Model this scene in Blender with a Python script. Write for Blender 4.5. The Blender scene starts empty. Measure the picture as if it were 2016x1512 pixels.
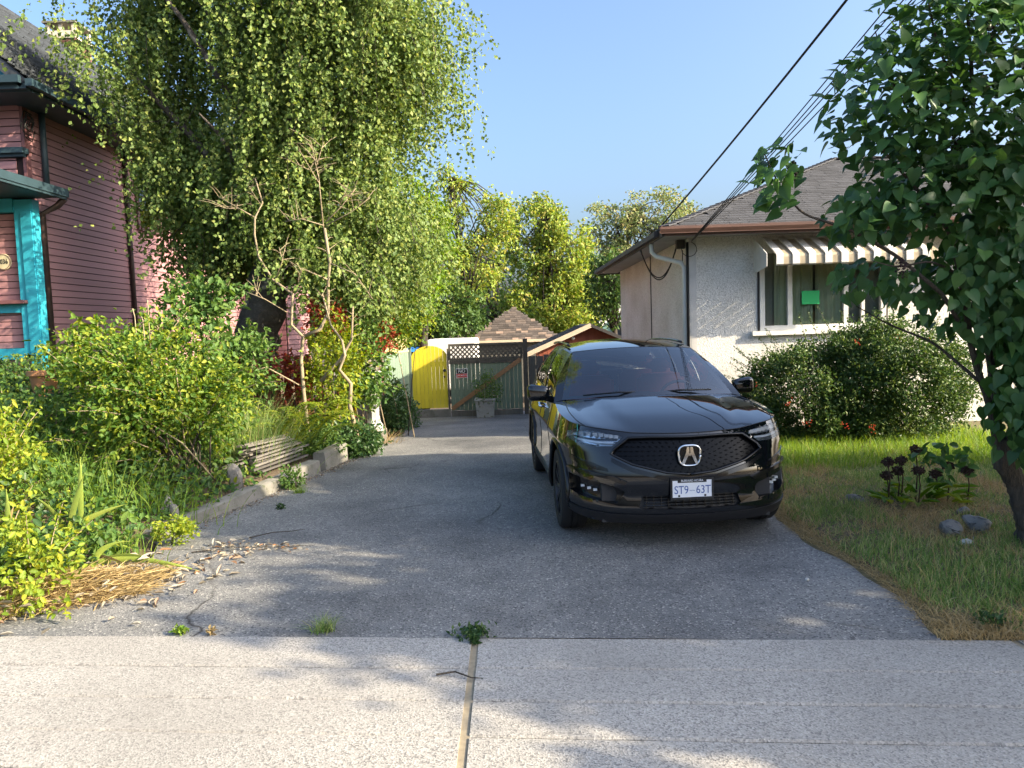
import bpy, bmesh, math, random
import numpy as np
from mathutils import Vector, Matrix
from mathutils.geometry import delaunay_2d_cdt

R = math.radians
random.seed(7)
rng = np.random.default_rng(11)
scene = bpy.context.scene
col = scene.collection

# ------------------------------------------------------------------ camera
cam_d = bpy.data.cameras.new('camera')
cam = bpy.data.objects.new('camera', cam_d)
col.objects.link(cam)
cam_d.sensor_width = 36.0
cam_d.lens = 36.0 * 1510 / 2016
cam_d.clip_start = 0.05
cam_d.clip_end = 2000
cam.location = (0, 0, 1.83)
PITCH, ROLL = R(4.3), R(1.9)
cam.rotation_euler = (Matrix.Rotation(R(90) - PITCH, 3, 'X') @ Matrix.Rotation(-ROLL, 3, 'Z')).to_euler()
scene.camera = cam

# ------------------------------------------------------------------ light
SUN_EL, SUN_AZ = R(26), R(72)          # azimuth measured from behind the camera towards the right
sun_dir = Vector((math.sin(SUN_AZ) * math.cos(SUN_EL), -math.cos(SUN_AZ) * math.cos(SUN_EL), math.sin(SUN_EL)))
world = bpy.data.worlds.new('World')
scene.world = world
world.use_nodes = True
wn = world.node_tree
wn.nodes.clear()
sky = wn.nodes.new('ShaderNodeTexSky')
sky.sky_type = 'NISHITA'
sky.sun_disc = False
sky.sun_elevation = SUN_EL
sky.sun_rotation = math.atan2(sun_dir.x, sun_dir.y)
sky.air_density = 1.0
sky.dust_density = 6.0
sky.ozone_density = 4.3
bg = wn.nodes.new('ShaderNodeBackground')
bg.inputs['Strength'].default_value = 0.15
wo = wn.nodes.new('ShaderNodeOutputWorld')
wn.links.new(sky.outputs[0], bg.inputs[0])
wn.links.new(bg.outputs[0], wo.inputs[0])

sd = bpy.data.lights.new('sun', 'SUN')
sd.energy = 4.8
sd.angle = R(0.53)
sd.color = (1.0, 0.85, 0.62)
sun = bpy.data.objects.new('sun', sd)
col.objects.link(sun)
sun.location = sun_dir * 40
sun.rotation_euler = sun_dir.to_track_quat('Z', 'Y').to_euler()

scene.view_settings.view_transform = 'Standard'
scene.view_settings.look = 'None'
scene.view_settings.gamma = 1.0
scene.view_settings.exposure = 1.5
scene.cycles.max_bounces = 8
scene.cycles.transparent_max_bounces = 12
scene.cycles.diffuse_bounces = 3
scene.cycles.caustics_reflective = False
scene.cycles.caustics_refractive = False

# ------------------------------------------------------------------ materials
def newmat(name):
    m = bpy.data.materials.new(name)
    m.use_nodes = True
    nt = m.node_tree
    b = nt.nodes['Principled BSDF']
    return m, nt, b

def node(nt, t, **kw):
    n = nt.nodes.new(t)
    for k, v in kw.items():
        if hasattr(n, k): setattr(n, k, v)
        else: n.inputs[k.replace('_', ' ')].default_value = v
    return n

def L(nt, a, b): nt.links.new(a, b)

def c4(c): return (c[0], c[1], c[2], 1.0)

def ramp(nt, stops):
    r = nt.nodes.new('ShaderNodeValToRGB')
    e = r.color_ramp.elements
    while len(e) < len(stops): e.new(0.5)
    for i, (p, c) in enumerate(stops):
        e[i].position = p
        e[i].color = c4(c)
    return r

def mixc(nt, fac, a, b, mode='MIX'):
    m = nt.nodes.new('ShaderNodeMix')
    m.data_type = 'RGBA'
    m.blend_type = mode
    for sock, v in ((m.inputs[0], fac), (m.inputs[6], a), (m.inputs[7], b)):
        if hasattr(v, 'links') or hasattr(v, 'is_output'): nt.links.new(v, sock)
        elif isinstance(v, (int, float)): sock.default_value = v
        else: sock.default_value = c4(v)
    return m.outputs[2]

def surf(name, c1, c2=None, rough=0.8, scale=4.0, detail=6.0, bump=0.0, bscale=None, bdist=0.01,
         objvar=0.0, spots=None, stretch=None, metal=0.0, coat=0.0, spec=None, streak=0.0):
    """base colour mottled between two colours by noise, optional fine bump, speckles and per-piece variation"""
    m, nt, b = newmat(name)
    tc = node(nt, 'ShaderNodeTexCoord')
    vec = tc.outputs['Object']
    if objvar:
        oi = node(nt, 'ShaderNodeObjectInfo')
        ad = node(nt, 'ShaderNodeVectorMath', operation='ADD')
        sc = node(nt, 'ShaderNodeMath', operation='MULTIPLY'); sc.inputs[1].default_value = 37.0
        L(nt, oi.outputs['Random'], sc.inputs[0]); L(nt, vec, ad.inputs[0]); L(nt, sc.outputs[0], ad.inputs[1])
        vec = ad.outputs[0]
    if stretch:
        mp = node(nt, 'ShaderNodeMapping'); mp.inputs['Scale'].default_value = stretch
        L(nt, vec, mp.inputs[0]); vec = mp.outputs[0]
    n = node(nt, 'ShaderNodeTexNoise', Scale=scale, Detail=detail, Roughness=0.6)
    L(nt, vec, n.inputs['Vector'])
    c2 = c2 or tuple(x * 0.75 for x in c1)
    rp = ramp(nt, [(0.3, c1), (0.72, c2)])
    L(nt, n.outputs[0], rp.inputs[0])
    out = rp.outputs[0]
    if spots:
        sc_, thr, colr = spots
        v = node(nt, 'ShaderNodeTexNoise', Scale=sc_, Detail=2.0)
        L(nt, vec, v.inputs['Vector'])
        rs = ramp(nt, [(thr, (0, 0, 0)), (min(thr + 0.06, 1), (1, 1, 1))])
        L(nt, v.outputs[0], rs.inputs[0])
        out = mixc(nt, rs.outputs[0], out, colr)
    if objvar:
        mr = node(nt, 'ShaderNodeMapRange'); mr.inputs[3].default_value = 1 - objvar; mr.inputs[4].default_value = 1 + objvar * 0.6
        L(nt, oi.outputs['Random'], mr.inputs[0])
        hv = node(nt, 'ShaderNodeHueSaturation'); L(nt, mr.outputs[0], hv.inputs['Value']); L(nt, out, hv.inputs['Color'])
        out = hv.outputs[0]
    L(nt, out, b.inputs['Base Color'])
    b.inputs['Roughness'].default_value = rough
    b.inputs['Metallic'].default_value = metal
    b.inputs['Coat Weight'].default_value = coat
    if spec is not None: b.inputs['Specular IOR Level'].default_value = spec
    if bump:
        nb = node(nt, 'ShaderNodeTexNoise', Scale=bscale or scale * 6, Detail=5.0)
        L(nt, vec, nb.inputs['Vector'])
        bp = node(nt, 'ShaderNodeBump', Strength=bump, Distance=bdist)
        L(nt, nb.outputs[0], bp.inputs['Height']); L(nt, bp.outputs[0], b.inputs['Normal'])
    return m

def leafmat(name, cols, trans=0.35, rough=0.55, spec=0.3):
    """leaf: colour picked per leaf from a ramp, partly translucent"""
    m, nt, b = newmat(name)
    g = node(nt, 'ShaderNodeNewGeometry')
    stops = [(i / max(1, len(cols) - 1), c) for i, c in enumerate(cols)]
    rp = ramp(nt, stops)
    oi = node(nt, 'ShaderNodeObjectInfo'); ad = node(nt, 'ShaderNodeMath', operation='ADD'); fr = node(nt, 'ShaderNodeMath', operation='FRACT')
    L(nt, g.outputs['Random Per Island'], ad.inputs[0]); L(nt, oi.outputs['Random'], ad.inputs[1]); L(nt, ad.outputs[0], fr.inputs[0])
    L(nt, fr.outputs[0], rp.inputs[0])
    L(nt, rp.outputs[0], b.inputs['Base Color'])
    b.inputs['Roughness'].default_value = rough
    b.inputs['Specular IOR Level'].default_value = spec
    t = node(nt, 'ShaderNodeBsdfTranslucent')
    hs = node(nt, 'ShaderNodeHueSaturation', Saturation=1.15, Value=1.5)
    hs.inputs['Hue'].default_value = 0.485
    L(nt, rp.outputs[0], hs.inputs['Color']); L(nt, hs.outputs[0], t.inputs[0])
    mx = node(nt, 'ShaderNodeMixShader'); mx.inputs[0].default_value = trans
    out = nt.nodes['Material Output']
    L(nt, b.outputs[0], mx.inputs[1]); L(nt, t.outputs[0], mx.inputs[2]); L(nt, mx.outputs[0], out.inputs[0])
    return m

def glassmat(name, tint=(0.5, 0.55, 0.55), rough=0.0, ior=1.5, boost=0.0):
    m, nt, b = newmat(name)
    nt.nodes.remove(b)
    tr = node(nt, 'ShaderNodeBsdfTransparent'); tr.inputs[0].default_value = c4(tint)
    gl = node(nt, 'ShaderNodeBsdfGlossy'); gl.inputs['Roughness'].default_value = rough
    fr = node(nt, 'ShaderNodeFresnel', IOR=ior)
    ad = node(nt, 'ShaderNodeMath', operation='ADD', use_clamp=True); ad.inputs[1].default_value = boost
    L(nt, fr.outputs[0], ad.inputs[0])
    mx = node(nt, 'ShaderNodeMixShader')
    L(nt, ad.outputs[0], mx.inputs[0]); L(nt, tr.outputs[0], mx.inputs[1]); L(nt, gl.outputs[0], mx.inputs[2])
    L(nt, mx.outputs[0], nt.nodes['Material Output'].inputs[0])
    return m

def plain(name, c, rough=0.5, metal=0.0, coat=0.0):
    m, nt, b = newmat(name)
    b.inputs['Base Color'].default_value = c4(c)
    b.inputs['Roughness'].default_value = rough
    b.inputs['Metallic'].default_value = metal
    b.inputs['Coat Weight'].default_value = coat
    b.inputs['Coat Roughness'].default_value = 0.02
    return m

# ------------------------------------------------------------------ object helpers
def tag(o, label=None, cat=None, group=None, kind=None):
    if label: o['label'] = label
    if cat: o['category'] = cat
    if group: o['group'] = group
    if kind: o['kind'] = kind
    return o

def empty(name, loc, label=None, cat=None, group=None, rz=0.0):
    o = bpy.data.objects.new(name, None)
    o.empty_display_size = 0.2
    col.objects.link(o)
    o.location = loc
    o.rotation_euler = (0, 0, rz)
    return tag(o, label, cat, group)

def link(name, me, parent=None, local=False):
    """link a mesh whose coordinates are world coordinates (or local ones if local=True)"""
    o = bpy.data.objects.new(name, me)
    col.objects.link(o)
    if parent is not None:
        o.parent = parent
        if not local and parent.type == 'EMPTY':
            o.matrix_parent_inverse = (Matrix.Translation(parent.location) @ parent.rotation_euler.to_matrix().to_4x4()).inverted()
    return o

def np_mesh(name, V, F, mat, smooth=False):
    V = np.asarray(V, dtype=np.float32); F = np.asarray(F, dtype=np.int32)
    k = F.shape[1]
    me = bpy.data.meshes.new(name)
    me.vertices.add(len(V)); me.vertices.foreach_set('co', V.ravel())
    me.loops.add(F.size); me.loops.foreach_set('vertex_index', F.ravel())
    me.polygons.add(len(F)); me.polygons.foreach_set('loop_start', np.arange(0, F.size, k, dtype=np.int32))
    if smooth: me.polygons.foreach_set('use_smooth', np.ones(len(F), dtype=bool))
    me.update(calc_edges=True)
    if mat: me.materials.append(mat)
    return me

class MB:
    """collects boxes, beams, tubes and prisms into one mesh"""
    def __init__(s): s.v = []; s.f = []
    def add(s, vs, fs):
        n = len(s.v); s.v += [tuple(p) for p in vs]; s.f += [tuple(i + n for i in f) for f in fs]; return s
    def box(s, lo, hi):
        (a, b, c), (d, e, f) = lo, hi
        return s.add([(a, b, c), (d, b, c), (d, e, c), (a, e, c), (a, b, f), (d, b, f), (d, e, f), (a, e, f)],
                     [(0, 3, 2, 1), (4, 5, 6, 7), (0, 1, 5, 4), (1, 2, 6, 5), (2, 3, 7, 6), (3, 0, 4, 7)])
    def beam(s, p, q, w, h, up=(0, 0, 1)):
        p = Vector(p); q = Vector(q); d = (q - p).normalized(); u = Vector(up)
        if abs(d.dot(u)) > 0.98: u = Vector((0, 1, 0))
        r = d.cross(u).normalized() * (w / 2); u = r.cross(d).normalized() * (h / 2)
        vs = [p - r - u, p + r - u, p + r + u, p - r + u, q - r - u, q + r - u, q + r + u, q - r + u]
        return s.add(vs, [(0, 1, 2, 3), (7, 6, 5, 4), (0, 4, 5, 1), (1, 5, 6, 2), (2, 6, 7, 3), (3, 7, 4, 0)])
    def tube(s, pts, rad, seg=8, cap=True):
        pts = [Vector(p) for p in pts]
        if not isinstance(rad, (list, tuple)): rad = [rad] * len(pts)
        n0 = len(s.v); prev = None
        for i, p in enumerate(pts):
            d = (pts[min(i + 1, len(pts) - 1)] - pts[max(i - 1, 0)]).normalized()
            if prev is None:
                a = Vector((1, 0, 0)) if abs(d.x) < 0.8 else Vector((0, 1, 0))
                prev = (a - d * a.dot(d)).normalized()
            else:
                prev = (prev - d * prev.dot(d)).normalized()
            w = d.cross(prev)
            for k in range(seg):
                t = 2 * math.pi * k / seg
                s.v.append(tuple(p + (prev * math.cos(t) + w * math.sin(t)) * rad[i]))
        for i in range(len(pts) - 1):
            for k in range(seg):
                a = n0 + i * seg + k; b = n0 + i * seg + (k + 1) % seg
                s.f.append((a, b, b + seg, a + seg))
        if cap:
            s.f.append(tuple(n0 + k for k in range(seg))[::-1])
            s.f.append(tuple(n0 + (len(pts) - 1) * seg + k for k in range(seg)))
        return s
    def prism(s, poly, vec):
        """polygon of 3-D points extruded along vec"""
        n = len(poly); vec = Vector(vec)
        vs = [Vector(p) for p in poly] + [Vector(p) + vec for p in poly]
        fs = [tuple(range(n))[::-1], tuple(range(n, 2 * n))] + [(i, (i + 1) % n, n + (i + 1) % n, n + i) for i in range(n)]
        return s.add(vs, fs)
    def lathe(s, prof, c=(0, 0, 0), seg=16, axis='Z'):
        n0 = len(s.v); c = Vector(c)
        for r, h in prof:
            for k in range(seg):
                t = 2 * math.pi * k / seg; a, b = r * math.cos(t), r * math.sin(t)
                p = (a, b, h) if axis == 'Z' else ((h, a, b) if axis == 'X' else (a, h, b))
                s.v.append(tuple(c + Vector(p)))
        for i in range(len(prof) - 1):
            for k in range(seg):
                a = n0 + i * seg + k; b = n0 + i * seg + (k + 1) % seg
                s.f.append((a, b, b + seg, a + seg))
        return s
    def mesh(s, name, mat, smooth=False, fix=True):
        me = bpy.data.meshes.new(name)
        me.from_pydata(s.v, [], s.f)
        if fix:
            bm = bmesh.new(); bm.from_mesh(me); bmesh.ops.recalc_face_normals(bm, faces=bm.faces); bm.to_mesh(me); bm.free()
        if smooth: me.polygons.foreach_set('use_smooth', [True] * len(me.polygons))
        me.update()
        if mat: me.materials.append(mat)
        return me
    def build(s, name, mat, parent=None, smooth=False, local=False, angle=None):
        me = s.mesh(name, mat, smooth or angle is not None)
        if angle is not None: me.set_sharp_from_angle(angle=R(angle))
        return link(name, me, parent, local)

def unit_board(name, mat, bev=0.06):
    """unit board (1 x 1 x 1 about its centre) with chamfered long edges; scaled per piece"""
    bm = bmesh.new(); bmesh.ops.create_cube(bm, size=1.0)
    me = bpy.data.meshes.new(name); bm.to_mesh(me); bm.free(); me.materials.append(mat)
    return me

def piece(name, me, loc, scale, parent, rot=(0, 0, 0)):
    """one alike piece sharing mesh data, placed in world space under a thing or part"""
    o = link(name, me, parent)
    o.location = loc; o.scale = scale; o.rotation_euler = rot
    return o

def beam_piece(name, me, p, q, w, h, parent):
    """unit-cube piece stretched from p to q (length on local x), w across, h in depth"""
    p = Vector(p); q = Vector(q); d = q - p
    o = link(name, me, parent)
    x = d.normalized(); z = Vector((0, 0, 1))
    if abs(x.dot(z)) > 0.95: z = Vector((0, -1, 0))
    y = z.cross(x).normalized(); z = x.cross(y)
    m = Matrix((x, y, z)).transposed().to_euler()
    o.location = (p + q) / 2; o.rotation_euler = m; o.scale = (d.length, w, h)
    return o

def text_mesh(name, body, size, mat, extrude=0.0006, align='CENTER', sx=1.0):
    cu = bpy.data.curves.new(name, 'FONT'); cu.body = body; cu.size = size; cu.extrude = extrude
    cu.align_x = align; cu.align_y = 'CENTER'; cu.resolution_u = 3
    o = bpy.data.objects.new(name, cu); col.objects.link(o)
    bpy.context.view_layer.update()
    me = bpy.data.meshes.new_from_object(o.evaluated_get(bpy.context.evaluated_depsgraph_get()))
    bpy.data.objects.remove(o); bpy.data.curves.remove(cu)
    me.materials.clear(); me.materials.append(mat); me.name = name
    if sx != 1.0:
        me.transform(Matrix.Diagonal((sx, 1, 1, 1)))
    return me

def smooth01(t):
    t = np.clip(t, 0, 1); return t * t * (3 - 2 * t)

# ------------------------------------------------------------------ ground shape
def kerb_x(y):
    return np.interp(y, [4.0, 5.5, 6.9, 8.04, 9.32, 10.7, 12.0, 13.3, 16.5, 20, 24], [-3.7, -2.75, -3.25, -2.95, -2.65, -2.45, -2.25, -2.2, -2.75, -2.6, -2.6])

def drive_z(y):
    return np.interp(y, [-60, 9.6, 11.5, 14, 20, 34, 48, 120], [0, 0, -0.04, -0.14, -0.48, -1.2, -1.7, -2.5])

def ground_z(x, y):
    """height of the bare ground"""
    x = np.asarray(x, float); y = np.asarray(y, float)
    z = drive_z(y)
    lift = smooth01((kerb_x(y) - 0.12 - x) / 4.6) * smooth01((y - 4.7) / 3.2)
    target = 0.95 - z
    z = z + lift * target * smooth01((26 - y) / 6)
    edge = smooth01((kerb_x(y) - x) / 0.25) * smooth01((y - 6.4) / 0.5) * smooth01((15 - y) / 2)
    z = z + 0.14 * edge
    z = z + 0.02 * smooth01((x - 2.35) / 0.2) * smooth01((14 - y) / 2)
    return z

def gz(x, y): return float(ground_z(x, y))
# ------------------------------------------------------------------ the setting
M = {}
M['soil'] = surf('soil', (0.075, 0.055, 0.035), (0.13, 0.095, 0.055), 0.95, scale=3, bump=0.8, bscale=30, bdist=0.03)
M['turf_soil'] = surf('turf soil', (0.09, 0.085, 0.035), (0.17, 0.13, 0.065), 0.95, scale=2.2, bump=0.6, bscale=40, bdist=0.02)

def asphalt():
    m, nt, b = newmat('asphalt')
    tc = node(nt, 'ShaderNodeTexCoord'); v = tc.outputs['Object']
    n1 = node(nt, 'ShaderNodeTexNoise', Scale=0.8, Detail=9.0, Roughness=0.72)
    L(nt, v, n1.inputs['Vector'])
    r1 = ramp(nt, [(0.3, (0.12, 0.123, 0.122)), (0.5, (0.168, 0.168, 0.162)), (0.68, (0.235, 0.23, 0.215))])
    L(nt, n1.outputs[0], r1.inputs[0])
    vo = node(nt, 'ShaderNodeTexVoronoi', Scale=90.0); L(nt, v, vo.inputs['Vector'])
    sp = ramp(nt, [(0.0, (0, 0, 0)), (0.86, (0, 0, 0)), (0.97, (0.8, 0.8, 0.8))])
    sep = node(nt, 'ShaderNodeSeparateColor'); L(nt, vo.outputs['Color'], sep.inputs[0]); L(nt, sep.outputs[0], sp.inputs[0])
    o = mixc(nt, sp.outputs[0], r1.outputs[0], (0.4, 0.385, 0.35))
    dk = ramp(nt, [(0.0, (1, 1, 1)), (0.13, (1, 1, 1)), (0.2, (0, 0, 0))])
    L(nt, sep.outputs[1], dk.inputs[0])
    o = mixc(nt, dk.outputs[0], o, (0.08, 0.08, 0.08))
    # long cracks with grit in them
    n3 = node(nt, 'ShaderNodeTexNoise', Scale=1.3, Detail=4.0); L(nt, v, n3.inputs['Vector'])
    va = mixc(nt, 0.35, v, n3.outputs['Color'])
    vc = node(nt, 'ShaderNodeTexVoronoi', Scale=0.55, feature='DISTANCE_TO_EDGE'); L(nt, va, vc.inputs['Vector'])
    cr = ramp(nt, [(0.0, (1, 1, 1)), (0.006, (0, 0, 0))]); L(nt, vc.outputs['Distance'], cr.inputs[0])
    n4 = node(nt, 'ShaderNodeTexNoise', Scale=0.5, Detail=2.0); L(nt, v, n4.inputs['Vector'])
    gate = ramp(nt, [(0.52, (0, 0, 0)), (0.6, (1, 1, 1))]); L(nt, n4.outputs[0], gate.inputs[0])
    cf = node(nt, 'ShaderNodeMath', operation='MULTIPLY'); L(nt, cr.outputs[0], cf.inputs[0]); L(nt, gate.outputs[0], cf.inputs[1])
    o = mixc(nt, cf.outputs[0], o, (0.035, 0.03, 0.026))
    # oil stains, darker repaired strip and pale worn sandy zone
    n5 = node(nt, 'ShaderNodeTexNoise', Scale=0.45, Detail=5.0, Roughness=0.6); L(nt, v, n5.inputs['Vector'])
    dkp = ramp(nt, [(0.36, (0.62, 0.62, 0.63)), (0.5, (1, 1, 1)), (0.64, (1.22, 1.2, 1.15))]); L(nt, n5.outputs[0], dkp.inputs[0])
    o = mixc(nt, 1.0, o, dkp.outputs[0], 'MULTIPLY')
    n6 = node(nt, 'ShaderNodeTexNoise', Scale=2.3, Detail=3.0); L(nt, v, n6.inputs['Vector'])
    oil = ramp(nt, [(0.68, (0, 0, 0)), (0.75, (0.6, 0.6, 0.6))]); L(nt, n6.outputs[0], oil.inputs[0])
    o = mixc(nt, oil.outputs[0], o, (0.06, 0.06, 0.062))
    L(nt, o, b.inputs['Base Color'])
    b.inputs['Roughness'].default_value = 0.78
    bp = node(nt, 'ShaderNodeBump', Strength=0.4, Distance=0.008)
    L(nt, vo.outputs['Distance'], bp.inputs['Height']); L(nt, bp.outputs[0], b.inputs['Normal'])
    return m
M['asphalt'] = asphalt()

def aggregate():
    m, nt, b = newmat('exposed aggregate concrete')
    tc = node(nt, 'ShaderNodeTexCoord'); g = node(nt, 'ShaderNodeNewGeometry'); v = g.outputs['Position']
    n1 = node(nt, 'ShaderNodeTexNoise', Scale=1.6, Detail=6.0, Roughness=0.6); L(nt, v, n1.inputs['Vector'])
    r1 = ramp(nt, [(0.3, (0.28, 0.265, 0.238)), (0.7, (0.365, 0.35, 0.318))]); L(nt, n1.outputs[0], r1.inputs[0])
    vo = node(nt, 'ShaderNodeTexVoronoi', Scale=120.0); L(nt, v, vo.inputs['Vector'])
    sep = node(nt, 'ShaderNodeSeparateColor'); L(nt, vo.outputs['Color'], sep.inputs[0])
    rp = ramp(nt, [(0.0, (0.07, 0.07, 0.072)), (0.12, (0.13, 0.125, 0.115)), (0.3, (0.30, 0.285, 0.255)), (0.7, (0.36, 0.345, 0.31)), (1.0, (0.49, 0.47, 0.43))])
    L(nt, sep.outputs[0], rp.inputs[0])
    o = mixc(nt, 0.62, r1.outputs[0], rp.outputs[0])
    n2 = node(nt, 'ShaderNodeTexNoise', Scale=0.7, Detail=4.0); L(nt, v, n2.inputs['Vector'])
    st = ramp(nt, [(0.45, (0, 0, 0)), (0.7, (0.5, 0.5, 0.5))]); L(nt, n2.outputs[0], st.inputs[0])
    o = mixc(nt, st.outputs[0], o, (0.2, 0.19, 0.17))
    L(nt, o, b.inputs['Base Color']); b.inputs['Roughness'].default_value = 0.85
    bp = node(nt, 'ShaderNodeBump', Strength=0.3, Distance=0.006); L(nt, vo.outputs['Distance'], bp.inputs['Height'])
    L(nt, bp.outputs[0], b.inputs['Normal'])
    return m
M['aggregate'] = aggregate()
M['concrete'] = surf('old concrete', (0.23, 0.215, 0.19), (0.12, 0.12, 0.095), 0.9, scale=5, bump=0.5, bscale=45, spots=(14, 0.62, (0.1, 0.11, 0.07)))
M['mortar'] = surf('joint sand', (0.34, 0.29, 0.2), (0.22, 0.18, 0.12), 0.95, scale=20)

M['joint_dirt'] = surf('joint dirt', (0.07, 0.06, 0.045), (0.045, 0.04, 0.03), 0.95, scale=20)

# terrain: one sheet, finer near the camera
def axis_coords(lo, hi, fine_lo, fine_hi, fine, coarse_n):
    a = np.arange(fine_lo, fine_hi + 1e-6, fine)
    l = fine_lo - np.geomspace(fine, fine_lo - lo, coarse_n)[::-1]
    h = fine_hi + np.geomspace(fine, hi - fine_hi, coarse_n)
    return np.concatenate([l, a, h])
xs = axis_coords(-420, 420, -12, 10, 0.14, 22); ys = axis_coords(-200, 520, 2, 26, 0.16, 22)
X, Y = np.meshgrid(xs, ys)
Z = ground_z(X, Y)
on_drive = (X > kerb_x(Y) - 0.1) & (X < 2.5) & (Y < 22) | (Y < 4.75)
Z = np.where(on_drive, Z - 0.05, Z + 0.02 * np.sin(X * 3.1) * np.sin(Y * 2.3) * 0.6)
Z = np.where(Y > 120, -2.5, Z)
nx, ny = len(xs), len(ys)
idx = np.arange(nx * ny).reshape(ny, nx)
Fq = np.stack([idx[:-1, :-1], idx[:-1, 1:], idx[1:, 1:], idx[1:, :-1]], -1).reshape(-1, 4)
ground = link('ground', np_mesh('ground', np.stack([X, Y, Z], -1).reshape(-1, 3), Fq, M['soil'], True))
tag(ground, kind='structure')

# asphalt driveway sheet
def sw_y(x): return 4.42 - 0.093 * (x + 0.27)      # far edge of the pavement
ys_d = np.concatenate([[0], np.linspace(0.15, 17.0, 80)])
rows = []
for i, t in enumerate(ys_d):
    y0 = 4.42 + t
    for k in range(25):
        u = k / 24
        xl = float(kerb_x(y0)) - 0.06 + 0.03 * math.sin(y0 * 5.1) if y0 > 6 else float(np.interp(y0, [4.42, 6], [-3.5, -2.95]))
        xr = 2.40 + 0.05 * math.sin(y0 * 2.7) + 0.03 * math.sin(y0 * 7.9)
        if y0 > 13: xr = min(2.9, 2.4 + (y0 - 13) * 0.2)
        x = xl + (xr - xl) * u
        y = y0 + (sw_y(x) - 4.42) * (1 - min(1, t / 3.0)) - 0.02
        rows.append((x, y, float(drive_z(y)) + 0.004 + 0.006 * math.sin(x * 1.7 + y) * math.sin(y * 1.3)))
n = 25
Fd = [(r * n + k, r * n + k + 1, (r + 1) * n + k + 1, (r + 1) * n + k) for r in range(len(ys_d) - 1) for k in range(n - 1)]
drive = link('driveway', np_mesh('driveway', rows, Fd, M['asphalt'], True))
tag(drive, kind='structure')

# pavement of scored concrete slabs
bed = MB(); bed.add([(-14, sw_y(-14) + 0.0, -0.03), (14, sw_y(14), -0.03), (14, sw_y(14) - 2.6, -0.03), (-14, sw_y(-14) - 2.6, -0.03)], [(0, 1, 2, 3)])
sidewalk = bed.build('sidewalk', M['joint_dirt']); tag(sidewalk, kind='structure')
SHEAR = -0.093
def slab_mesh(w, d, rows=2):
    """slab with worn, slightly wandering edges; its long edges follow the slant of the kerb line"""
    rr = random.Random(int(d * 1000)); n_ = 48
    def edge(yy, s): return [(-w / 2 + w * i / n_, yy + s * rr.uniform(-0.0035, 0.0035)) for i in range(n_ + 1)]
    e0, e1 = edge(-d / 2, 1), edge(d / 2, 1); mb = MB(); V = []
    for (pts, ins) in ((e0, 1), (e1, -1)):
        for x, y in pts:
            V += [(x, y + SHEAR * x, -0.06), (x, y + SHEAR * x, 0.05), (x, y + ins * 0.008 + SHEAR * x, 0.06)]
    k = 3; m = (n_ + 1) * 3; F = []
    for i in range(n_):
        a0 = i * 3; b0 = m + i * 3
        F += [(a0, a0 + 3, a0 + 4, a0 + 1), (a0 + 1, a0 + 4, a0 + 5, a0 + 2), (b0, b0 + 1, b0 + 4, b0 + 3), (b0 + 1, b0 + 2, b0 + 5, b0 + 4), (a0 + 2, a0 + 5, b0 + 5, b0 + 2)]
    F += [(0, 1, 2, m + 2, m + 1, m), (n_ * 3 + 2, n_ * 3 + 1, n_ * 3, m + n_ * 3, m + n_ * 3 + 1, m + n_ * 3 + 2)]
    return mb.add(V, F).mesh('slab', M['aggregate'])
depths = [0.41, 0.36, 0.33, 0.31, 0.40, 0.40]
org = Vector((-0.27, 4.42, 0)); ang = math.atan(SHEAR)
ex = Vector((math.cos(ang), math.sin(ang), 0)); ey = Vector((-math.sin(ang), math.cos(ang), 0))
off = 0.0
for r, d in enumerate(depths):
    me_s = slab_mesh(2.957, d - 0.013)
    for k in range(-3, 3):
        x = -0.265 + 1.5 + 3.0 * k
        piece('slab', me_s, (x, 4.42 - off - d / 2 + SHEAR * (x + 0.27), -0.0565 + random.uniform(-0.002, 0.002)), (1, 1, 1), sidewalk)
    off += d
for k in range(-2, 3):
    xj = -0.265 + 3.0 * k; y0_ = sw_y(xj)
    MB().add([(xj - 0.023, y0_, -0.006), (xj + 0.023, y0_, -0.004), (xj + 0.024, y0_ - 2.2, -0.005), (xj - 0.022, y0_ - 2.2, -0.005)], [(0, 1, 2, 3)]).build('sand_joint', M['mortar'], sidewalk)
# street behind the camera
road = MB().add([(p.x, p.y, -0.045) for p in (org + ex * -40 - ey * 2.3, org + ex * 40 - ey * 2.3, org + ex * 40 - ey * 12, org + ex * -40 - ey * 12)], [(0, 1, 2, 3)]).build('road', M['asphalt'])
tag(road, kind='structure')

# low concrete kerb along the left of the driveway
def kerb_run(name, ya, yb, h0, h1, w, label, n=14):
    mb = MB(); ring = []
    for i in range(n + 1):
        t = i / n; y = ya + (yb - ya) * t; x = float(kerb_x(y)); z0 = float(drive_z(y)) - 0.08
        h = h0 + (h1 - h0) * t + random.uniform(-0.008, 0.008); j = random.uniform(-0.01, 0.01)
        ring.append([(x + j, y, z0), (x - 0.012 + j, y, z0 + 0.08 + h - 0.015), (x - 0.03 + j, y, z0 + 0.08 + h), (x - w + 0.02, y, z0 + 0.08 + h + 0.005), (x - w, y, z0 + 0.08 + h - 0.015), (x - w, y, z0)])
    vs = [p for r_ in ring for p in r_]; fs = []
    for i in range(n):
        for k in range(5):
            a = i * 6 + k; fs.append((a, a + 1, a + 7, a + 6))
    fs += [tuple(range(6)), tuple(n * 6 + k for k in range(6))[::-1]]
    mb.add(vs, fs)
    return tag(mb.build(name, M['concrete'], angle=40), label, 'kerb')
kerb_run('concrete_kerb', 6.75, 10.0, 0.10, 0.17, 0.17, 'weathered concrete kerb beside the driveway, running under the pile of grey boards')
kerb_run('concrete_kerb', 10.15, 11.0, 0.24, 0.27, 0.16, 'short taller concrete kerb block beyond the pile of boards, half buried in creeper', 6)
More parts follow.
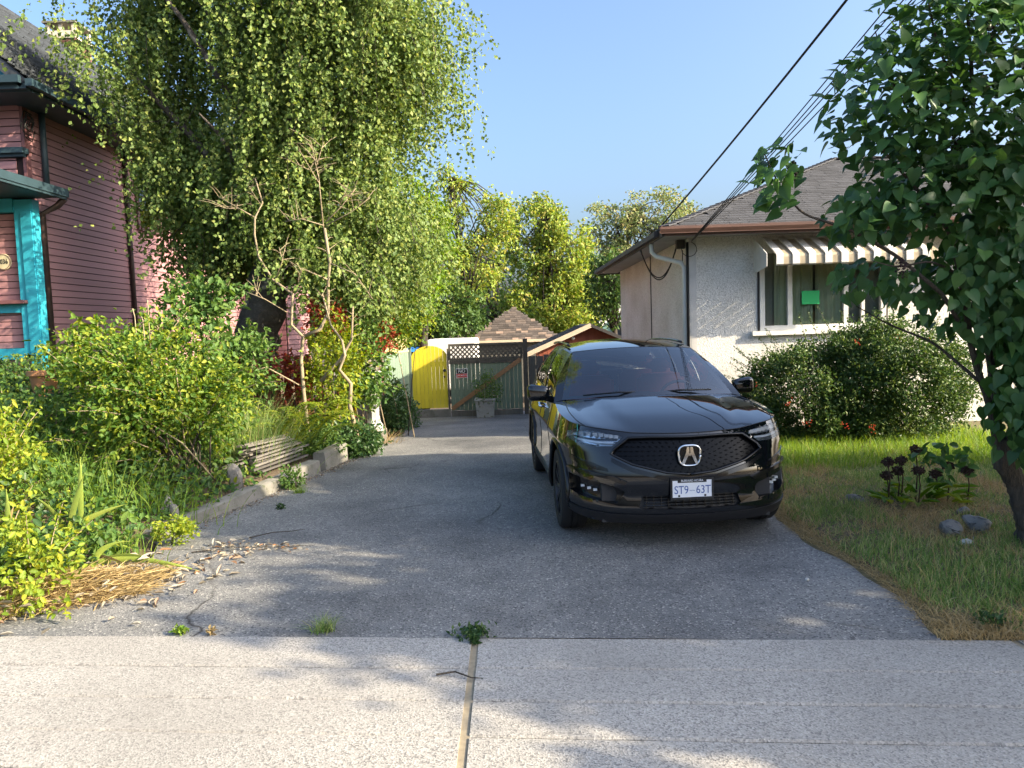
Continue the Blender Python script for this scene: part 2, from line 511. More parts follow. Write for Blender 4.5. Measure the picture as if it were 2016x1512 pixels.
kerb_run('concrete_kerb', 13.0, 13.9, 0.16, 0.2, 0.3, 'sunlit stub of low kerb in front of the stone pedestal', 5)
# ------------------------------------------------------------------ pink clapboard house on the left
M['pink'] = surf('pink paint', (0.42, 0.22, 0.222), (0.34, 0.175, 0.18), 0.6, scale=3, objvar=0.12, bump=0.12, bscale=60, stretch=(1, 1, 6))
M['pink_dark'] = surf('plum trim paint', (0.2, 0.085, 0.085), (0.15, 0.065, 0.07), 0.6, scale=4)
M['blue'] = surf('turquoise paint', (0.035, 0.40, 0.52), (0.03, 0.34, 0.46), 0.5, scale=3, objvar=0.05, spots=(9, 0.68, (0.1, 0.45, 0.55)))
M['navy'] = surf('dark green blue trim', (0.03, 0.06, 0.075), (0.02, 0.04, 0.05), 0.5, scale=4)
M['roof_blue'] = surf('weathered roof shingle', (0.042, 0.05, 0.062), (0.024, 0.03, 0.038), 0.85, scale=6, objvar=0.0, bump=0.4, bscale=80)
M['lap_shadow'] = surf('painted lap shadow', (0.035, 0.018, 0.018), (0.02, 0.012, 0.012), 0.9)  # near-black wall backing; its colour stands in for the shadow under each board
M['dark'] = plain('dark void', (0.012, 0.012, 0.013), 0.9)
M['brick'] = surf('old brick', (0.2, 0.09, 0.065), (0.12, 0.06, 0.05), 0.9, scale=8, objvar=0.3)
M['cream'] = surf('cream render', (0.62, 0.56, 0.45), (0.5, 0.44, 0.34), 0.85, scale=5)
M['glass_dark'] = glassmat('window glass', (0.25, 0.3, 0.3), 0.0, 1.5, 0.12)
M['iron'] = surf('rusty iron', (0.06, 0.03, 0.025), (0.03, 0.022, 0.02), 0.7, scale=12)
M['cable'] = plain('black cable', (0.01, 0.01, 0.011), 0.55)
M['cable_grey'] = plain('grey cable', (0.25, 0.25, 0.24), 0.6)
M['gold'] = surf('cream enamel', (0.68, 0.60, 0.38), (0.6, 0.52, 0.32), 0.4)
M['black_paint'] = plain('black paint', (0.015, 0.015, 0.016), 0.45)
M['white_paint'] = surf('white paint', (0.78, 0.77, 0.73), (0.66, 0.65, 0.61), 0.55, scale=5, objvar=0.04)

PH = empty('clapboard_house', (-11.3, 15, 0.9), 'old pink clapboard house with turquoise porch trim and steep shingled roof', 'house')
PB = unit_board('board', M['pink'])

def siding(wall, p0, p1, z0, z1, out, step=0.119, tilt=0.07, th=0.018):
    """lapped boards from p0 to p1 (plan points); out = plan direction the wall faces"""
    p0 = Vector((p0[0], p0[1], 0)); p1 = Vector((p1[0], p1[1], 0)); out = Vector((out[0], out[1], 0)).normalized()
    d = p1 - p0; ln = d.length; rz = math.atan2(d.y, d.x)
    s = 1 if (Matrix.Rotation(rz, 3, 'Z') @ Vector((0, -1, 0))).dot(out) > 0 else -1
    z = z0
    while z < z1 - 0.02:
        h = min(step * 0.89, z1 - z)  # shorter than the step, baring a strip of backing painted as lap shadow
        c = (p0 + p1) / 2 + out * 0.012
        piece('board', PB, (c.x, c.y, z + h / 2), (ln * random.uniform(0.999, 1.0), th, h), wall, (-s * tilt, 0, rz))
        z += step
WX = -7.93
side = MB().box((WX - 0.14, 12.97, 0.6), (WX - 0.008, 23.0, 5.82)).build('side_wall', M['lap_shadow'], PH)
siding(side, (WX, 13.06), (WX, 22.98), 0.95, 5.80, (1, 0))
MB().box((WX - 0.02, 12.93, 4.3), (WX + 0.03, 13.07, 5.8)).build('corner_board', M['pink_dark'], PH)
front = MB().box((-14.8, 12.98, 0.6), (WX - 0.14, 13.1, 5.82)).build('front_wall', M['lap_shadow'], PH)
siding(front, (-11.9, 12.96), (WX - 0.03, 12.96), 5.02, 5.80, (0, -1), step=0.125)
siding(front, (-11.9, 12.96), (WX - 0.24, 12.96), 1.74, 3.96, (0, -1), step=0.112)
rear = MB().box((-8.05, 23.06, 0.2), (-6.7, 25.6, 3.9)).build('rear_wing', M['lap_shadow'], PH)
siding(rear, (-8.02, 23.03), (-6.7, 23.03), 0.6, 3.85, (0, -1), step=0.15)
siding(rear, (-6.68, 23.05), (-6.68, 25.6), 0.6, 3.85, (1, 0), step=0.15)
MB().prism([(-8.3, 22.8, 3.88), (-6.4, 22.8, 3.88), (-8.3, 22.8, 5.0)], (0, 3.0, 0)).build('rear_wing_roof', M['roof_blue'], PH)
# dark moulding with a flared skirt over the porch roof
MB().box((-11.9, 12.80, 4.93), (WX + 0.06, 12.975, 5.02)).box((-11.9, 12.86, 4.88), (WX + 0.03, 12.975, 4.93)).build('moulding', M['navy'], PH)
siding(front, (-11.9, 12.955), (WX - 0.14, 12.955), 4.42, 4.87, (0, -1), step=0.14)
# turquoise porch frame
def blue(name, lo, hi): return MB().box(lo, hi).build(name, M['blue'], PH)
blue('porch_post', (-8.13, 12.86, 1.62), (-7.82, 13.05, 4.18))
blue('porch_post', (-8.03, 12.87, 0.7), (-7.86, 13.04, 1.62))
blue('post_trim', (-8.02, 12.84, 1.62), (-7.84, 12.862, 4.0))
blue('beam', (-11.9, 12.84, 3.98), (-8.132, 12.95, 4.2))
blue('beam', (-11.9, 12.87, 2.33), (-8.132, 12.95, 2.47))
blue('beam', (-11.9, 12.86, 1.55), (-8.132, 12.95, 1.735))
MB().box((-11.9, 12.72, 2.475), (-8.0, 12.95, 2.53)).build('rail_cap', M['pink_dark'], PH)
# lattice skirt
lat = MB().box((-9.2, 12.93, 0.95), (-8.95, 12.99, 1.545)).box((-8.17, 12.93, 0.95), (-8.04, 12.99, 1.545)).box((-8.95, 12.93, 1.46), (-8.17, 12.99, 1.545)).box((-8.95, 12.93, 0.95), (-8.17, 12.99, 1.03)).build('lattice_frame', M['pink'], PH)
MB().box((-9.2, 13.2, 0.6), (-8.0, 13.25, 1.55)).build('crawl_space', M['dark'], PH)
LS = unit_board('slat', M['pink'])
def lattice(par, x0, x1, z0, z1, y, pitch, w, me, th=0.008, flip=None):
    for sgn, dy in ((1, 0.0), (-1, th * 1.05)):
        c = -(z1 - z0) - 0.0 if sgn > 0 else 0.0
        k = x0 - (z1 - z0)
        while k < x1 + (z1 - z0):
            # line x = k + sgn*(z - z0)
            pts = []
            za, zb = z0, z1
            if sgn > 0: xa, xb = k, k + (z1 - z0)
            else: xa, xb = k + (z1 - z0), k
            # clip to [x0, x1]
            t0, t1 = 0.0, 1.0
            dx = xb - xa
            for bound, s in ((x0, 1), (x1, -1)):
                fa, fb = s * (xa - bound), s * (xb - bound)
                if fa < 0 and fb < 0: t0, t1 = 1, 0
                elif fa < 0: t0 = max(t0, fa / (fa - fb))
                elif fb < 0: t1 = min(t1, fa / (fa - fb))
            if t1 - t0 > 0.06:
                p = (xa + dx * t0, y + dy, za + (zb - za) * t0); q = (xa + dx * t1, y + dy, za + (zb - za) * t1)
                beam_piece('slat', me, p, q, th, w, par) if False else None
                o = link('slat', me, par)
                P, Q = Vector(p), Vector(q); d = Q - P
                o.location = (P + Q) / 2; o.scale = (d.length, th, w)
                o.rotation_euler = (0, -math.atan2(d.z, d.x), 0)
            k += pitch
lattice(lat, -8.95, -8.17, 1.03, 1.46, 12.955, 0.115, 0.042, LS)
# porch roof reaching towards the street, carried by posts left of the view
pr = MB().prism([(-12.2, 9.3, 4.32), (-7.42, 9.3, 4.26), (-7.42, 9.3, 4.36), (-12.2, 9.3, 5.05)], (0, 3.68, 0)).build('porch_roof', M['roof_blue'], PH)
MB().box((-7.48, 9.25, 4.24), (-7.36, 13.16, 4.37)).box((-7.42, 9.25, 4.20), (-7.38, 13.12, 4.24)).build('porch_gutter', M['navy'], PH)
MB().box((-12.2, 9.3, 4.215), (-7.49, 13.0, 4.235)).build('porch_ceiling', M['navy'], PH)
blue('porch_post', (-7.9, 9.5, 0.3), (-7.6, 9.8, 4.21))
# number plaque
dm = MB().lathe([(0.0, -0.012), (0.132, -0.012), (0.135, 0.0), (0.135, 0.012)], (0, 0, 0), 28, 'Y').build('house_number', M['gold'], PH, smooth=False)
dm.location = (-8.41, 12.925, 3.18)
rg = MB().lathe([(0.118, -0.016), (0.126, -0.016), (0.126, -0.011), (0.118, -0.011)], (0, 0, 0), 28, 'Y').build('ring', M['pink_dark'], dm)
nt_ = link('numerals', text_mesh('numerals', '1036', 0.11, M['black_paint'], 0.002, sx=0.82), dm); nt_.rotation_euler = (R(90), 0, 0); nt_.location = (0, -0.016, 0)
# gable, roof, eaves
MB().prism([(-14.7, 13.0, 5.82), (-7.9, 13.0, 5.82), (-11.3, 13.0, 8.9)], (0, 0.1, 0)).build('gable', M['pink'], PH)
def roof_tabs(o, eu, ev, nu_len, nv_len, expo, tabw, mat, name, parent, inside=None, th=0.012, lift=0.006, jit=0.01, seed=1):
    """overlapping tabs on a sloped plane: o origin at the eave, eu along the eave, ev up the slope"""
    rr = random.Random(seed)
    o = Vector(o); eu = Vector(eu).normalized(); ev = Vector(ev).normalized(); nn = eu.cross(ev).normalized()
    if nn.z < 0: nn = -nn
    V = []; F = []
    rws = int(nv_len / expo)
    for r in range(rws):
        u = -rr.random() * tabw
        while u < nu_len:
            w = tabw * rr.uniform(0.75, 1.25)
            a, b = max(0, u), min(nu_len, u + w - 0.006)
            u += w
            if b - a < 0.03: continue
            v0 = r * expo + rr.uniform(-jit, jit); v1 = v0 + expo * 1.25
            if inside and not (inside(a, v0 + 0.02) and inside(b, v0 + 0.02)):
                if not inside((a + b) / 2, v0 + expo * 0.5): continue
                while b > a and not inside(b, v0 + 0.02): b -= 0.03
                while a < b and not inside(a, v0 + 0.02): a += 0.03
                if b - a < 0.04: continue
            l0 = lift + th + rr.uniform(0, 0.004); n0 = len(V)
            for (uu, vv, h) in ((a, v0, l0), (b, v0, l0), (b, v1, lift), (a, v1, lift), (a, v0, 0), (b, v0, 0)):
                V.append(tuple(o + eu * uu + ev * vv + nn * h))
            F += [(n0, n0 + 1, n0 + 2), (n0, n0 + 2, n0 + 3), (n0 + 4, n0 + 5, n0 + 1), (n0 + 4, n0 + 1, n0)]
    me = np_mesh(name, V, F, mat)
    ob = link(name, me, parent); ob['kind'] = 'stuff'
    return ob
def island_var(m, amt=0.35):
    """shade a tab-roof material per tab"""
    nt = m.node_tree; b = nt.nodes['Principled BSDF']; lk = b.inputs['Base Color'].links[0]; src = lk.from_socket
    g = node(nt, 'ShaderNodeNewGeometry'); mr = node(nt, 'ShaderNodeMapRange'); mr.inputs[3].default_value = 1 - amt; mr.inputs[4].default_value = 1 + amt
    L(nt, g.outputs['Random Per Island'], mr.inputs[0])
    hv = node(nt, 'ShaderNodeHueSaturation'); L(nt, mr.outputs[0], hv.inputs['Value']); L(nt, src, hv.inputs['Color']); L(nt, hv.outputs[0], b.inputs['Base Color'])
island_var(M['roof_blue'], 0.3)
rl = math.hypot(4.0, 3.6)
pr2 = MB().prism([(-7.3, 12.1, 5.86), (-11.3, 12.1, 9.46), (-15.3, 12.1, 5.86), (-15.2, 12.1, 5.74), (-11.3, 12.1, 9.28), (-7.4, 12.1, 5.74)], (0, 11.2, 0)).build('roof', M['roof_blue'], PH)
roof_tabs((-7.28, 12.08, 5.855), (0, 1, 0), (-4.0, 0, 3.6), 11.2, rl, 0.125, 0.3, M['roof_blue'], 'shingle_courses', pr2, th=0.035, seed=3)
MB().beam((-7.24, 12.06, 5.80), (-7.24, 23.3, 5.80), 0.11, 0.11).build('gutter', M['navy'], PH)
MB().box((-7.95, 12.2, 5.70), (-7.3, 23.2, 5.735)).build('soffit', M['navy'], PH)
MB().box((-14.9, 12.1, 5.72), (-7.31, 12.96, 5.80)).build('pent_soffit', M['navy'], PH)
MB().prism([(-14.9, 12.08, 5.80), (-14.9, 12.97, 5.80), (-14.9, 12.97, 6.12), (-14.9, 12.05, 5.90)], (7.3, 0, 0)).build('pent_roof', M['roof_blue'], PH)
MB().box((-14.9, 12.0, 5.79), (-7.36, 12.075, 5.9)).build('pent_gutter', M['navy'], PH)
rk = MB()
rk.beam((-7.62, 12.5, 5.95), (-11.3, 12.5, 9.22), 0.06, 0.3, (0, 0, 1)).build('rake_board', M['blue'], PH)
# side window
def window(parent, x, y0, y1, z0, z1, face=1, mat=None):
    w = MB()
    t = 0.1
    w.box((x - 0.02, y0 - t, z0 - t), (x + 0.05, y0, z1 + t)).box((x - 0.02, y1, z0 - t), (x + 0.05, y1 + t, z1 + t)).box((x - 0.02, y0, z1), (x + 0.05, y1, z1 + t)).box((x - 0.02, y0, z0 - t), (x + 0.07, y1, z0))
    f = w.build('window', mat or M['pink_dark'], parent)
    MB().box((x - 0.01, y0, z0), (x + 0.004, y1, z1)).build('blind', M['dark'], f)
    zm = (z0 + z1) / 2
    MB().box((x + 0.012, y0, zm - 0.025), (x + 0.04, y1, zm + 0.025)).build('meeting_rail', mat or M['pink_dark'], f)
    MB().box((x + 0.016, y0, zm + 0.03), (x + 0.022, y1, z1)).build('pane', M['glass_dark'], f)
    MB().box((x + 0.016, y0, z0), (x + 0.022, y1, zm - 0.03)).build('pane', M['glass_dark'], f)
    return f
M['plum_frame'] = surf('plum window frame', (0.17, 0.08, 0.08), (0.1, 0.05, 0.05), 0.6)
window(PH, WX + 0.02, 16.72, 17.55, 4.25, 5.5, mat=M['plum_frame'])
# pipes and cables
MB().tube([(WX + 0.07, 16.2, 5.75), (WX + 0.07, 16.2, 1.0)], 0.045, 10).build('drain_pipe', M['iron'], PH, True)
MB().tube([(WX + 0.09, 13.36, 5.74), (WX + 0.09, 13.36, 4.33)], 0.05, 10).build('downspout', M['navy'], PH, True)
MB().tube([(-7.42, 13.12, 4.22), (-7.55, 13.12, 4.1), (WX + 0.1, 13.14, 3.98), (WX + 0.1, 13.14, 0.9)], 0.055, 10).build('downspout', M['iron'], PH, True)
cb = MB()
for k in range(6):
    a0 = random.uniform(0, 6.28); pts = []
    cz = 5.42 + random.uniform(-.12, .08); cy = 12.92 + random.uniform(-.05, .1); rr_ = random.uniform(0.06, 0.16)
    for i in range(14):
        t = a0 + i / 13 * 5.6; pts.append((WX + 0.08 + 0.02 * math.sin(3 * t), cy + rr_ * math.cos(t), cz + rr_ * 1.3 * math.sin(t)))
    cb.tube(pts, 0.009, 5)
cb.build('cable_loops', M['cable'], PH, True)
# chimney
CH = MB().box((-11.83, 20.72, 8.6), (-11.13, 21.42, 9.72)).build('chimney', M['cream'], PH)
BK = unit_board('brick', M['brick'])
for r in range(16):
    z = 8.65 + r * 0.068
    for k in range(-1, 4):
        s = 0.1 if r % 2 else 0.0
        for ax in (0, 1):
            a0 = max(0, k * 0.215 + s); a1 = min(0.73, a0 + 0.2 if k * 0.215 + s >= 0 else k * 0.215 + s + 0.2)
            if a1 - a0 < 0.03: continue
            c = (a0 + a1) / 2
            if ax == 0: piece('brick', BK, (-11.845 + c, 20.71, z), (a1 - a0, 0.05, 0.056), CH)
            else: piece('brick', BK, (-11.12, 20.70 + c, z), (0.05, a1 - a0, 0.056), CH)
cp = MB()
for (xa, xb) in ((-11.86, -11.78), (-11.52, -11.44), (-11.18, -11.10)):
    cp.box((xa, 20.68, 9.76), (xb, 20.76, 10.1)).box((xa, 21.38, 9.76), (xb, 21.46, 10.1))
cp.box((-11.88, 20.66, 9.72), (-11.08, 21.48, 9.8)).box((-11.78, 20.69, 9.8), (-11.52, 20.75, 9.92)).box((-11.44, 20.69, 9.8), (-11.18, 20.75, 9.92))
cp.build('chimney_pot_frame', M['cream'], PH)
MB().box((-11.92, 20.62, 10.1), (-11.04, 21.52, 10.15)).build('chimney_cap', M['concrete'], PH)

# ------------------------------------------------------------------ stucco bungalow on the right
def stucco():
    m, nt, b = newmat('pebble-dash stucco')
    tc = node(nt, 'ShaderNodeTexCoord'); v = tc.outputs['Object']
    vo = node(nt, 'ShaderNodeTexVoronoi', Scale=62.0); L(nt, v, vo.inputs['Vector'])
    sep = node(nt, 'ShaderNodeSeparateColor'); L(nt, vo.outputs['Color'], sep.inputs[0])
    rp = ramp(nt, [(0.0, (0.54, 0.52, 0.48)), (0.2, (0.68, 0.66, 0.61)), (0.6, (0.76, 0.74, 0.70)), (1.0, (0.84, 0.82, 0.78))]); L(nt, sep.outputs[0], rp.inputs[0])
    n = node(nt, 'ShaderNodeTexNoise', Scale=1.2, Detail=5.0); L(nt, v, n.inputs['Vector'])
    r2 = ramp(nt, [(0.35, (1, 1, 1)), (0.75, (0.78, 0.76, 0.72))]); L(nt, n.outputs[0], r2.inputs[0])
    L(nt, mixc(nt, 1.0, rp.outputs[0], r2.outputs[0], 'MULTIPLY'), b.inputs['Base Color'])
    b.inputs['Roughness'].default_value = 0.95
    bp = node(nt, 'ShaderNodeBump', Strength=0.55, Distance=0.008); L(nt, vo.outputs['Distance'], bp.inputs['Height']); L(nt, bp.outputs[0], b.inputs['Normal'])
    return m
M['stucco'] = stucco()
M['smooth_stucco'] = surf('smooth corner stucco', (0.58, 0.57, 0.54), (0.46, 0.45, 0.43), 0.9, scale=4, bump=0.2, bscale=90)
M['shingle'] = surf('grey brown asphalt shingle', (0.058, 0.06, 0.068), (0.038, 0.04, 0.046), 0.9, scale=5, bump=0.4, bscale=120)
island_var(M['shingle'], 0.22)
M['copper'] = surf('brown metal gutter', (0.15, 0.08, 0.058), (0.10, 0.055, 0.042), 0.4, scale=3, metal=0.0, stretch=(1, 8, 8))
M['fascia'] = surf('dark fascia', (0.05, 0.042, 0.038), (0.03, 0.026, 0.024), 0.6)
M['soffit'] = surf('grey soffit', (0.42, 0.41, 0.39), (0.32, 0.31, 0.3), 0.8, scale=3)
M['awn_white'] = surf('white awning metal', (0.74, 0.73, 0.70), (0.6, 0.58, 0.54), 0.45, scale=5, objvar=0.06)
M['awn_tan'] = surf('stained tan awning metal', (0.44, 0.37, 0.26), (0.3, 0.25, 0.17), 0.5, scale=7, objvar=0.08)
M['curtain'] = surf('pale curtain', (0.8, 0.82, 0.6), (0.7, 0.74, 0.5), 0.9, scale=3)
M['curtain_grey'] = surf('grey blind', (0.42, 0.41, 0.37), (0.34, 0.33, 0.3), 0.9, scale=3)
M['green_paper'] = surf('green paper', (0.02, 0.5, 0.16), (0.02, 0.44, 0.14), 0.6)
M['house_glass'] = glassmat('clear window glass', (0.95, 0.97, 0.94), 0.0, 1.5, 0.02)

BH = empty('stucco_bungalow', (6, 12.6, 0), 'pale stucco bungalow with dark hipped roof behind the black car', 'house')
wx0, wx1, wz0, wz1 = 4.09, 6.15, 1.62, 2.95
FY = 12.6
fw = MB()
fw.box((2.97, FY, -0.3), (wx0, FY + 0.2, 3.2)).box((wx1, FY, -0.3), (14.6, FY + 0.2, 3.2)).box((wx0, FY, -0.3), (wx1, FY + 0.2, wz0)).box((wx0, FY, wz1), (wx1, FY + 0.2, 3.2))
fw.build('front_wall', M['stucco'], BH)
MB().box((2.95, FY + 0.22, -0.9), (3.15, 20.4, 3.2)).build('side_wall', M['stucco'], BH)
MB().box((2.945, FY - 0.004, -0.5), (2.966, FY + 0.22, 3.2)).box((2.966, FY - 0.006, -0.5), (3.06, FY - 0.001, 3.2)).build('corner_trim', M['smooth_stucco'], BH)
MB().box((3.15, 20.2, -0.9), (14.6, 20.4, 3.2)).box((14.4, FY + 0.2, -0.5), (14.6, 20.2, 3.2)).build('rear_walls', M['stucco'], BH)
MB().box((2.935, 15.98, -0.6), (2.95, 16.02, 3.19)).build('wall_joint', M['fascia'], BH)
MB().box((2.9, 19.3, 0.9), (2.95, 19.6, 1.25)).build('meter_box', M['fascia'], BH)
# hipped roof
E0, E1, EYF, EYB, EZ, RZ, RY = 2.42, 15.0, 12.0, 21.0, 3.26, 5.1, 16.5
A_, B_, C_, D_ = (E0, EYF, EZ), (E1, EYF, EZ), (E1, EYB, EZ), (E0, EYB, EZ)
R0, R1 = (E0 + 4.5, RY, RZ), (E1 - 4.5, RY, RZ)
rf = MB().add([A_, B_, C_, D_, R0, R1, (E0 + .02, EYF + .02, EZ - 0.05), (E1, EYF, EZ - 0.05), (E1, EYB, EZ - 0.05), (E0 + .02, EYB, EZ - 0.05)],
              [(0, 1, 5, 4), (1, 2, 5), (2, 3, 4, 5), (3, 0, 4), (6, 9, 8, 7)]).build('roof', M['shingle'], BH)
sl = math.hypot(4.5, RZ - EZ)
def in_front(u, v): return v * 4.5 / sl <= min(u, (E1 - E0) - u) + 0.02 and v < sl
roof_tabs((E0, EYF - 0.03, EZ), (1, 0, 0), (0, 4.5, RZ - EZ), E1 - E0, sl, 0.14, 0.32, M['shingle'], 'shingle_courses', rf, in_front, th=0.012, seed=5)
def in_left(u, v): return v * 4.5 / sl <= min(u, 9.0 - u) + 0.02 and v < sl
roof_tabs((E0 - 0.03, EYF, EZ), (0, 1, 0), (4.5, 0, RZ - EZ), 9.0, sl, 0.14, 0.32, M['shingle'], 'shingle_courses', rf, in_left, th=0.012, seed=6)
capm = MB()
for (p, q) in ((A_, R0), (D_, R0), (R0, R1), (B_, R1)):
    P, Q = Vector(p), Vector(q); nseg = int((Q - P).length / 0.2)
    for i in range(nseg):
        a = P.lerp(Q, i / nseg); b = P.lerp(Q, (i + 1.15) / nseg)
        capm.beam(a + Vector((0, 0, 0.035)), b + Vector((0, 0, 0.022)), 0.2, 0.02)
hc = capm.build('ridge_caps', M['shingle'], rf); hc['kind'] = 'stuff'
MB().prism([(5.9, 17.0, 4.72), (6.45, 17.0, 5.06), (6.45, 17.0, 4.9), (6.0, 17.0, 4.6)], (0, 1.2, 0)).build('roof_vent', M['shingle'], BH)
# eaves
MB().box((E0 + 0.05, EYF + 0.06, 3.17), (E1 - 0.05, FY - 0.007, 3.19)).box((E0 + 0.05, FY - 0.007, 3.17), (2.934, EYB - 0.05, 3.19)).build('soffit', M['soffit'], BH)
MB().beam((E0 + 0.0, EYF, 3.2), (E0 + 0.0, EYB, 3.2), 0.035, 0.12).beam((E0, EYB, 3.2), (E1, EYB, 3.2), 0.035, 0.12).build('fascia', M['fascia'], BH)
gt = [(0, 0.05), (0.0, -0.05), (-0.075, -0.05), (-0.075, -0.04), (-0.1, 0.015), (-0.1, 0.05), (-0.094, 0.05), (-0.094, 0.018), (-0.07, -0.042), (-0.008, -0.042), (-0.008, 0.05)]
MB().prism([(E0 - 0.06, EYF + dy, 3.225 + dz) for dy, dz in gt], (E1 - E0 + 0.1, 0, 0)).build('gutter', M['copper'], BH)
MB().box((E0 - 0.03, EYF + 0.001, 3.14), (E1, EYF + 0.03, 3.3)).build('front_fascia', M['copper'], BH)
MB().beam((E0 - 0.055, EYF + 0.3, 3.21), (E0 - 0.055, EYB, 3.21), 0.07, 0.08).build('side_gutter', M['fascia'], BH)
# white downspout with elbow on the corner
MB().tube([(2.44, 13.1, 3.16), (2.44, 13.1, 3.0), (2.5, 13.05, 2.92), (2.86, 12.78, 2.78), (2.9, 12.75, 2.7), (2.9, 12.75, -0.1)], 0.04, 10).build('downspout', M['white_paint'], BH, True)
cb = MB()
cb.tube([(2.92, 12.62, 3.1), (2.915, 12.62, 2.6), (2.915, 12.62, 0.1)], 0.014, 6)
cb.tube([(2.93, 12.585, 3.1), (2.93, 12.585, 0.1)], 0.01, 6)
cb.tube([(2.9, 12.85, 3.0), (2.9, 12.9, 2.4), (2.895, 12.86, 1.7), (2.9, 12.88, 1.45), (2.88, 12.85, 1.2), (2.9, 12.88, 1.05)], 0.007, 5)
for dz, dd in ((0, 0.55), (0.03, 0.62)):
    pts = []
    for i in range(17):
        t = i / 16; pts.append((2.42 + 0.5 * t * (1 - 0.1 * t), 14.1 - 1.0 * t, 3.12 + dz - dd * 4 * t * (1 - t) * (0.95)))
    cb.tube(pts, 0.011, 6)
pts = [(2.93 + 0.13 * math.sin(t), 12.56 - 0.02 * t, 2.98 + 0.12 * math.cos(t)) for t in np.linspace(0.4, 5.0, 14)]
cb.tube(pts, 0.006, 5)
cb.build('service_cables', M['cable'], BH, True)
MB().box((2.8, 12.8, 3.02), (2.93, 12.92, 3.16)).build('cable_bracket', M['fascia'], BH)
# window: frame, mullions, panes, curtains
wf = MB()
fy0, fy1 = FY - 0.03, FY + 0.08
wf.box((wx0, fy0, wz0), (wx0 + 0.08, fy1, wz1)).box((wx1 - 0.08, fy0, wz0), (wx1, fy1, wz1)).box((wx0 + 0.08, fy0, wz1 - 0.07), (wx1 - 0.08, fy1, wz1)).box((wx0 + 0.08, fy0, wz0), (wx1 - 0.08, fy1, wz0 + 0.08))
win = wf.build('window', M['white_paint'], BH)
for xm, wm in ((4.585, 0.075), (5.50, 0.075), (5.78, 0.05)):
    MB().box((xm - wm / 2, fy0 + 0.012, wz0 + 0.08), (xm + wm / 2, fy1 - 0.01, wz1 - 0.07)).build('mullion', M['white_paint'], win)
for xa, xb in ((4.17, 4.5475), (4.6225, 5.4625), (5.5375, 5.755), (5.805, 6.07)):
    MB().box((xa, FY + 0.028, wz0 + 0.08), (xb, FY + 0.034, wz1 - 0.07)).build('pane', M['house_glass'], win)
MB().box((wx0 - 0.14, FY - 0.085, wz0 - 0.075), (wx1 + 0.14, FY + 0.05, wz0 - 0.004)).build('sill', M['white_paint'], win)
for xa in (wx0 - 0.035, wx1 + 0.003): MB().box((xa, FY - 0.015, wz0), (xa + 0.032, FY + 0.02, 2.7)).build('side_seal', M['fascia'], win)
def curtain(xa, xb, y, mat, amp=0.03, freq=38):
    V = []; n_ = 60
    for i in range(n_ + 1):
        x = xa + (xb - xa) * i / n_; dy = amp * math.sin(freq * x) + 0.4 * amp * math.sin(freq * 2.3 * x + 1)
        V += [(x, y + dy, wz0 + 0.02), (x, y + dy * 0.6, wz1 - 0.03)]
    F = [(2 * i, 2 * i + 2, 2 * i + 3, 2 * i + 1) for i in range(n_)]
    link('curtain', np_mesh('curtain', V, F, mat, True), win)
curtain(4.36, 5.0, FY + 0.085, M['curtain']); curtain(5.04, 5.5, FY + 0.085, M['curtain'])
curtain(5.53, 6.1, FY + 0.14, M['curtain_grey'], 0.004, 20); curtain(4.1, 4.42, FY + 0.14, M['curtain_grey'], 0.003, 20)
MB().box((wx0 - 0.4, FY + 0.9, 0.6), (wx1 + 0.4, FY + 0.92, 3.1)).box((wx0 - 0.4, FY + 0.25, 0.6), (wx0 - 0.38, FY + 0.9, 3.1)).box((wx1 + 0.38, FY + 0.25, 0.6), (wx1 + 0.4, FY + 0.9, 3.1)).box((wx0 - 0.4, FY + 0.25, 3.1), (wx1 + 0.4, FY + 0.92, 3.12)).build('room_interior', M['curtain_grey'], BH)
MB().box((4.79, FY + 0.020, 2.03), (5.08, FY + 0.024, 2.25)).build('notice', M['green_paper'], win)
# awning of alternating ribs and pans
AW = MB().box((3.98, FY - 0.05, 3.06), (6.5, FY - 0.007, 3.12)).build('awning', M['awn_white'], BH)
ay0, ay1, az0, az1, avz = FY - 0.055, FY - 0.66, 3.09, 2.80, 2.63
def awn_slat(xa, xb, raise_, mat):
    mb = MB(); h = raise_
    prof = [(ay0, az0 + h), (ay1, az1 + h), (ay1 - 0.03 - h * 0.5, az1 + h - 0.035), (ay1 - 0.03 - h * 0.5, avz + 0.02), (ay1 - 0.01 - h * 0.5, avz), (ay1 - 0.0 - h * .5, avz), (ay1 - 0.01 - h * .5, az1 + h - 0.04), (ay0, az0 + h - 0.02)]
    mb.prism([(xa, y, z) for y, z in prof], (xb - xa, 0, 0))
    return mb.build('awning_slat', mat, AW)
x = 4.13; k = 0
while x < 6.4:
    awn_slat(x, x + 0.11, 0.035, M['awn_white']); awn_slat(x + 0.104, x + 0.256, 0.0, M['awn_tan'])
    x += 0.25; k += 1
MB().prism([(3.985, ay0, 3.11), (3.985, ay0 + 0.02, 2.6), (3.985, ay0 - 0.12, 2.56), (3.985, ay1 - 0.02, 2.62), (3.985, ay1 - 0.02, 2.82)], (0.012, 0, 0)).build('awning_end', M['awn_white'], AW)
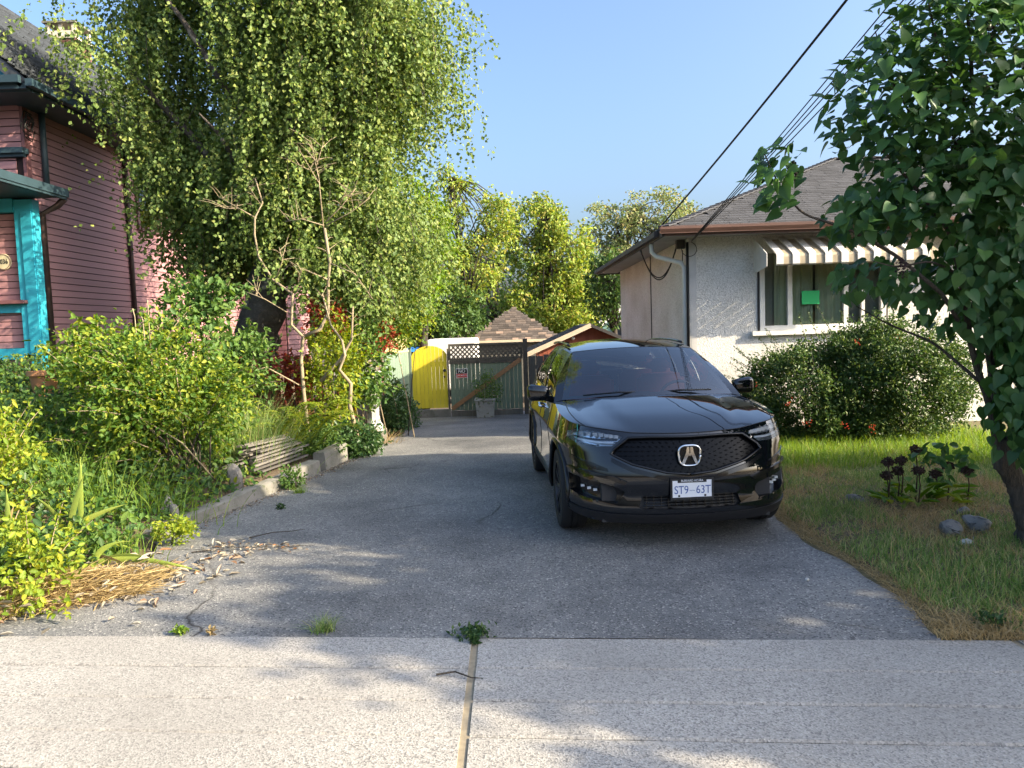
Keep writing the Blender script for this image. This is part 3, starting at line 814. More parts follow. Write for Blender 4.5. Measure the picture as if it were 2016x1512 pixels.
# ------------------------------------------------------------------ gates, fences and things at the end of the driveway
M['yellow'] = surf('yellow paint', (0.72, 0.60, 0.035), (0.60, 0.48, 0.03), 0.55, scale=5, objvar=0.06, spots=(18, 0.7, (0.42, 0.34, 0.06)), stretch=(1, 1, 0.3))
M['sage'] = surf('weathered sage green paint', (0.19, 0.255, 0.18), (0.12, 0.165, 0.115), 0.75, scale=5, objvar=0.14, spots=(14, 0.66, (0.2, 0.19, 0.14)), stretch=(3, 3, 0.5))
M['sage_pale'] = surf('pale sage paint', (0.19, 0.26, 0.2), (0.14, 0.2, 0.15), 0.7, scale=5, objvar=0.1, stretch=(3, 3, 0.5))
M['dark_lattice'] = surf('dark stained wood', (0.10, 0.09, 0.07), (0.06, 0.055, 0.045), 0.8, scale=8)
M['grey_wood'] = surf('grey weathered wood', (0.16, 0.15, 0.125), (0.095, 0.09, 0.075), 0.85, scale=4, objvar=0.25, stretch=(5, 5, 0.6), bump=0.3, bscale=40)
M['cedar'] = surf('new cedar brace', (0.34, 0.19, 0.09), (0.26, 0.14, 0.065), 0.7, scale=5, stretch=(1, 8, 8))
M['cream_wood'] = surf('cream painted lattice', (0.66, 0.55, 0.27), (0.55, 0.45, 0.22), 0.7, scale=6, objvar=0.08)
M['red_fence'] = surf('red brown fence stain', (0.27, 0.075, 0.04), (0.17, 0.05, 0.03), 0.75, scale=5, objvar=0.2, stretch=(5, 5, 0.6))
M['bare_picket'] = surf('bare wood picket', (0.5, 0.4, 0.26), (0.4, 0.3, 0.2), 0.8, scale=5, stretch=(5, 5, 0.6))
M['stone'] = surf('cast stone', (0.46, 0.45, 0.41), (0.30, 0.30, 0.26), 0.9, scale=6, bump=0.4, bscale=50, spots=(11, 0.6, (0.17, 0.18, 0.12)))
M['sign_white'] = plain('sign white', (0.8, 0.8, 0.78), 0.4)
M['sign_red'] = plain('sign red', (0.55, 0.03, 0.03), 0.4)
GY = 20.0
def gd(x, y): return float(drive_z(y))

# yellow arched gate
yg = empty('yellow_gate', (-2.1, GY, -0.42), 'bright yellow boarded garden gate with arched top at the end of the driveway', 'gate')
gx0, gx1 = -2.60, -1.675
nb = 9
bw = (gx1 - gx0) / nb
for k in range(nb):
    xa = gx0 + k * bw; xb = xa + bw - 0.006
    mb = MB(); poly = [(xa, GY, -0.24), (xb, GY, -0.24)]
    cxm = (gx0 + gx1) / 2; hw = (gx1 - gx0) / 2
    top = lambda x: 1.06 + 0.33 * math.sqrt(max(0, 1 - ((x - cxm) / (hw * 1.03)) ** 2))
    for i in range(4): xx = xb + (xa - xb) * i / 3; poly.append((xx, GY, top(xx)))
    mb.prism(poly, (0, 0.025, 0)); mb.build('board', M['yellow'], yg)
MB().box((gx0 + 0.05, GY + 0.03, 0.0), (gx1 - 0.05, GY + 0.07, 0.12)).box((gx0 + 0.05, GY + 0.03, 0.85), (gx1 - 0.05, GY + 0.07, 0.97)).build('ledges', M['yellow'], yg)
MB().lathe([(0.0, -0.06), (0.03, -0.055), (0.036, -0.035), (0.02, -0.02), (0.02, 0.0), (0.04, 0.0)], (gx1 - 0.075, GY - 0.002, 0.74), 12, 'Y').build('knob', M['black_paint'], yg, True)
MB().box((gx1 - 0.1, GY - 0.012, 0.55), (gx1 - 0.06, GY - 0.001, 0.6)).build('latch', M['iron'], yg)
tag(MB().box((-2.66, GY - 0.05, -0.56), (-1.62, GY + 0.12, -0.28)).build('gate_step', M['concrete']), 'low grey concrete step under the yellow gate', 'step')
# green gate with lattice, brace
gg = empty('green_gate', (-0.65, GY, -0.42), 'tall sage green driveway gate with lattice top and orange brown diagonal brace', 'gate')
SB = unit_board('board', M['sage'])
x0, x1 = -1.60, 0.27
nb = 17; bw = (x1 - x0) / nb
for k in range(nb):
    zb = -0.32 + random.uniform(-0.01, 0.01)
    piece('board', SB, (x0 + (k + 0.5) * bw, GY, (zb + 0.99) / 2), (bw - 0.004, 0.022, 0.99 - zb), gg)
fr = MB().box((x0 - 0.03, GY - 0.03, 0.99), (x1 + 0.03, GY + 0.03, 1.05)).box((x0 - 0.03, GY - 0.03, 1.36), (x1 + 0.03, GY + 0.03, 1.42)).box((x0 - 0.03, GY - 0.03, 1.05), (x0 + 0.02, GY + 0.03, 1.36)).box((x1 - 0.03, GY - 0.03, 1.05), (x1 + 0.03, GY + 0.03, 1.36)).build('lattice_frame', M['dark_lattice'], gg)
DL = unit_board('slat', M['dark_lattice'])
lattice(fr, x0 + 0.02, x1 - 0.03, 1.05, 1.36, GY - 0.008, 0.118, 0.036, DL)
MB().beam((x0 + 0.02, GY - 0.035, -0.27), (x1 - 0.03, GY - 0.035, 0.97), 0.03, 0.11).build('brace', M['cedar'], gg)
MB().box((x0 - 0.02, GY - 0.03, 0.90), (x1, GY - 0.012, 0.985)).build('top_rail', M['dark_lattice'], gg)
MB().box((x0, GY - 0.03, -0.50), (x1, GY + 0.01, -0.33)).build('bottom_board', M['grey_wood'], gg)
tag(MB().box((x1 + 0.04, GY - 0.06, -0.6), (x1 + 0.16, GY + 0.08, 1.5)).build('gate_post', M['dark_lattice']), 'dark square timber post between green gate and grey fence', 'post')
tag(MB().box((-2.665, GY - 0.04, -0.6), (-2.605, GY + 0.06, 1.42)).build('gate_post', M['sage_pale']), 'slim pale green post hinging the yellow gate', 'post')
tag(MB().box((-1.672, GY - 0.04, -0.6), (-1.634, GY + 0.06, 1.3)).build('gate_post', M['dark_lattice']), 'thin dark post between yellow gate and green gate', 'post')
# no smoking sign
sg = empty('no_smoking_sign', (-1.30, GY - 0.02, 0.65), 'small black and red NO SMOKING sign screwed to the green gate', 'sign')
MB().box((-1.45, GY - 0.022, 0.53), (-1.15, GY - 0.014, 0.775)).build('plate', M['sign_white'], sg)
MB().box((-1.438, GY - 0.0255, 0.645), (-1.162, GY - 0.0225, 0.763)).build('upper_field', M['black_paint'], sg)
MB().box((-1.438, GY - 0.0255, 0.542), (-1.162, GY - 0.0225, 0.638)).build('lower_field', M['sign_red'], sg)
t1 = link('lettering', text_mesh('lettering', 'NO', 0.12, M['sign_white'], 0.001), sg); t1.location = (-1.30, GY - 0.028, 0.703); t1.rotation_euler = (R(90), 0, 0)
t2 = link('lettering', text_mesh('lettering', 'SMOKING', 0.068, M['sign_white'], 0.001, sx=0.85), sg); t2.location = (-1.30, GY - 0.028, 0.59); t2.rotation_euler = (R(90), 0, 0)
# grey boarded fence to the right of the gate
gf = empty('grey_fence', (1.4, GY + 0.1, -0.45), 'tall grey weathered board fence behind the parked car', 'fence')
GB = unit_board('board', M['grey_wood'])
x = 0.45
while x < 3.0:
    w = random.choice([0.13, 0.14, 0.19]); h = 1.06 + random.uniform(-0.03, 0.03)
    piece('board', GB, (x + w / 2, GY + 0.1, (-0.5 + h) / 2), (w, 0.022, h + 0.5), gf, (0, random.uniform(-0.008, 0.008), 0))
    x += w + (0.008 if x < 0.9 else random.choice([0.01, 0.02, 0.035]))
MB().box((0.45, GY + 0.115, 0.7), (3.0, GY + 0.16, 0.79)).box((0.45, GY + 0.115, -0.2), (3.0, GY + 0.16, -0.11)).build('rails', M['grey_wood'], gf)
# sage side fence with cream lattice running back to the gate
sf = empty('sage_side_fence', (-2.8, 19.2, -0.4), 'pale sage boarded fence panel topped with cream lattice beside the yellow gate', 'fence')
P0, P1 = Vector((-3.02, 18.2, 0)), Vector((-2.67, 19.9, 0)); dirn = (P1 - P0).normalized(); rz = math.atan2(dirn.y, dirn.x); ln = (P1 - P0).length
PS = unit_board('board', M['sage_pale'])
nb = 12
for k in range(nb):
    c = P0 + dirn * ((k + 0.5) * ln / nb); piece('board', PS, (c.x, c.y, 0.48), (ln / nb - 0.006, 0.02, 1.55), sf, (0, 0, rz))
lf = MB()
for (za, zb) in ((1.26, 1.31), (1.58, 1.63)): lf.beam((P0.x, P0.y, (za + zb) / 2), (P1.x, P1.y, (za + zb) / 2), 0.05, zb - za)
lfo = lf.build('lattice_frame', M['cream_wood'], sf)
MB().beam((P0.x + .03, P0.y - .01, -0.25), (P1.x + .03, P1.y - .01, -0.25), 0.05, 0.1).build('bottom_rail', M['sage_pale'], sf)
CL = unit_board('slat', M['cream_wood'])
for k in range(26):
    for s_ in (-1, 1):
        a = (k - 3) * 0.085; p = a if s_ > 0 else a + 0.27; q = a + 0.27 if s_ > 0 else a
        za, zb = 1.31, 1.58
        lo, hi = min(p, q), max(p, q)
        if lo < -0.001 or hi > ln: continue
        A = P0 + dirn * p; B = P0 + dirn * q; nrm = Vector((dirn.y, -dirn.x, 0)) * (0.006 * s_)
        o = beam_piece('slat', CL, (A.x + nrm.x, A.y + nrm.y, za), (B.x + nrm.x, B.y + nrm.y, zb), 0.008, 0.035, lfo)
# red brown picket fence behind the shrubs
def picket(me_mat, h): 
    w = 0.115
    return MB().prism([(-w / 2, 0, 0), (w / 2, 0, 0), (w / 2, 0, h - 0.05), (w / 4, 0, h), (-w / 4, 0, h), (-w / 2, 0, h - 0.05)], (0, 0.02, 0)).mesh('picket', me_mat)
rfe = empty('red_picket_fence', (-3.8, 12.3, 0.5), 'red brown picket fence half hidden by vines in front of the leaning birch', 'fence')
pm = picket(M['red_fence'], 1.05); pb = picket(M['bare_picket'], 1.05)
for k in range(15):
    x = -4.95 + k * 0.165; y = 12.1 + 0.035 * k
    o = link('picket', pb if k == 12 else pm, rfe); o.location = (x, y, 0.44 + random.uniform(-0.02, 0.02)); o.rotation_euler = (0, random.uniform(-0.02, 0.02), 0.2)
for z in (0.72, 1.22): MB().beam((-5.0, 12.14, z), (-2.6, 12.64, z), 0.04, 0.09).build('rail', M['red_fence'], rfe)
rf2 = empty('red_picket_fence', (-2.9, 16.8, 0.0), 'short run of dark red fence boards joining the sage fence panel', 'fence')
pm2 = picket(M['red_fence'], 1.55)
for k in range(9):
    o = link('picket', pm2, rf2); t = k / 8; o.location = (-2.62 - 0.42 * t, 15.6 + 2.5 * t, -0.17 - 0.12 * t); o.rotation_euler = (0, 0, 1.73 + 0.0)
MB().beam((-2.68, 15.6, 0.95), (-3.1, 18.1, 0.95), 0.04, 0.09).build('rails', M['red_fence'], rf2)
# stone pedestal
pd = empty('stone_pedestal', (-2.42, 13.2, 0.1), 'grey cast stone pedestal with flared top standing among the vines', 'pedestal')
MB().lathe([(0, 0.02), (0.17, 0.02), (0.17, 0.12), (0.13, 0.18), (0.105, 0.3), (0.11, 0.62), (0.13, 0.68), (0.13, 0.71), (0.10, 0.73)], (-2.42, 13.2, 0.08), 8).build('shaft', M['stone'], pd, angle=30)
MB().lathe([(0.1, 0.0), (0.13, 0.06), (0.185, 0.3), (0.2, 0.31), (0.2, 0.345), (0.15, 0.345), (0.14, 0.30), (0, 0.28)], (-2.42, 13.2, 0.8), 4).build('flared_top', M['stone'], pd)
# planter box by the gate
pl = empty('planter', (-0.70, 19.3, -0.45), 'square weathered concrete planter in front of the green gate', 'planter')
MB().add([(-0.90, 19.1, -0.45), (-0.48, 19.1, -0.45), (-0.48, 19.5, -0.45), (-0.90, 19.5, -0.45), (-0.93, 19.06, 0.0), (-0.45, 19.06, 0.0), (-0.45, 19.54, 0.0), (-0.93, 19.54, 0.0)], [(0, 1, 5, 4), (1, 2, 6, 5), (2, 3, 7, 6), (3, 0, 4, 7)]).box((-0.95, 19.03, 0.0), (-0.43, 19.57, 0.045)).build('tub', M['stone'], pl)
MB().box((-0.92, 19.08, -0.48), (-0.86, 19.52, -0.44)).box((-0.52, 19.08, -0.48), (-0.46, 19.52, -0.44)).build('feet', M['stone'], pl)

# ------------------------------------------------------------------ buildings and things beyond the gate
M['mossy'] = surf('mossy mixed shingle', (0.12, 0.097, 0.085), (0.08, 0.066, 0.058), 0.9, scale=6)
def mossy_var(m):
    nt = m.node_tree; b = nt.nodes['Principled BSDF']; src = b.inputs['Base Color'].links[0].from_socket
    g = node(nt, 'ShaderNodeNewGeometry')
    rp = ramp(nt, [(0.0, (0.5, 0.5, 0.5)), (0.55, (1.05, 1.05, 1.05)), (0.8, (1.4, 1.3, 1.2)), (0.9, (2.6, 2.3, 2.0)), (1.0, (2.9, 2.5, 2.2))])
    L(nt, g.outputs['Random Per Island'], rp.inputs[0])
    L(nt, mixc(nt, 1.0, src, rp.outputs[0], 'MULTIPLY'), b.inputs['Base Color'])
mossy_var(M['mossy'])
M['red_shed'] = surf('red shed boards', (0.34, 0.10, 0.055), (0.26, 0.075, 0.045), 0.75, scale=4, objvar=0.15, stretch=(4, 4, 0.5))
M['pale_timber'] = surf('pale barge board', (0.62, 0.50, 0.36), (0.5, 0.4, 0.28), 0.7, scale=4)
M['teal'] = surf('teal siding', (0.16, 0.30, 0.29), (0.13, 0.25, 0.25), 0.7)
M['slate'] = surf('blue grey slate', (0.13, 0.15, 0.18), (0.09, 0.11, 0.135), 0.8, scale=6)
M['tarp_white'] = surf('white cover', (0.75, 0.74, 0.70), (0.62, 0.60, 0.55), 0.6, scale=2, bump=0.5, bscale=4, bdist=0.04)
M['tarp_blue'] = plain('blue tarp', (0.03, 0.2, 0.55), 0.4)
# brown pyramid-roofed garage
g0 = -1.25
ga = empty('garage', (0.2, 34, g0), 'small garage with mottled brown pyramid roof beyond the lattice gate', 'garage')
MB().box((-1.6, 34.2, g0), (2.0, 37.8, 1.25)).build('walls', M['grey_wood'], ga)
ap = (0.15, 36, 2.72); ev = [(-1.95, 33.9, 1.22), (2.25, 33.9, 1.22), (2.25, 38.1, 1.22), (-1.95, 38.1, 1.22)]
gr = MB().add(ev + [ap], [(0, 1, 4), (1, 2, 4), (2, 3, 4), (3, 0, 4), (0, 3, 2, 1)]).build('roof', M['mossy'], ga)
s1 = math.hypot(2.1, 1.5)
roof_tabs(ev[0], (1, 0, 0), (0, 2.1, 1.5), 4.2, s1, 0.17, 0.3, M['mossy'], 'shingle_courses', gr, lambda u, v: v * 2.1 / s1 <= min(u, 4.2 - u) + 0.03, th=0.02, seed=9)
roof_tabs(ev[0], (0, 1, 0), (2.1, 0, 1.5), 4.2, s1, 0.17, 0.3, M['mossy'], 'shingle_courses', gr, lambda u, v: v * 2.1 / s1 <= min(u, 4.2 - u) + 0.03, th=0.02, seed=10)
MB().box((-1.95, 33.86, 1.12), (2.25, 33.9, 1.24)).build('fascia', M['pale_timber'], ga)
# red gabled shed
rs0 = -0.85
rs = empty('red_shed', (2.2, 26, rs0), 'red boarded shed with pale barge board and dark shingled gable behind the car', 'shed')
RB = unit_board('board', M['red_shed'])
apx, apz, ex0, ez0, ex1, ez1 = 2.72, 1.83, 0.52, 0.90, 4.4, 1.05
MB().box((0.95, 26.25, rs0), (4.2, 29.5, 0.9)).prism([(0.95, 26.25, 0.9), (4.2, 26.25, 0.9), (4.2, 26.25, 1.1), (apx, 26.25, 1.72), (0.95, 26.25, 1.02)], (0, 3.2, 0)).build('walls', M['red_shed'], rs)
k = 0.95
while k < 4.15:
    top = apz - 0.1 - (apx - k - 0.07) * 0.423 if k + 0.07 < apx else apz - 0.1 - (k + 0.07 - apx) * 0.44
    piece('board', RB, (k + 0.07, 26.235, (rs0 + top) / 2), (0.132, 0.02, top - rs0), rs); k += 0.145
rr1 = MB().prism([(ex0, 25.85, ez0), (apx, 25.85, apz), (ex1 + .1, 25.85, ez1), (ex1 + .1, 25.85, ez1 - 0.07), (apx, 25.85, apz - 0.08), (ex0, 25.85, ez0 - 0.07)], (0, 4.0, 0)).build('roof', M['shingle'], rs)
roof_tabs((ex0, 25.83, ez0), (0, 1, 0), (apx - ex0, 0, apz - ez0), 4.0, math.hypot(apx - ex0, apz - ez0), 0.16, 0.3, M['shingle'], 'shingle_courses', rr1, th=0.025, seed=12)
MB().beam((ex0, 25.82, ez0 - 0.05), (apx, 25.82, apz - 0.05), 0.03, 0.15).build('barge_board', M['pale_timber'], rs)
MB().beam((apx, 25.82, apz - 0.05), (ex1, 25.82, ez1 - 0.05), 0.03, 0.1).build('barge_board', M['fascia'], rs)
MB().lathe([(0, -0.05), (0.05, -0.04), (0.06, 0.0)], (2.13, 26.2, 1.35), 10, 'Y').build('lamp', M['white_paint'], rs, True)
MB().box((1.75, 26.18, 1.16), (2.0, 26.222, 1.24)).build('vent', M['dark'], rs)
# far teal house
th_ = empty('teal_house', (6.5, 43, -1.6), 'distant teal house with white gable trim and blue grey roof', 'house')
MB().box((5.1, 43, -1.6), (10, 50, 1.9)).prism([(5.1, 43, 1.9), (10, 43, 1.9), (7.5, 43, 3.4)], (0, 7, 0)).build('wall', M['teal'], th_)
MB().prism([(4.4, 42.4, 1.45), (7.5, 42.4, 3.75), (10.6, 42.4, 1.45), (10.6, 42.4, 1.3), (7.5, 42.4, 3.58), (4.4, 42.4, 1.3)], (0, 8, 0)).build('roof', M['slate'], th_)
MB().prism([(2.9, 44.5, 1.25), (5.2, 44.5, 2.9), (7.6, 44.5, 2.9), (7.6, 44.5, 1.25)], (0, 4, 0)).build('side_roof', M['slate'], th_)
MB().beam((4.4, 42.36, 1.36), (7.5, 42.36, 3.66), 0.06, 0.3).build('gable_trim', M['white_paint'], th_)
w_ = MB().box((5.75, 42.9, 0.9), (6.5, 42.98, 2.0)).build('window', M['white_paint'], th_)
MB().box((5.88, 42.87, 1.0), (6.37, 42.89, 1.9)).build('pane', M['glass_dark'], w_)
# white covered trailer and blue tarp behind the yellow gate
wc = empty('covered_trailer', (-2.1, 27, -0.85), 'trailer under a white cover showing above the yellow gate', 'trailer')
bm = bmesh.new(); bmesh.ops.create_cube(bm, size=1.0)
for v in bm.verts: v.co = Vector((-2.13 + v.co.x * 1.82, 28.4 + v.co.y * 2.8, 0.55 + v.co.z * 1.8))
bmesh.ops.bevel(bm, geom=bm.edges[:], offset=0.13, segments=3, affect='EDGES', profile=0.6)
me = bpy.data.meshes.new('cover'); bm.to_mesh(me); bm.free(); me.materials.append(M['tarp_white']); link('cover', me, wc)
MB().box((-2.9, 27.2, -0.6), (-1.4, 29.5, -0.36)).build('chassis', M['dark'], wc)
for sx in (-2.95, -1.3): MB().lathe([(0.0, -0.08), (0.3, -0.08), (0.33, 0), (0.3, 0.08), (0, 0.08)], (sx, 28.4, -0.62), 16, 'X').build('wheel', M['black_paint'], wc)
bt = empty('blue_bin', (-3.35, 27.5, -0.85), 'blue lidded bin seen left of the white covered trailer', 'bin')
MB().add([(-3.6, 27.2, -0.88), (-3.15, 27.2, -0.88), (-3.15, 27.8, -0.88), (-3.6, 27.8, -0.88), (-3.68, 27.1, 1.05), (-3.06, 27.1, 1.05), (-3.06, 27.9, 1.05), (-3.68, 27.9, 1.05)], [(0, 1, 5, 4), (1, 2, 6, 5), (2, 3, 7, 6), (3, 0, 4, 7), (0, 3, 2, 1)]).build('tub', M['dark'], bt)
MB().prism([(-3.7, 27.06, 1.05), (-3.7, 27.94, 1.05), (-3.7, 27.8, 1.2), (-3.7, 27.15, 1.17)], (0.66, 0, 0)).build('lid', M['tarp_blue'], bt)
# neighbouring roof beyond the side fence
nr = empty('grey_roofed_house', (-6.5, 38, -1.3), 'distant house with grey brown roof showing under the birch', 'house')
MB().box((-8.6, 37.2, -1.35), (-4.3, 42, 1.25)).build('wall', M['cream'], nr)
MB().prism([(-9, 36.8, 1.2), (-3.9, 36.8, 1.2), (-5.2, 36.8, 2.5), (-7.7, 36.8, 2.5)], (0, 5.6, 0)).build('roof', M['mossy'], nr)

# ------------------------------------------------------------------ overhead wires
def wire(name, pts, r, label, sag=0.0, mat=None):
    out = []
    for (p, q) in zip(pts[:-1], pts[1:]):
        for i in range(20): out.append(Vector(p).lerp(Vector(q), i / 20) - Vector((0, 0, sag * 4 * (i / 20) * (1 - i / 20))))
    out.append(Vector(pts[-1]))
    return tag(MB().tube(out, r, 6).build(name, mat or M['cable'], smooth=True), label, 'wire', 'overhead service wires')
# ------------------------------------------------------------------ black SUV
M['paint'] = plain('black car paint', (0.004, 0.005, 0.007), 0.04, 0.0, 1.0)
M['paint'].node_tree.nodes['Principled BSDF'].inputs['Specular IOR Level'].default_value = 0.05
M['gloss_black'] = plain('gloss black trim', (0.006, 0.006, 0.007), 0.15)
M['matt_black'] = surf('black plastic', (0.012, 0.012, 0.014), (0.008, 0.008, 0.009), 0.5, scale=20)
M['grille_black'] = plain('grille black', (0.003, 0.003, 0.004), 0.25)
M['rubber'] = surf('tyre rubber', (0.014, 0.014, 0.015), (0.022, 0.021, 0.02), 0.8, scale=15)
M['rim'] = plain('dark alloy', (0.06, 0.062, 0.066), 0.35, 0.9)
M['chrome'] = plain('chrome', (0.86, 0.87, 0.88), 0.07, 1.0)
M['lamp_inner'] = plain('lamp reflector', (0.72, 0.75, 0.78), 0.2, 0.8)
M['lamp_glass'] = glassmat('lamp lens', (0.9, 0.93, 0.95), 0.0, 1.45, 0.02)
M['led'] = plain('clear lamp jewel', (0.86, 0.88, 0.9), 0.12, 0.2)
M['windscreen'] = glassmat('windscreen glass', (0.92, 0.97, 0.97), 0.0, 1.6, 0.12)
M['privacy'] = glassmat('tinted side glass', (0.16, 0.18, 0.18), 0.0, 1.5, 0.06)
M['red_leather'] = surf('red leather', (0.45, 0.07, 0.035), (0.36, 0.055, 0.03), 0.5, scale=5)
M['dash'] = plain('dashboard plastic', (0.025, 0.025, 0.027), 0.7)
M['plate_white'] = plain('plate white', (0.78, 0.8, 0.84), 0.4)
M['plate_blue'] = plain('plate blue', (0.03, 0.08, 0.3), 0.4)

M['grille_black'].node_tree.nodes['Principled BSDF'].inputs['Specular IOR Level'].default_value = 0.15
M['paint'].node_tree.nodes['Principled BSDF'].inputs['Coat IOR'].default_value = 1.7
CAR = empty('black_suv', (1.385, 5.95, 0.004), 'glossy black SUV with red seats parked facing the street', 'car', rz=R(2.8))
CAR.scale = (1.04, 1.0, 0.985)
def cbuild(mb, name, mat, parent=None, **k): return mb.build(name, mat, parent or CAR, local=True, **k)

plan = [(0, 0), (0.25, 0.012), (0.48, 0.05), (0.66, 0.125), (0.79, 0.25), (0.875, 0.43), (0.92, 0.66), (0.942, 0.95), (0.945, 1.5), (0.935, 2.2), (0.94, 3.0), (0.95, 3.7), (0.925, 4.2), (0.85, 4.52), (0.66, 4.66), (0.33, 4.72), (0, 4.73)]
def catmull(pts, n):
    P = [Vector((2 * pts[0][0] - pts[1][0], pts[1][1]))] + [Vector(p) for p in pts] + [Vector((-pts[-2][0], pts[-2][1]))]
    P[0] = Vector((-pts[1][0], pts[1][1]))
    out = []
    for i in range(1, len(P) - 2):
        for k in range(n):
            t = k / n; a, b, c, d = P[i - 1], P[i], P[i + 1], P[i + 2]
            out.append(0.5 * ((2 * b) + (c - a) * t + (2 * a - 5 * b + 4 * c - d) * t * t + (3 * b - a - 3 * c + d) * t ** 3))
    out.append(P[-2]); return out
pc = np.array([tuple(p) for p in catmull(plan, 16)])
ps = np.concatenate([[0], np.cumsum(np.hypot(*np.diff(pc, axis=0).T))])
tang = np.gradient(pc, ps, axis=0); tang /= np.linalg.norm(tang, axis=1)[:, None]
nrm = np.stack([tang[:, 1], -tang[:, 0]], 1)          # outward
SMAX = ps[-1]
i_side = int(np.argmax(pc[:, 0] > 0.94))
def s_of_x(x): return math.copysign(float(np.interp(abs(x), pc[:np.argmax(pc[:, 0]), 0], ps[:np.argmax(pc[:, 0])])), x)
def s_of_y(y): return float(np.interp(y, pc[:, 1], ps))
T_df = ([0.18, 0.22, 0.28, 0.34, 0.40, 0.46, 0.54, 0.62, 0.70, 0.80, 0.90, 0.95, 1.0], [0.13, 0.075, 0.03, 0.012, 0.02, 0.028, 0.012, 0.012, 0.03, 0.065, 0.11, 0.14, 0.18])
T_ds = ([0.22, 0.30, 0.38, 0.50, 0.66, 0.80, 0.845, 0.90, 1.0, 1.06, 1.10, 1.2], [0.06, 0.025, 0.0, 0.012, 0.018, 0.006, 0.0, 0.014, 0.035, 0.05, 0.065, 0.1])
T_dr = ([0.25, 0.4, 0.6, 0.9, 1.2], [0.08, 0.02, 0.0, 0.05, 0.14])
T_zt = ([0, 0.2, 0.45, 0.7, 0.95, 1.2, 1.6, 1.95, 2.6, 4.0, 4.8, 5.5, 6.3], [0.945, 0.948, 0.958, 0.985, 1.005, 1.025, 1.06, 1.095, 1.115, 1.15, 1.175, 1.19, 1.2])
T_zb = ([0, 0.6, 1.0, 1.3, 1.6, 4.6, 5.2, 6.3], [0.215, 0.225, 0.26, 0.29, 0.27, 0.28, 0.33, 0.33])
def zt(s): return float(np.interp(abs(s), *T_zt))
def zb(s): return float(np.interp(abs(s), *T_zb))
def bp(s, z, out=0.0):
    a = min(abs(s), SMAX); x = float(np.interp(a, ps, pc[:, 0])); y = float(np.interp(a, ps, pc[:, 1]))
    nx_ = float(np.interp(a, ps, nrm[:, 0])); ny_ = float(np.interp(a, ps, nrm[:, 1]))
    wf = max(0, -ny_) ** 1.3; wr = max(0, ny_) ** 1.3; ws = max(0, 1 - wf - wr)
    d = wf * float(np.interp(z, *T_df)) + ws * float(np.interp(z, *T_ds)) + wr * float(np.interp(z, *T_dr))
    k = out - d
    return ((x + nx_ * k) * (1 if s >= 0 else -1), y + ny_ * k, z)
def inside(p, poly):
    x, y = p; c = False; j = len(poly) - 1
    for i in range(len(poly)):
        xi, yi = poly[i]; xj, yj = poly[j]
        if (yi > y) != (yj > y) and x < (xj - xi) * (y - yi) / (yj - yi) + xi: c = not c
        j = i
    return c
def dens(poly, step=0.03):
    out = []
    for i in range(len(poly)):
        a, b = poly[i], poly[(i + 1) % len(poly)]; n_ = max(1, int(math.hypot(b[0] - a[0], b[1] - a[1]) / step))
        out += [(a[0] + (b[0] - a[0]) * k / n_, a[1] + (b[1] - a[1]) * k / n_) for k in range(n_)]
    return out
def fill(outer, holes, grid):
    vs = []; es = []
    for poly in [outer] + holes:
        n0 = len(vs); vs += [Vector(p) for p in poly]; es += [(n0 + i, n0 + (i + 1) % len(poly)) for i in range(len(poly))]
    vs += [Vector(g) for g in grid]
    r_ = delaunay_2d_cdt(vs, es, [], 0, 1e-5)
    V2, F2 = r_[0], r_[2]; F = []
    for f in F2:
        c = sum((V2[i] for i in f), Vector((0, 0))) / len(f)
        if inside(c, outer) and not any(inside(c, h) for h in holes): F.append(tuple(f))
    used = sorted({i for f in F for i in f}); mp = {u: i for i, u in enumerate(used)}
    return [V2[u] for u in used], [tuple(mp[i] for i in f) for f in F]
def xz(poly): return [(s_of_x(x), z) for x, z in poly]
def mirror(poly): return [(-a, b) for a, b in poly][::-1]
def patch(name, poly, off, mat, wall=True, parent=None, step=0.03, holes=[]):
    """panel following the body surface at offset off, with a return wall to the skin"""
    poly = dens(poly, step); lo = [min(p[i] for p in poly) for i in (0, 1)]; hi = [max(p[i] for p in poly) for i in (0, 1)]
    grid = [(a, b) for a in np.arange(lo[0] + step / 2, hi[0], step) for b in np.arange(lo[1] + step / 2, hi[1], step)]
    V2, F2 = fill(poly, holes, [g for g in grid if inside(g, poly)])
    mb = MB(); mb.add([bp(v[0], v[1], off) for v in V2], F2)
    if wall:
        n0 = len(mb.v); n_ = len(poly)
        mb.v += [bp(p[0], p[1], off) for p in poly] + [bp(p[0], p[1], 0.0 if off < 0 else -0.01) for p in poly]
        mb.f += [(n0 + i, n0 + (i + 1) % n_, n0 + n_ + (i + 1) % n_, n0 + n_ + i) for i in range(n_)]
    return cbuild(mb, name, mat, parent, angle=35)

grille_h = [(0, 0.628), (0.18, 0.645), (0.44, 0.715), (0.61, 0.795), (0.585, 0.835), (0.475, 0.918), (0.3, 0.922), (0.0, 0.915)]
grille = xz(grille_h + mirror(grille_h)[1:-1])
head = xz([(0.515, 0.93), (0.61, 0.852), (0.72, 0.85), (0.855, 0.868), (0.9, 0.90), (0.902, 0.945), (0.86, 0.972), (0.76, 0.97), (0.62, 0.948)])
intake_h = [(0, 0.345), (0.36, 0.35), (0.40, 0.375), (0.37, 0.455), (0.30, 0.46), (0.0, 0.46)]
intake = xz(intake_h + mirror(intake_h)[1:-1])
fog = xz([(0.56, 0.40), (0.80, 0.43), (0.885, 0.46), (0.89, 0.60), (0.80, 0.585), (0.66, 0.56), (0.55, 0.53), (0.50, 0.49)])
slot = xz([(0.62, 0.655), (0.75, 0.675), (0.885, 0.73), (0.875, 0.76), (0.74, 0.72), (0.63, 0.68)])
arch = []
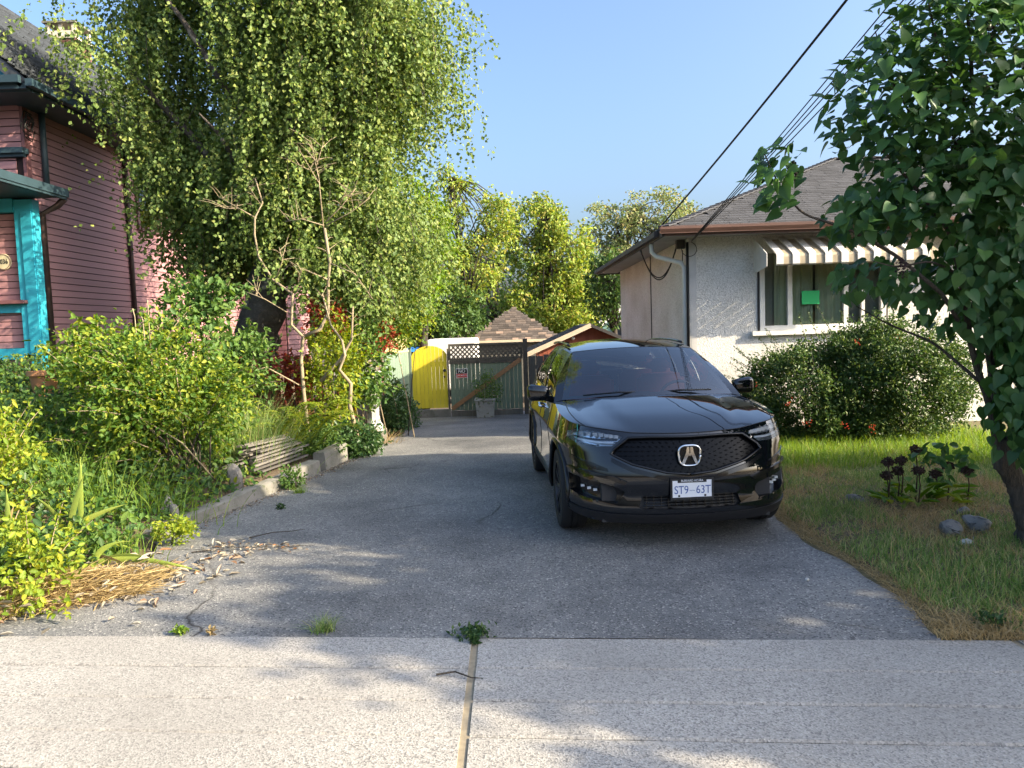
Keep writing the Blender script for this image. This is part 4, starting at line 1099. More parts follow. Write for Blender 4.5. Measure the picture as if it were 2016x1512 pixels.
sf_, sr_ = s_of_y(0.93), s_of_y(3.68)
WR = 0.435
def archpoly(sc): return [(sc + WR * math.cos(t), 0.365 + WR * math.sin(t)) for t in np.linspace(0, math.pi, 22).tolist()] + [(sc - WR, -0.1), (sc + WR, -0.1)]
holes = [grille, head, mirror(head), intake, fog, mirror(fog)]
for sc_ in (sf_, sr_): holes += [archpoly(sc_), mirror(archpoly(sc_))]
holes = [dens(h) for h in holes]
sg_ = np.concatenate([np.arange(0, 1.6, 0.035), np.arange(1.6, SMAX, 0.07)])
sg_ = np.concatenate([-sg_[:0:-1], sg_])
sg_ = sg_[np.abs(sg_) < SMAX - 0.01]
outer = [(s, zb(s)) for s in sg_] + [(s, zt(s)) for s in sg_[::-1]]
grid = []
for s in sg_[1:-1]:
    for z in np.arange(0.24, 1.2, 0.035):
        if zb(s) + 0.012 < z < zt(s) - 0.012: grid.append((s, z))
V2, F2 = fill(outer, holes, grid)
shell = MB().add([bp(v[0], v[1]) for v in V2], F2)
body = cbuild(shell, 'body', M['paint'], angle=38)

def curve(p0, pm, p1, n):
    """quadratic through three points"""
    p0, pm, p1 = Vector(p0), Vector(pm), Vector(p1); c = 2 * pm - 0.5 * (p0 + p1)
    return [(1 - t) ** 2 * p0 + 2 * t * (1 - t) * c + t * t * p1 for t in np.linspace(0, 1, n).tolist()]
def coons(f, b, l, r_, bump=None):
    """grid from front, back (left to right) and left, right (front to back) edges"""
    n_, m = len(f), len(l); V = []
    for j in range(m):
        v = j / (m - 1)
        for i in range(n_):
            u = i / (n_ - 1)
            p = (1 - v) * f[i] + v * b[i] + (1 - u) * l[j] + u * r_[j] - ((1 - u) * (1 - v) * f[0] + u * (1 - v) * f[-1] + (1 - u) * v * b[0] + u * v * b[-1])
            if bump: p = p + Vector(bump(2 * u - 1, v))
            V.append(p)
    F = [(j * n_ + i, j * n_ + i + 1, (j + 1) * n_ + i + 1, (j + 1) * n_ + i) for j in range(m - 1) for i in range(n_ - 1)]
    return MB().add(V, F)
def resample(fn, a, b, n): return [Vector(fn(a + (b - a) * k / (n - 1))) for k in range(n)]
top = lambda s: bp(s, zt(s))
sC, sA = s_of_y(0.40), s_of_y(1.46)
NU, NV = 41, 25
hf = resample(top, -sC, sC, NU); hl = resample(top, -sC, -sA, NV); hr = resample(top, sC, sA, NV)
hb = curve(hl[-1], (0, 1.17, 1.165), hr[-1], NU)
def hood_bump(u, v):
    w = math.sin(math.pi * min(1, max(0, v)) ** 0.8)
    a = abs(u); e = 0.36 + 0.20 * v
    ridge = 0.016 * float(smooth01((e + 0.10 - a) / 0.10)) * float(smooth01(v / 0.35)) * float(smooth01((1 - v) / 0.10))
    return (0, 0, 0.030 * w * (1 - u * u) + ridge + 0.012 * w * math.exp(-((a - 0.86) / 0.09) ** 2))
hcm = coons(hf, hb, hl, hr, hood_bump)
hood = cbuild(hcm, 'hood', M['paint'], smooth=True)
for i_ in (2, NU - 3):
    cbuild(MB().tube([Vector(hcm.v[j_ * NU + i_]) + Vector((0, 0, -0.001)) for j_ in range(NV)], 0.0045, 5), 'shut_line', M['matt_black'], smooth=True)
# hood shut line and cowl
def ribbon(pts, w, mat, name, up=(0, 0, 0.004)):
    mb = MB(); mb.tube([p + Vector(up) for p in pts], w, 5); return cbuild(mb, name, mat, smooth=True)
ribbon([Vector(p) + Vector((0, -0.002, 0.0)) for p in hf], 0.004, M['matt_black'], 'shut_line', (0, 0, 0.0))
# windscreen, roof
wbL, wbR = Vector((-0.80, 1.47, 1.115)), Vector((0.80, 1.47, 1.115))
wtL, wtR = Vector((-0.605, 2.16, 1.555)), Vector((0.605, 2.16, 1.555))
wb = curve(wbL, (0, 1.22, 1.150), wbR, 21); wt = curve(wtL, (0, 2.02, 1.59), wtR, 21)
wl = curve(wbL, (wbL + wtL) / 2 + Vector((-0.012, 0, 0.022)), wtL, 13); wr_ = curve(wbR, (wbR + wtR) / 2 + Vector((0.012, 0, 0.022)), wtR, 13)
wsn = cbuild(coons(wb, wt, wl, wr_, lambda u, v: (0, -0.01 * (1 - u * u) * v * (1 - v) * 4, 0.015 * (1 - u * u) * v * (1 - v) * 4)), 'windscreen', M['windscreen'], smooth=True)
# black frit border just inside the glass
fr_ = MB()
def inset_pt(u, v):
    f0, b0 = wb, wt; i = u * 20; i0 = min(19, int(i)); t = i - i0
    return (f0[i0].lerp(f0[i0 + 1], t)).lerp(b0[i0].lerp(b0[i0 + 1], t), v) + Vector((0, 0.012, 0.006 + 0.012 * v * (1 - v) * 4))
def strip(us, vs_):
    a = [inset_pt(u, v) for u, v in us]; b = [inset_pt(u, v) for u, v in vs_]; n0 = len(fr_.v)
    fr_.v.extend([tuple(p) for p in a + b]); m = len(a); fr_.f.extend([(n0 + i, n0 + i + 1, n0 + m + i + 1, n0 + m + i) for i in range(m - 1)])
N_ = 24
strip([(k / N_, 0.0) for k in range(N_ + 1)], [(k / N_, 0.055) for k in range(N_ + 1)])
strip([(k / N_, 1.0) for k in range(N_ + 1)], [(k / N_, 0.93 - (0.15 if 0.42 <= k / N_ <= 0.62 else 0.0)) for k in range(N_ + 1)])
strip([(0.0, k / N_) for k in range(N_ + 1)], [(0.035, k / N_) for k in range(N_ + 1)])
strip([(1.0, k / N_) for k in range(N_ + 1)], [(0.965, k / N_) for k in range(N_ + 1)])
cbuild(fr_, 'frit', M['matt_black'], wsn)
cw = MB(); n0 = 0
cwa = curve(hl[-1], (0, 1.165, 1.155), hr[-1], 21); cwb = [p + Vector((0, 0.015, -0.012)) for p in wb]
cw.add(cwa + cwb, [(i, i + 1, 21 + i + 1, 21 + i) for i in range(20)]); cbuild(cw, 'cowl', M['matt_black'])
for (xa, xb) in ((-0.62, -0.02), (-0.06, 0.56)):
    cbuild(MB().tube([(xa, 1.30 + abs(xa) * 0.1, 1.165), ((xa + xb) / 2, 1.275, 1.19), (xb, 1.30 + abs(xb) * 0.06, 1.18)], 0.009, 6), 'wiper', M['matt_black'], smooth=True)
rbL, rbR = Vector((-0.565, 4.22, 1.53)), Vector((0.565, 4.22, 1.53))
roof_b = curve(rbL, (0, 4.32, 1.575), rbR, 21)
rl_ = curve(wtL, (-0.64, 3.1, 1.60), rbL, 17); rr_ = curve(wtR, (0.64, 3.1, 1.60), rbR, 17)
cbuild(coons(wt, roof_b, rl_, rr_, lambda u, v: (0, 0, 0.028 * (1 - u * u) * math.sin(math.pi * v))), 'roof', M['paint'], smooth=True)
for s in (-1, 1):
    cbuild(MB().tube([Vector((s * 0.60, 2.5 + t * 1.5, 1.598 + 0.055 * math.sin(math.pi * (0.12 + 0.76 * t)) ** 0.6 - 0.012)) for t in np.linspace(0, 1, 12).tolist()], 0.014, 6), 'roof_rail', M['gloss_black'], smooth=True)
# cabin sides: ruled surface from the belt line to the roof rail
def belt(t): s = sA + (s_of_y(4.46) - sA) * t; return Vector(bp(s, zt(s)))
def rail(t):
    k = t * (len(rr_) - 1); i = min(len(rr_) - 2, int(k)); return rr_[i].lerp(rr_[i + 1], k - i) + Vector((0.022, 0, -0.012))
def cabin(u, v, out=0.0):
    a, b = belt(u), rail(u); p = a.lerp(b, v); p.x += 0.035 * math.sin(math.pi * v) + out; return p
wins = [[(0.055, 0.05), (0.385, 0.05), (0.37, 0.88), (0.085, 0.88), (0.035, 0.4)], [(0.415, 0.05), (0.70, 0.06), (0.70, 0.88), (0.40, 0.88)], [(0.735, 0.08), (0.90, 0.2), (0.84, 0.84), (0.735, 0.87)]]
out_ = dens([(0, 0), (1, 0), (1, 1), (0, 1)], 0.05)
gr_ = [(a, b) for a in np.arange(0.03, 1, 0.04) for b in np.arange(0.08, 1, 0.12)]
for s in (-1, 1):
    V2, F2 = fill(out_, [dens(w, 0.05) for w in wins], gr_)
    cbuild(MB().add([Vector((s * cabin(*v).x, cabin(*v).y, cabin(*v).z)) for v in V2], F2), 'cabin_side', M['gloss_black'], angle=40)
    for w in wins:
        V2, F2 = fill(dens(w, 0.05), [], [g for g in gr_ if inside(g, w)])
        cbuild(MB().add([Vector((s * cabin(v[0], v[1], -0.006).x, cabin(*v).y, cabin(*v).z)) for v in V2], F2), 'side_glass', M['privacy'], smooth=True)
    # pillar between windscreen and cabin side
    wle = wr_ if s > 0 else wl
    ap_ = [Vector((s * cabin(0, v).x, cabin(0, v).y, cabin(0, v).z)) for v in np.linspace(0, 1, len(wle)).tolist()]
    cbuild(MB().add(list(wle) + ap_, [(i, i + 1, len(wle) + i + 1, len(wle) + i) for i in range(len(wle) - 1)]), 'pillar', M['paint'], smooth=True)
    # filler between roof edge and cabin top
    re = rr_ if s > 0 else rl_
    ct = [Vector((s * cabin(v, 1).x, cabin(v, 1).y, cabin(v, 1).z)) for v in np.linspace(0, 1, len(re)).tolist()]
    cbuild(MB().add(list(re) + ct, [(i, i + 1, len(re) + i + 1, len(re) + i) for i in range(len(re) - 1)]), 'drip_rail', M['gloss_black'], smooth=True)
# tailgate
tl, tr = Vector((-cabin(1, 0).x, cabin(1, 0).y, cabin(1, 0).z)), Vector((cabin(1, 0).x, cabin(1, 0).y, cabin(1, 0).z))
tg = curve(tl, (0, 4.64, 1.22), tr, 21)
tL = [rbL.lerp(tl, t) for t in np.linspace(0, 1, 9).tolist()]; tR = [rbR.lerp(tr, t) for t in np.linspace(0, 1, 9).tolist()]
cbuild(coons(roof_b, tg, tL, tR), 'rear_window', M['privacy'], smooth=True)
dk = resample(top, -s_of_y(4.46), -SMAX + 0.02, 8) + resample(top, SMAX - 0.02, s_of_y(4.46), 8)
tg2 = [tg[int(round(i * 20 / 15))] for i in range(16)]
cbuild(MB().add(list(tg2) + dk, [(i, i + 1, 16 + i + 1, 16 + i) for i in range(15)]), 'tailgate_shelf', M['paint'])

# front panels
gback = patch('grille', grille, -0.035, M['grille_black'])
gm = MB()
for row in range(1, 12):
    rad = 0.085 + row * 0.046
    nn_ = 10 + row * 5
    for k in range(nn_):
        a = 2 * math.pi * (k + 0.5 * (row % 2)) / nn_
        x, z = rad * math.cos(a), 0.775 + rad * 0.62 * math.sin(a)
        g_ = [(s_of_x(px), pz) for px, pz in ((x, z),)][0]
        if not inside(g_, grille): continue
        ln_, wd = 0.011 + row * 0.0012, 0.0045
        c_, s_ = math.cos(a), math.sin(a) * 0.75
        l_ = math.hypot(c_, s_); c_, s_ = c_ / l_, s_ / l_
        q = [(x + c_ * ln_, z + s_ * ln_), (x - s_ * wd, z + c_ * wd), (x - c_ * ln_, z - s_ * ln_), (x + s_ * wd, z - c_ * wd)]
        base = [bp(s_of_x(a_), b_, -0.034) for a_, b_ in q]; tip = bp(s_of_x(x), z, -0.022)
        gm.add(base + [tip], [(0, 1, 4), (1, 2, 4), (2, 3, 4), (3, 0, 4)])
cbuild(gm, 'grille_studs', M['gloss_black'], gback)['kind'] = 'stuff'
# grille surround: V-shaped lower blade and thin frame
fr2 = MB(); gd_ = dens(grille, 0.03)
fr2.tube([Vector(bp(a, b, 0.0)) for a, b in gd_] + [Vector(bp(*gd_[0], 0.0))], 0.011, 6); cbuild(fr2, 'grille_frame', M['gloss_black'], smooth=True)
bl = [(-0.60, 0.765), (-0.44, 0.69), (-0.2, 0.622), (0, 0.605), (0.2, 0.622), (0.44, 0.69), (0.60, 0.765), (0.60, 0.735), (0.44, 0.655), (0.2, 0.588), (0, 0.568), (-0.2, 0.588), (-0.44, 0.655), (-0.60, 0.735)]
patch('grille_blade', xz(bl), 0.014, M['gloss_black'])
for sg in (1, -1):
    h_ = head if sg > 0 else mirror(head); f_ = fog if sg > 0 else mirror(fog); sl_ = slot if sg > 0 else mirror(slot)
    hd = patch('headlight', h_, -0.05, M['lamp_inner'])
    cx_ = [(0.585, 0.925), (0.63, 0.928), (0.675, 0.932), (0.72, 0.936), (0.765, 0.939), (0.81, 0.941), (0.85, 0.941)]
    for x, z in cx_:
        c_ = Vector(bp(sg * s_of_x(x), z, -0.022)); 
        bmj = MB().box(c_ - Vector((0.017, 0.012, 0.014)), c_ + Vector((0.017, 0.012, 0.014))); cbuild(bmj, 'led_lamp', M['led'], hd)
    lo_ = [(sg * s_of_x(x), z) for x, z in ((0.60, 0.872), (0.72, 0.872), (0.86, 0.888), (0.86, 0.902), (0.72, 0.888), (0.60, 0.886))]
    patch('light_bar', lo_ if sg > 0 else lo_[::-1], -0.02, M['led'], False, hd)
    mid_ = [(sg * s_of_x(x), z) for x, z in ((0.57, 0.892), (0.72, 0.896), (0.88, 0.91), (0.88, 0.92), (0.72, 0.91), (0.56, 0.905))]
    patch('bezel', mid_, -0.012, M['gloss_black'], False, hd)
    patch('lens', h_, 0.002, M['lamp_glass'], False, hd)
    patch('fog_recess', f_, -0.06, M['gloss_black'])
    for k in range(3):
        c_ = Vector(bp(sg * s_of_x(0.835 - k * 0.045), 0.505 - k * 0.008, -0.045)); cbuild(MB().box(c_ - Vector((0.014, 0.012, 0.009)), c_ + Vector((0.014, 0.012, 0.009))), 'fog_lamp', M['led'])
    patch('bumper_slot', sl_, 0.006, M['gloss_black'])
    winglet = xz([(0.50, 0.555), (0.62, 0.60), (0.78, 0.635), (0.89, 0.645), (0.89, 0.66), (0.76, 0.655), (0.58, 0.625), (0.48, 0.58)])
    patch('winglet', winglet if sg > 0 else mirror(winglet), 0.02, M['gloss_black'])
it = patch('lower_intake', intake, -0.04, M['matt_black'])
im = MB()
for k in range(13):
    x = -0.34 + k * 0.0567; im.beam(Vector(bp(s_of_x(x), 0.36, -0.02)), Vector(bp(s_of_x(x), 0.452, -0.02)), 0.006, 0.008, (0, 1, 0))
for z in (0.376, 0.398, 0.42, 0.442): im.tube([Vector(bp(s_of_x(x), z, -0.018)) for x in np.linspace(-0.36, 0.36, 15).tolist()], 0.0045, 4)
cbuild(im, 'intake_mesh', M['gloss_black'], it)
skirt = xz([(-0.9, 0.345), (-0.6, 0.315), (-0.3, 0.305), (0, 0.305), (0.3, 0.305), (0.6, 0.315), (0.9, 0.345), (0.9, 0.27), (0.6, 0.232), (0, 0.222), (-0.6, 0.232), (-0.9, 0.27)])
patch('skirt', skirt, 0.012, M['matt_black'])
# wheel-arch lips and side cladding
for sc_ in (sf_, sr_):
    for sg in (1, -1):
        mb = MB(); mb.tube([Vector(bp(sg * (sc_ + (WR + 0.012) * math.cos(t)), 0.365 + (WR + 0.012) * math.sin(t), 0.0)) for t in np.linspace(-0.16, math.pi + 0.16, 26).tolist()], 0.02, 6); cbuild(mb, 'arch_lip', M['gloss_black'], smooth=True)
sill_ = [(s_of_y(1.42), 0.30), (s_of_y(3.2), 0.30), (s_of_y(3.2), 0.40), (s_of_y(1.42), 0.40)]
for sg in (1, -1): patch('side_sill', sill_ if sg > 0 else mirror(sill_), 0.012, M['matt_black'], step=0.08)
# door shut lines and handles
for sg in (1, -1):
    for y in (1.50, 2.52, 3.42):
        s0 = s_of_y(y); cbuild(MB().tube([Vector(bp(sg * s0, z, -0.001)) for z in np.linspace(0.42, zt(s0), 12).tolist()], 0.0045, 4), 'door_gap', M['matt_black'])
    for y in (2.33, 3.25):
        p = Vector(bp(sg * s_of_y(y), 0.97, 0.0)); q = Vector(bp(sg * s_of_y(y + 0.2), 0.985, 0.0)); n_ = Vector((sg * 0.035, 0, 0.005))
        cbuild(MB().tube([p, p + n_, q + n_, q], [0.012, 0.014, 0.014, 0.012], 8), 'door_handle', M['chrome'], smooth=True)
# mirrors
for sg in (1, -1):
    bm = bmesh.new(); bmesh.ops.create_cube(bm, size=1.0)
    for v in bm.verts:
        tx = 0.5 + v.co.x * sg; v.co = Vector((v.co.x * 0.215, v.co.y * 0.13 * (0.7 + 0.3 * tx) + (0.03 * tx), v.co.z * (0.175 - 0.03 * (1 - tx)) - 0.012 * (1 - tx)))
    bmesh.ops.bevel(bm, geom=bm.edges[:], offset=0.058, segments=5, affect='EDGES', profile=0.55)
    me = bpy.data.meshes.new('mirror'); bm.to_mesh(me); bm.free(); me.materials.append(M['paint']); me.polygons.foreach_set('use_smooth', [True] * len(me.polygons))
    mo = link('mirror', me, CAR, True); mo.location = (sg * 1.0, 1.74, 1.175)
    mg = MB().box((-0.09, 0.068, -0.05), (0.09, 0.074, 0.052)).build('mirror_glass', M['chrome'], mo, local=True)
    cbuild(MB().tube([(sg * 0.87, 1.74, 1.10), (sg * 0.93, 1.74, 1.115), (sg * 0.97, 1.74, 1.13)], [0.035, 0.028, 0.03], 8), 'mirror_stalk', M['gloss_black'], smooth=True)
# wheels
def wheel_parts():
    tyre = MB().lathe([(0.245, -0.1), (0.30, -0.115), (0.345, -0.108), (0.362, -0.085), (0.365, -0.03), (0.357, -0.028), (0.357, -0.018), (0.366, -0.016), (0.366, 0.016), (0.357, 0.018), (0.357, 0.028), (0.365, 0.03), (0.362, 0.085), (0.345, 0.108), (0.30, 0.115), (0.245, 0.1)], (0, 0, 0), 48, 'X').mesh('tyre', M['rubber'], True)
    tyre.set_sharp_from_angle(angle=R(40))
    rim = MB().lathe([(0.25, -0.1), (0.25, 0.1), (0.235, 0.105), (0.23, 0.06), (0.225, -0.09)], (0, 0, 0), 40, 'X')
    for k in range(10):
        a = 2 * math.pi * k / 10
        for da in (-0.09, 0.09):
            rim.beam((0.075, 0.05 * math.cos(a), 0.05 * math.sin(a)), (0.088, 0.235 * math.cos(a + da), 0.235 * math.sin(a + da)), 0.022, 0.02, (1, 0, 0))
    rim.lathe([(0.0, 0.095), (0.04, 0.092), (0.06, 0.075), (0.06, 0.03)], (0, 0, 0), 16, 'X')
    disc = MB().lathe([(0.0, 0.0), (0.19, 0.0), (0.19, 0.02), (0.0, 0.02)], (0, 0, 0), 24, 'X').mesh('brake_disc', M['rim'])
    return tyre, rim.mesh('rim', M['rim']), disc
ty, ri, di = wheel_parts()
for y in (0.93, 3.68):
    for sg in (1, -1):
        wo_ = link('wheel', ty, CAR, True); wo_.location = (sg * 0.815, y, 0.366); wo_.rotation_euler = (0, 0, 0 if sg > 0 else math.pi)
        link('rim', ri, wo_, True); link('brake_disc', di, wo_, True)
# underbody and wheel housings
ub = MB().box((-0.66, 0.16, 0.23), (0.66, 4.5, 0.62)).box((-0.9, 1.42, 0.29), (0.9, 3.2, 0.5)).box((-0.70, 0.35, 0.62), (0.70, 1.3, 0.84)).box((-0.87, 3.1, 0.84), (0.87, 4.45, 1.0)).box((-0.86, 1.36, 0.5), (0.86, 3.2, 0.62))
cbuild(ub, 'underbody', M['dash'])
# cabin fittings
cbuild(MB().prism([(-0.78, 1.30, 1.03), (-0.78, 1.75, 1.06), (-0.78, 1.82, 1.0), (-0.78, 1.8, 0.62), (-0.78, 1.3, 0.62)], (1.56, 0, 0)), 'dashboard', M['dash'])
bm = bmesh.new()
def cushion(lo, hi, bev=0.05):
    bm = bmesh.new(); bmesh.ops.create_cube(bm, size=1.0)
    lo, hi = Vector(lo), Vector(hi)
    for v in bm.verts: v.co = Vector(tuple((lo[i] + hi[i]) / 2 + v.co[i] * (hi[i] - lo[i]) for i in range(3)))
    bmesh.ops.bevel(bm, geom=bm.edges[:], offset=bev, segments=3, affect='EDGES')
    me = bpy.data.meshes.new('cushion'); bm.to_mesh(me); bm.free(); me.polygons.foreach_set('use_smooth', [True] * len(me.polygons)); return me
def seat(x, y, w):
    for nm, lo, hi in (('seat', (x - w, y, 0.63), (x + w, y + 0.5, 0.78)), ('seat_back', (x - w, y + 0.42, 0.74), (x + w, y + 0.6, 1.27)), ('headrest', (x - 0.13, y + 0.50, 1.28), (x + 0.13, y + 0.6, 1.44))):
        me = cushion(lo, hi); me.materials.append(M['red_leather']); link(nm, me, CAR, True)
for x in (-0.38, 0.38): seat(x, 2.05, 0.25)
for x in (-0.42, 0.42): seat(x, 2.95, 0.33)
sw_ = MB(); sw_.tube([(0.38 + 0.185 * math.cos(t), 1.84 - 0.05 * math.sin(t), 1.06 + 0.175 * math.sin(t)) for t in np.linspace(0, 2 * math.pi, 29).tolist()], 0.016, 8); sw_.beam((0.22, 1.86, 1.05), (0.54, 1.86, 1.05), 0.04, 0.04)
cbuild(sw_, 'steering_wheel', M['gloss_black'], smooth=True)
cbuild(MB().box((-0.1, 1.95, 1.44), (0.1, 2.0, 1.51)), 'rear_view_mirror', M['dash'])
# emblem: rounded ring with caliper-shaped letter
ey_ = bp(0, 0.775)[1] - 0.012
em = MB(); ring = []
for t in np.linspace(0, 2 * math.pi, 41).tolist()[:-1]:
    c_, s_ = math.cos(t), math.sin(t); k = (abs(c_) ** 3.2 + abs(s_) ** 3.2) ** (-1 / 3.2); wmul = 1 + 0.06 * s_
    ring.append(Vector((0.083 * k * c_ * wmul, ey_, 0.775 + 0.082 * k * s_)))
em.tube(ring + [ring[0]], 0.0085, 8)
embl = cbuild(em, 'emblem', M['chrome'], smooth=True)
for sg in (1, -1):
    cbuild(MB().prism([(sg * 0.004, ey_ - 0.012, 0.845), (sg * 0.022, ey_ - 0.012, 0.845), (sg * 0.03, ey_ - 0.012, 0.80), (sg * 0.064, ey_ - 0.012, 0.712), (sg * 0.045, ey_ - 0.012, 0.705), (sg * 0.018, ey_ - 0.012, 0.765), (sg * 0.004, ey_ - 0.012, 0.785)], (0, 0.02, 0)), 'emblem_leg', M['chrome'], embl)
cbuild(MB().box((-0.005, ey_ - 0.011, 0.772), (0.005, ey_ + 0.01, 0.793)), 'emblem_bridge', M['chrome'], embl)
cbuild(MB().prism([r_ + Vector((0, 0.012, 0)) for r_ in ring], (0, 0.006, 0)), 'emblem_back', M['gloss_black'], embl)
# number plate in a black dealer frame
py_ = bp(0, 0.5)[1] - 0.03
pl_ = cbuild(MB().box((-0.165, py_ + 0.002, 0.43), (0.165, py_ + 0.02, 0.602)), 'plate_frame', M['matt_black'])
pw = cbuild(MB().box((-0.152, py_ - 0.003, 0.447), (0.152, py_ + 0.004, 0.585)), 'number_plate', M['plate_white'], pl_)
cbuild(MB().box((-0.11, py_ - 0.006, 0.568), (0.11, py_ + 0.003, 0.596)).box((-0.165, py_ - 0.006, 0.590), (0.165, py_ + 0.003, 0.602)).box((-0.165, py_ - 0.006, 0.43), (-0.15, py_ + 0.003, 0.59)).box((0.15, py_ - 0.006, 0.43), (0.165, py_ + 0.003, 0.59)).box((-0.15, py_ - 0.006, 0.43), (0.15, py_ + 0.003, 0.450)), 'frame_face', M['matt_black'], pl_)
def ptext(body, size, x, z, mat, sx=1.0, dy=-0.008):
    o = link('lettering', text_mesh('lettering', body, size, mat, 0.0006, sx=sx), pl_, True); o.location = (x, py_ + dy, z); o.rotation_euler = (R(90), 0, 0)
ptext('ST9', 0.092, -0.082, 0.507, M['plate_blue'], 0.78, -0.0045); ptext('63T', 0.092, 0.086, 0.507, M['plate_blue'], 0.78, -0.0045)
ptext('BURRARD ACURA', 0.026, 0, 0.583, M['plate_white'], 0.8, -0.0075)
ptext('~~', 0.04, 0.0, 0.505, M['plate_blue'], 0.9, -0.0045)
for x in (-0.1, 0.1): cbuild(MB().lathe([(0, -0.004), (0.008, -0.003), (0.009, 0.0)], (x, py_ - 0.004, 0.462), 10, 'Y'), 'bolt', M['matt_black'], pl_)
# ------------------------------------------------------------------ plants
def unit(v): return v / np.maximum(1e-9, np.linalg.norm(v, axis=-1, keepdims=True))
def rand_unit(n): return unit(rng.normal(size=(n, 3)))
def vnoise(x, y, s, seed=0):
    """smooth value noise"""
    r_ = np.random.default_rng(seed).random((64, 64)); x = np.asarray(x) / s + 100; y = np.asarray(y) / s + 100
    i, j = np.floor(x).astype(int), np.floor(y).astype(int); u, v = smooth01(x - i), smooth01(y - j)
    g = lambda a, b: r_[a % 64, b % 64]
    return (g(i, j) * (1 - u) + g(i + 1, j) * u) * (1 - v) + (g(i, j + 1) * (1 - u) + g(i + 1, j + 1) * u) * v

def leaf_geo(P, D, N, Ln, Wd, fold=0.25, droop=0.15, shape='diamond'):
    """arrays of vertices and triangles for leaves at P pointing along D with face normal near N"""
    n = len(P); D = unit(D); N = unit(N - D * np.sum(N * D, 1, keepdims=True)); S = np.cross(D, N)
    Ln = np.broadcast_to(np.asarray(Ln, float), (n,))[:, None]; Wd = np.broadcast_to(np.asarray(Wd, float), (n,))[:, None]
    if shape == 'diamond':
        pts = [(0, 0, 0), (0.42, 0.5, fold), (1, 0, -droop), (0.42, -0.5, fold)]; tri = [(0, 1, 2), (0, 2, 3)]
    elif shape == 'heart':
        half = [(-0.03, 0.16, .3), (0.03, 0.36, .8), (0.18, 0.49, 1.0), (0.38, 0.45, .85), (0.6, 0.32, .6), (0.82, 0.14, .25)]
        mid = [(0.06, 0, 0), (0.3, 0, -droop * .05), (0.6, 0, -droop * .3), (1.0, 0, -droop)]
        pts = mid + [(u, v, fold * w - droop * u * u) for u, v, w in half] + [(u, -v, fold * w - droop * u * u) for u, v, w in half]
        tri = []
        for o, fl in ((4, 0), (10, 1)):
            t_ = [(0, o, o + 1), (0, o + 1, 1), (1, o + 1, o + 2), (1, o + 2, o + 3), (1, o + 3, 2), (2, o + 3, o + 4), (2, o + 4, o + 5), (2, o + 5, 3)]
            tri += [q if fl == 0 else q[::-1] for q in t_]
    elif shape == 'oval':
        pts = [(0, 0, 0), (0.3, 0.42, fold), (0.7, 0.36, fold * .7 - droop * .4), (1, 0, -droop), (0.7, -0.36, fold * .7 - droop * .4), (0.3, -0.42, fold)]; tri = [(0, 1, 2), (0, 2, 3), (0, 3, 4), (0, 4, 5)]
    V = np.concatenate([(P + D * (a * Ln) + S * (b * Wd) + N * (c * Wd))[:, None] for a, b, c in pts], 1)
    k = len(pts); F = (np.arange(n)[:, None, None] * k + np.array(tri)[None]).reshape(-1, 3)
    return V.reshape(-1, 3), F
def leaves(name, P, D, N, Ln, Wd, mat, parent=None, stuff=False, **k):
    V, F = leaf_geo(P, D, N, Ln, Wd, **k); o = link(name, np_mesh(name, V, F, mat, k.get('shape') == 'heart'), parent)
    if stuff: o['kind'] = 'stuff'
    return o
def blades(name, P, H, lean, W, mat, parent=None, stuff=True, seg=3):
    """tapered grass blades: base P, height H, horizontal lean vector"""
    n = len(P); H = np.broadcast_to(np.asarray(H, float), (n,)); W = np.broadcast_to(np.asarray(W, float), (n,))
    a = rng.uniform(0, 2 * np.pi, n); S = np.stack([np.cos(a), np.sin(a), 0 * a], 1); V = []
    for i in range(seg):
        t = i / seg; c = P + np.stack([lean[:, 0] * t ** 1.8, lean[:, 1] * t ** 1.8, H * (t - 0.25 * t * t * np.minimum(1, np.hypot(lean[:, 0], lean[:, 1]) / np.maximum(H, .01)))], 1)
        w = (W * (1 - 0.8 * t) / 2)[:, None]; V += [c - S * w, c + S * w]
    t = 1; c = P + np.stack([lean[:, 0], lean[:, 1], H * (1 - 0.25 * np.minimum(1, np.hypot(lean[:, 0], lean[:, 1]) / np.maximum(H, .01)))], 1); V.append(c)
    k = 2 * seg + 1; V = np.stack(V, 1).reshape(-1, 3); tri = []
    for i in range(seg - 1): tri += [(2 * i, 2 * i + 1, 2 * i + 3), (2 * i, 2 * i + 3, 2 * i + 2)]
    tri.append((2 * seg - 2, 2 * seg - 1, 2 * seg)); F = (np.arange(n)[:, None, None] * k + np.array(tri)[None]).reshape(-1, 3)
    o = link(name, np_mesh(name, V, F, mat), parent)
    if stuff: o['kind'] = 'stuff'
    return o

M['bark'] = surf('rough bark', (0.075, 0.06, 0.045), (0.035, 0.03, 0.025), 0.95, scale=6, bump=1.0, bscale=18, bdist=0.04, stretch=(3, 3, 0.7))
M['birch_bark'] = surf('old birch bark', (0.09, 0.075, 0.06), (0.035, 0.03, 0.026), 0.9, scale=3.5, bump=1.0, bscale=12, bdist=0.05, spots=(3.5, 0.62, (0.26, 0.23, 0.19)))
M['lilac_bark'] = surf('lilac bark', (0.12, 0.095, 0.07), (0.045, 0.036, 0.028), 0.9, scale=6, bump=1.0, bscale=20, bdist=0.03, stretch=(4, 4, 0.6))
M['pale_twig'] = surf('pale lichened twig', (0.34, 0.27, 0.17), (0.2, 0.16, 0.1), 0.85, scale=9)
M['birch_leaf'] = leafmat('birch leaf', [(0.0713, 0.1247, 0.0297), (0.1188, 0.1841, 0.0416), (0.1663, 0.2376, 0.0594), (0.2614, 0.297, 0.0772)], 0.32)
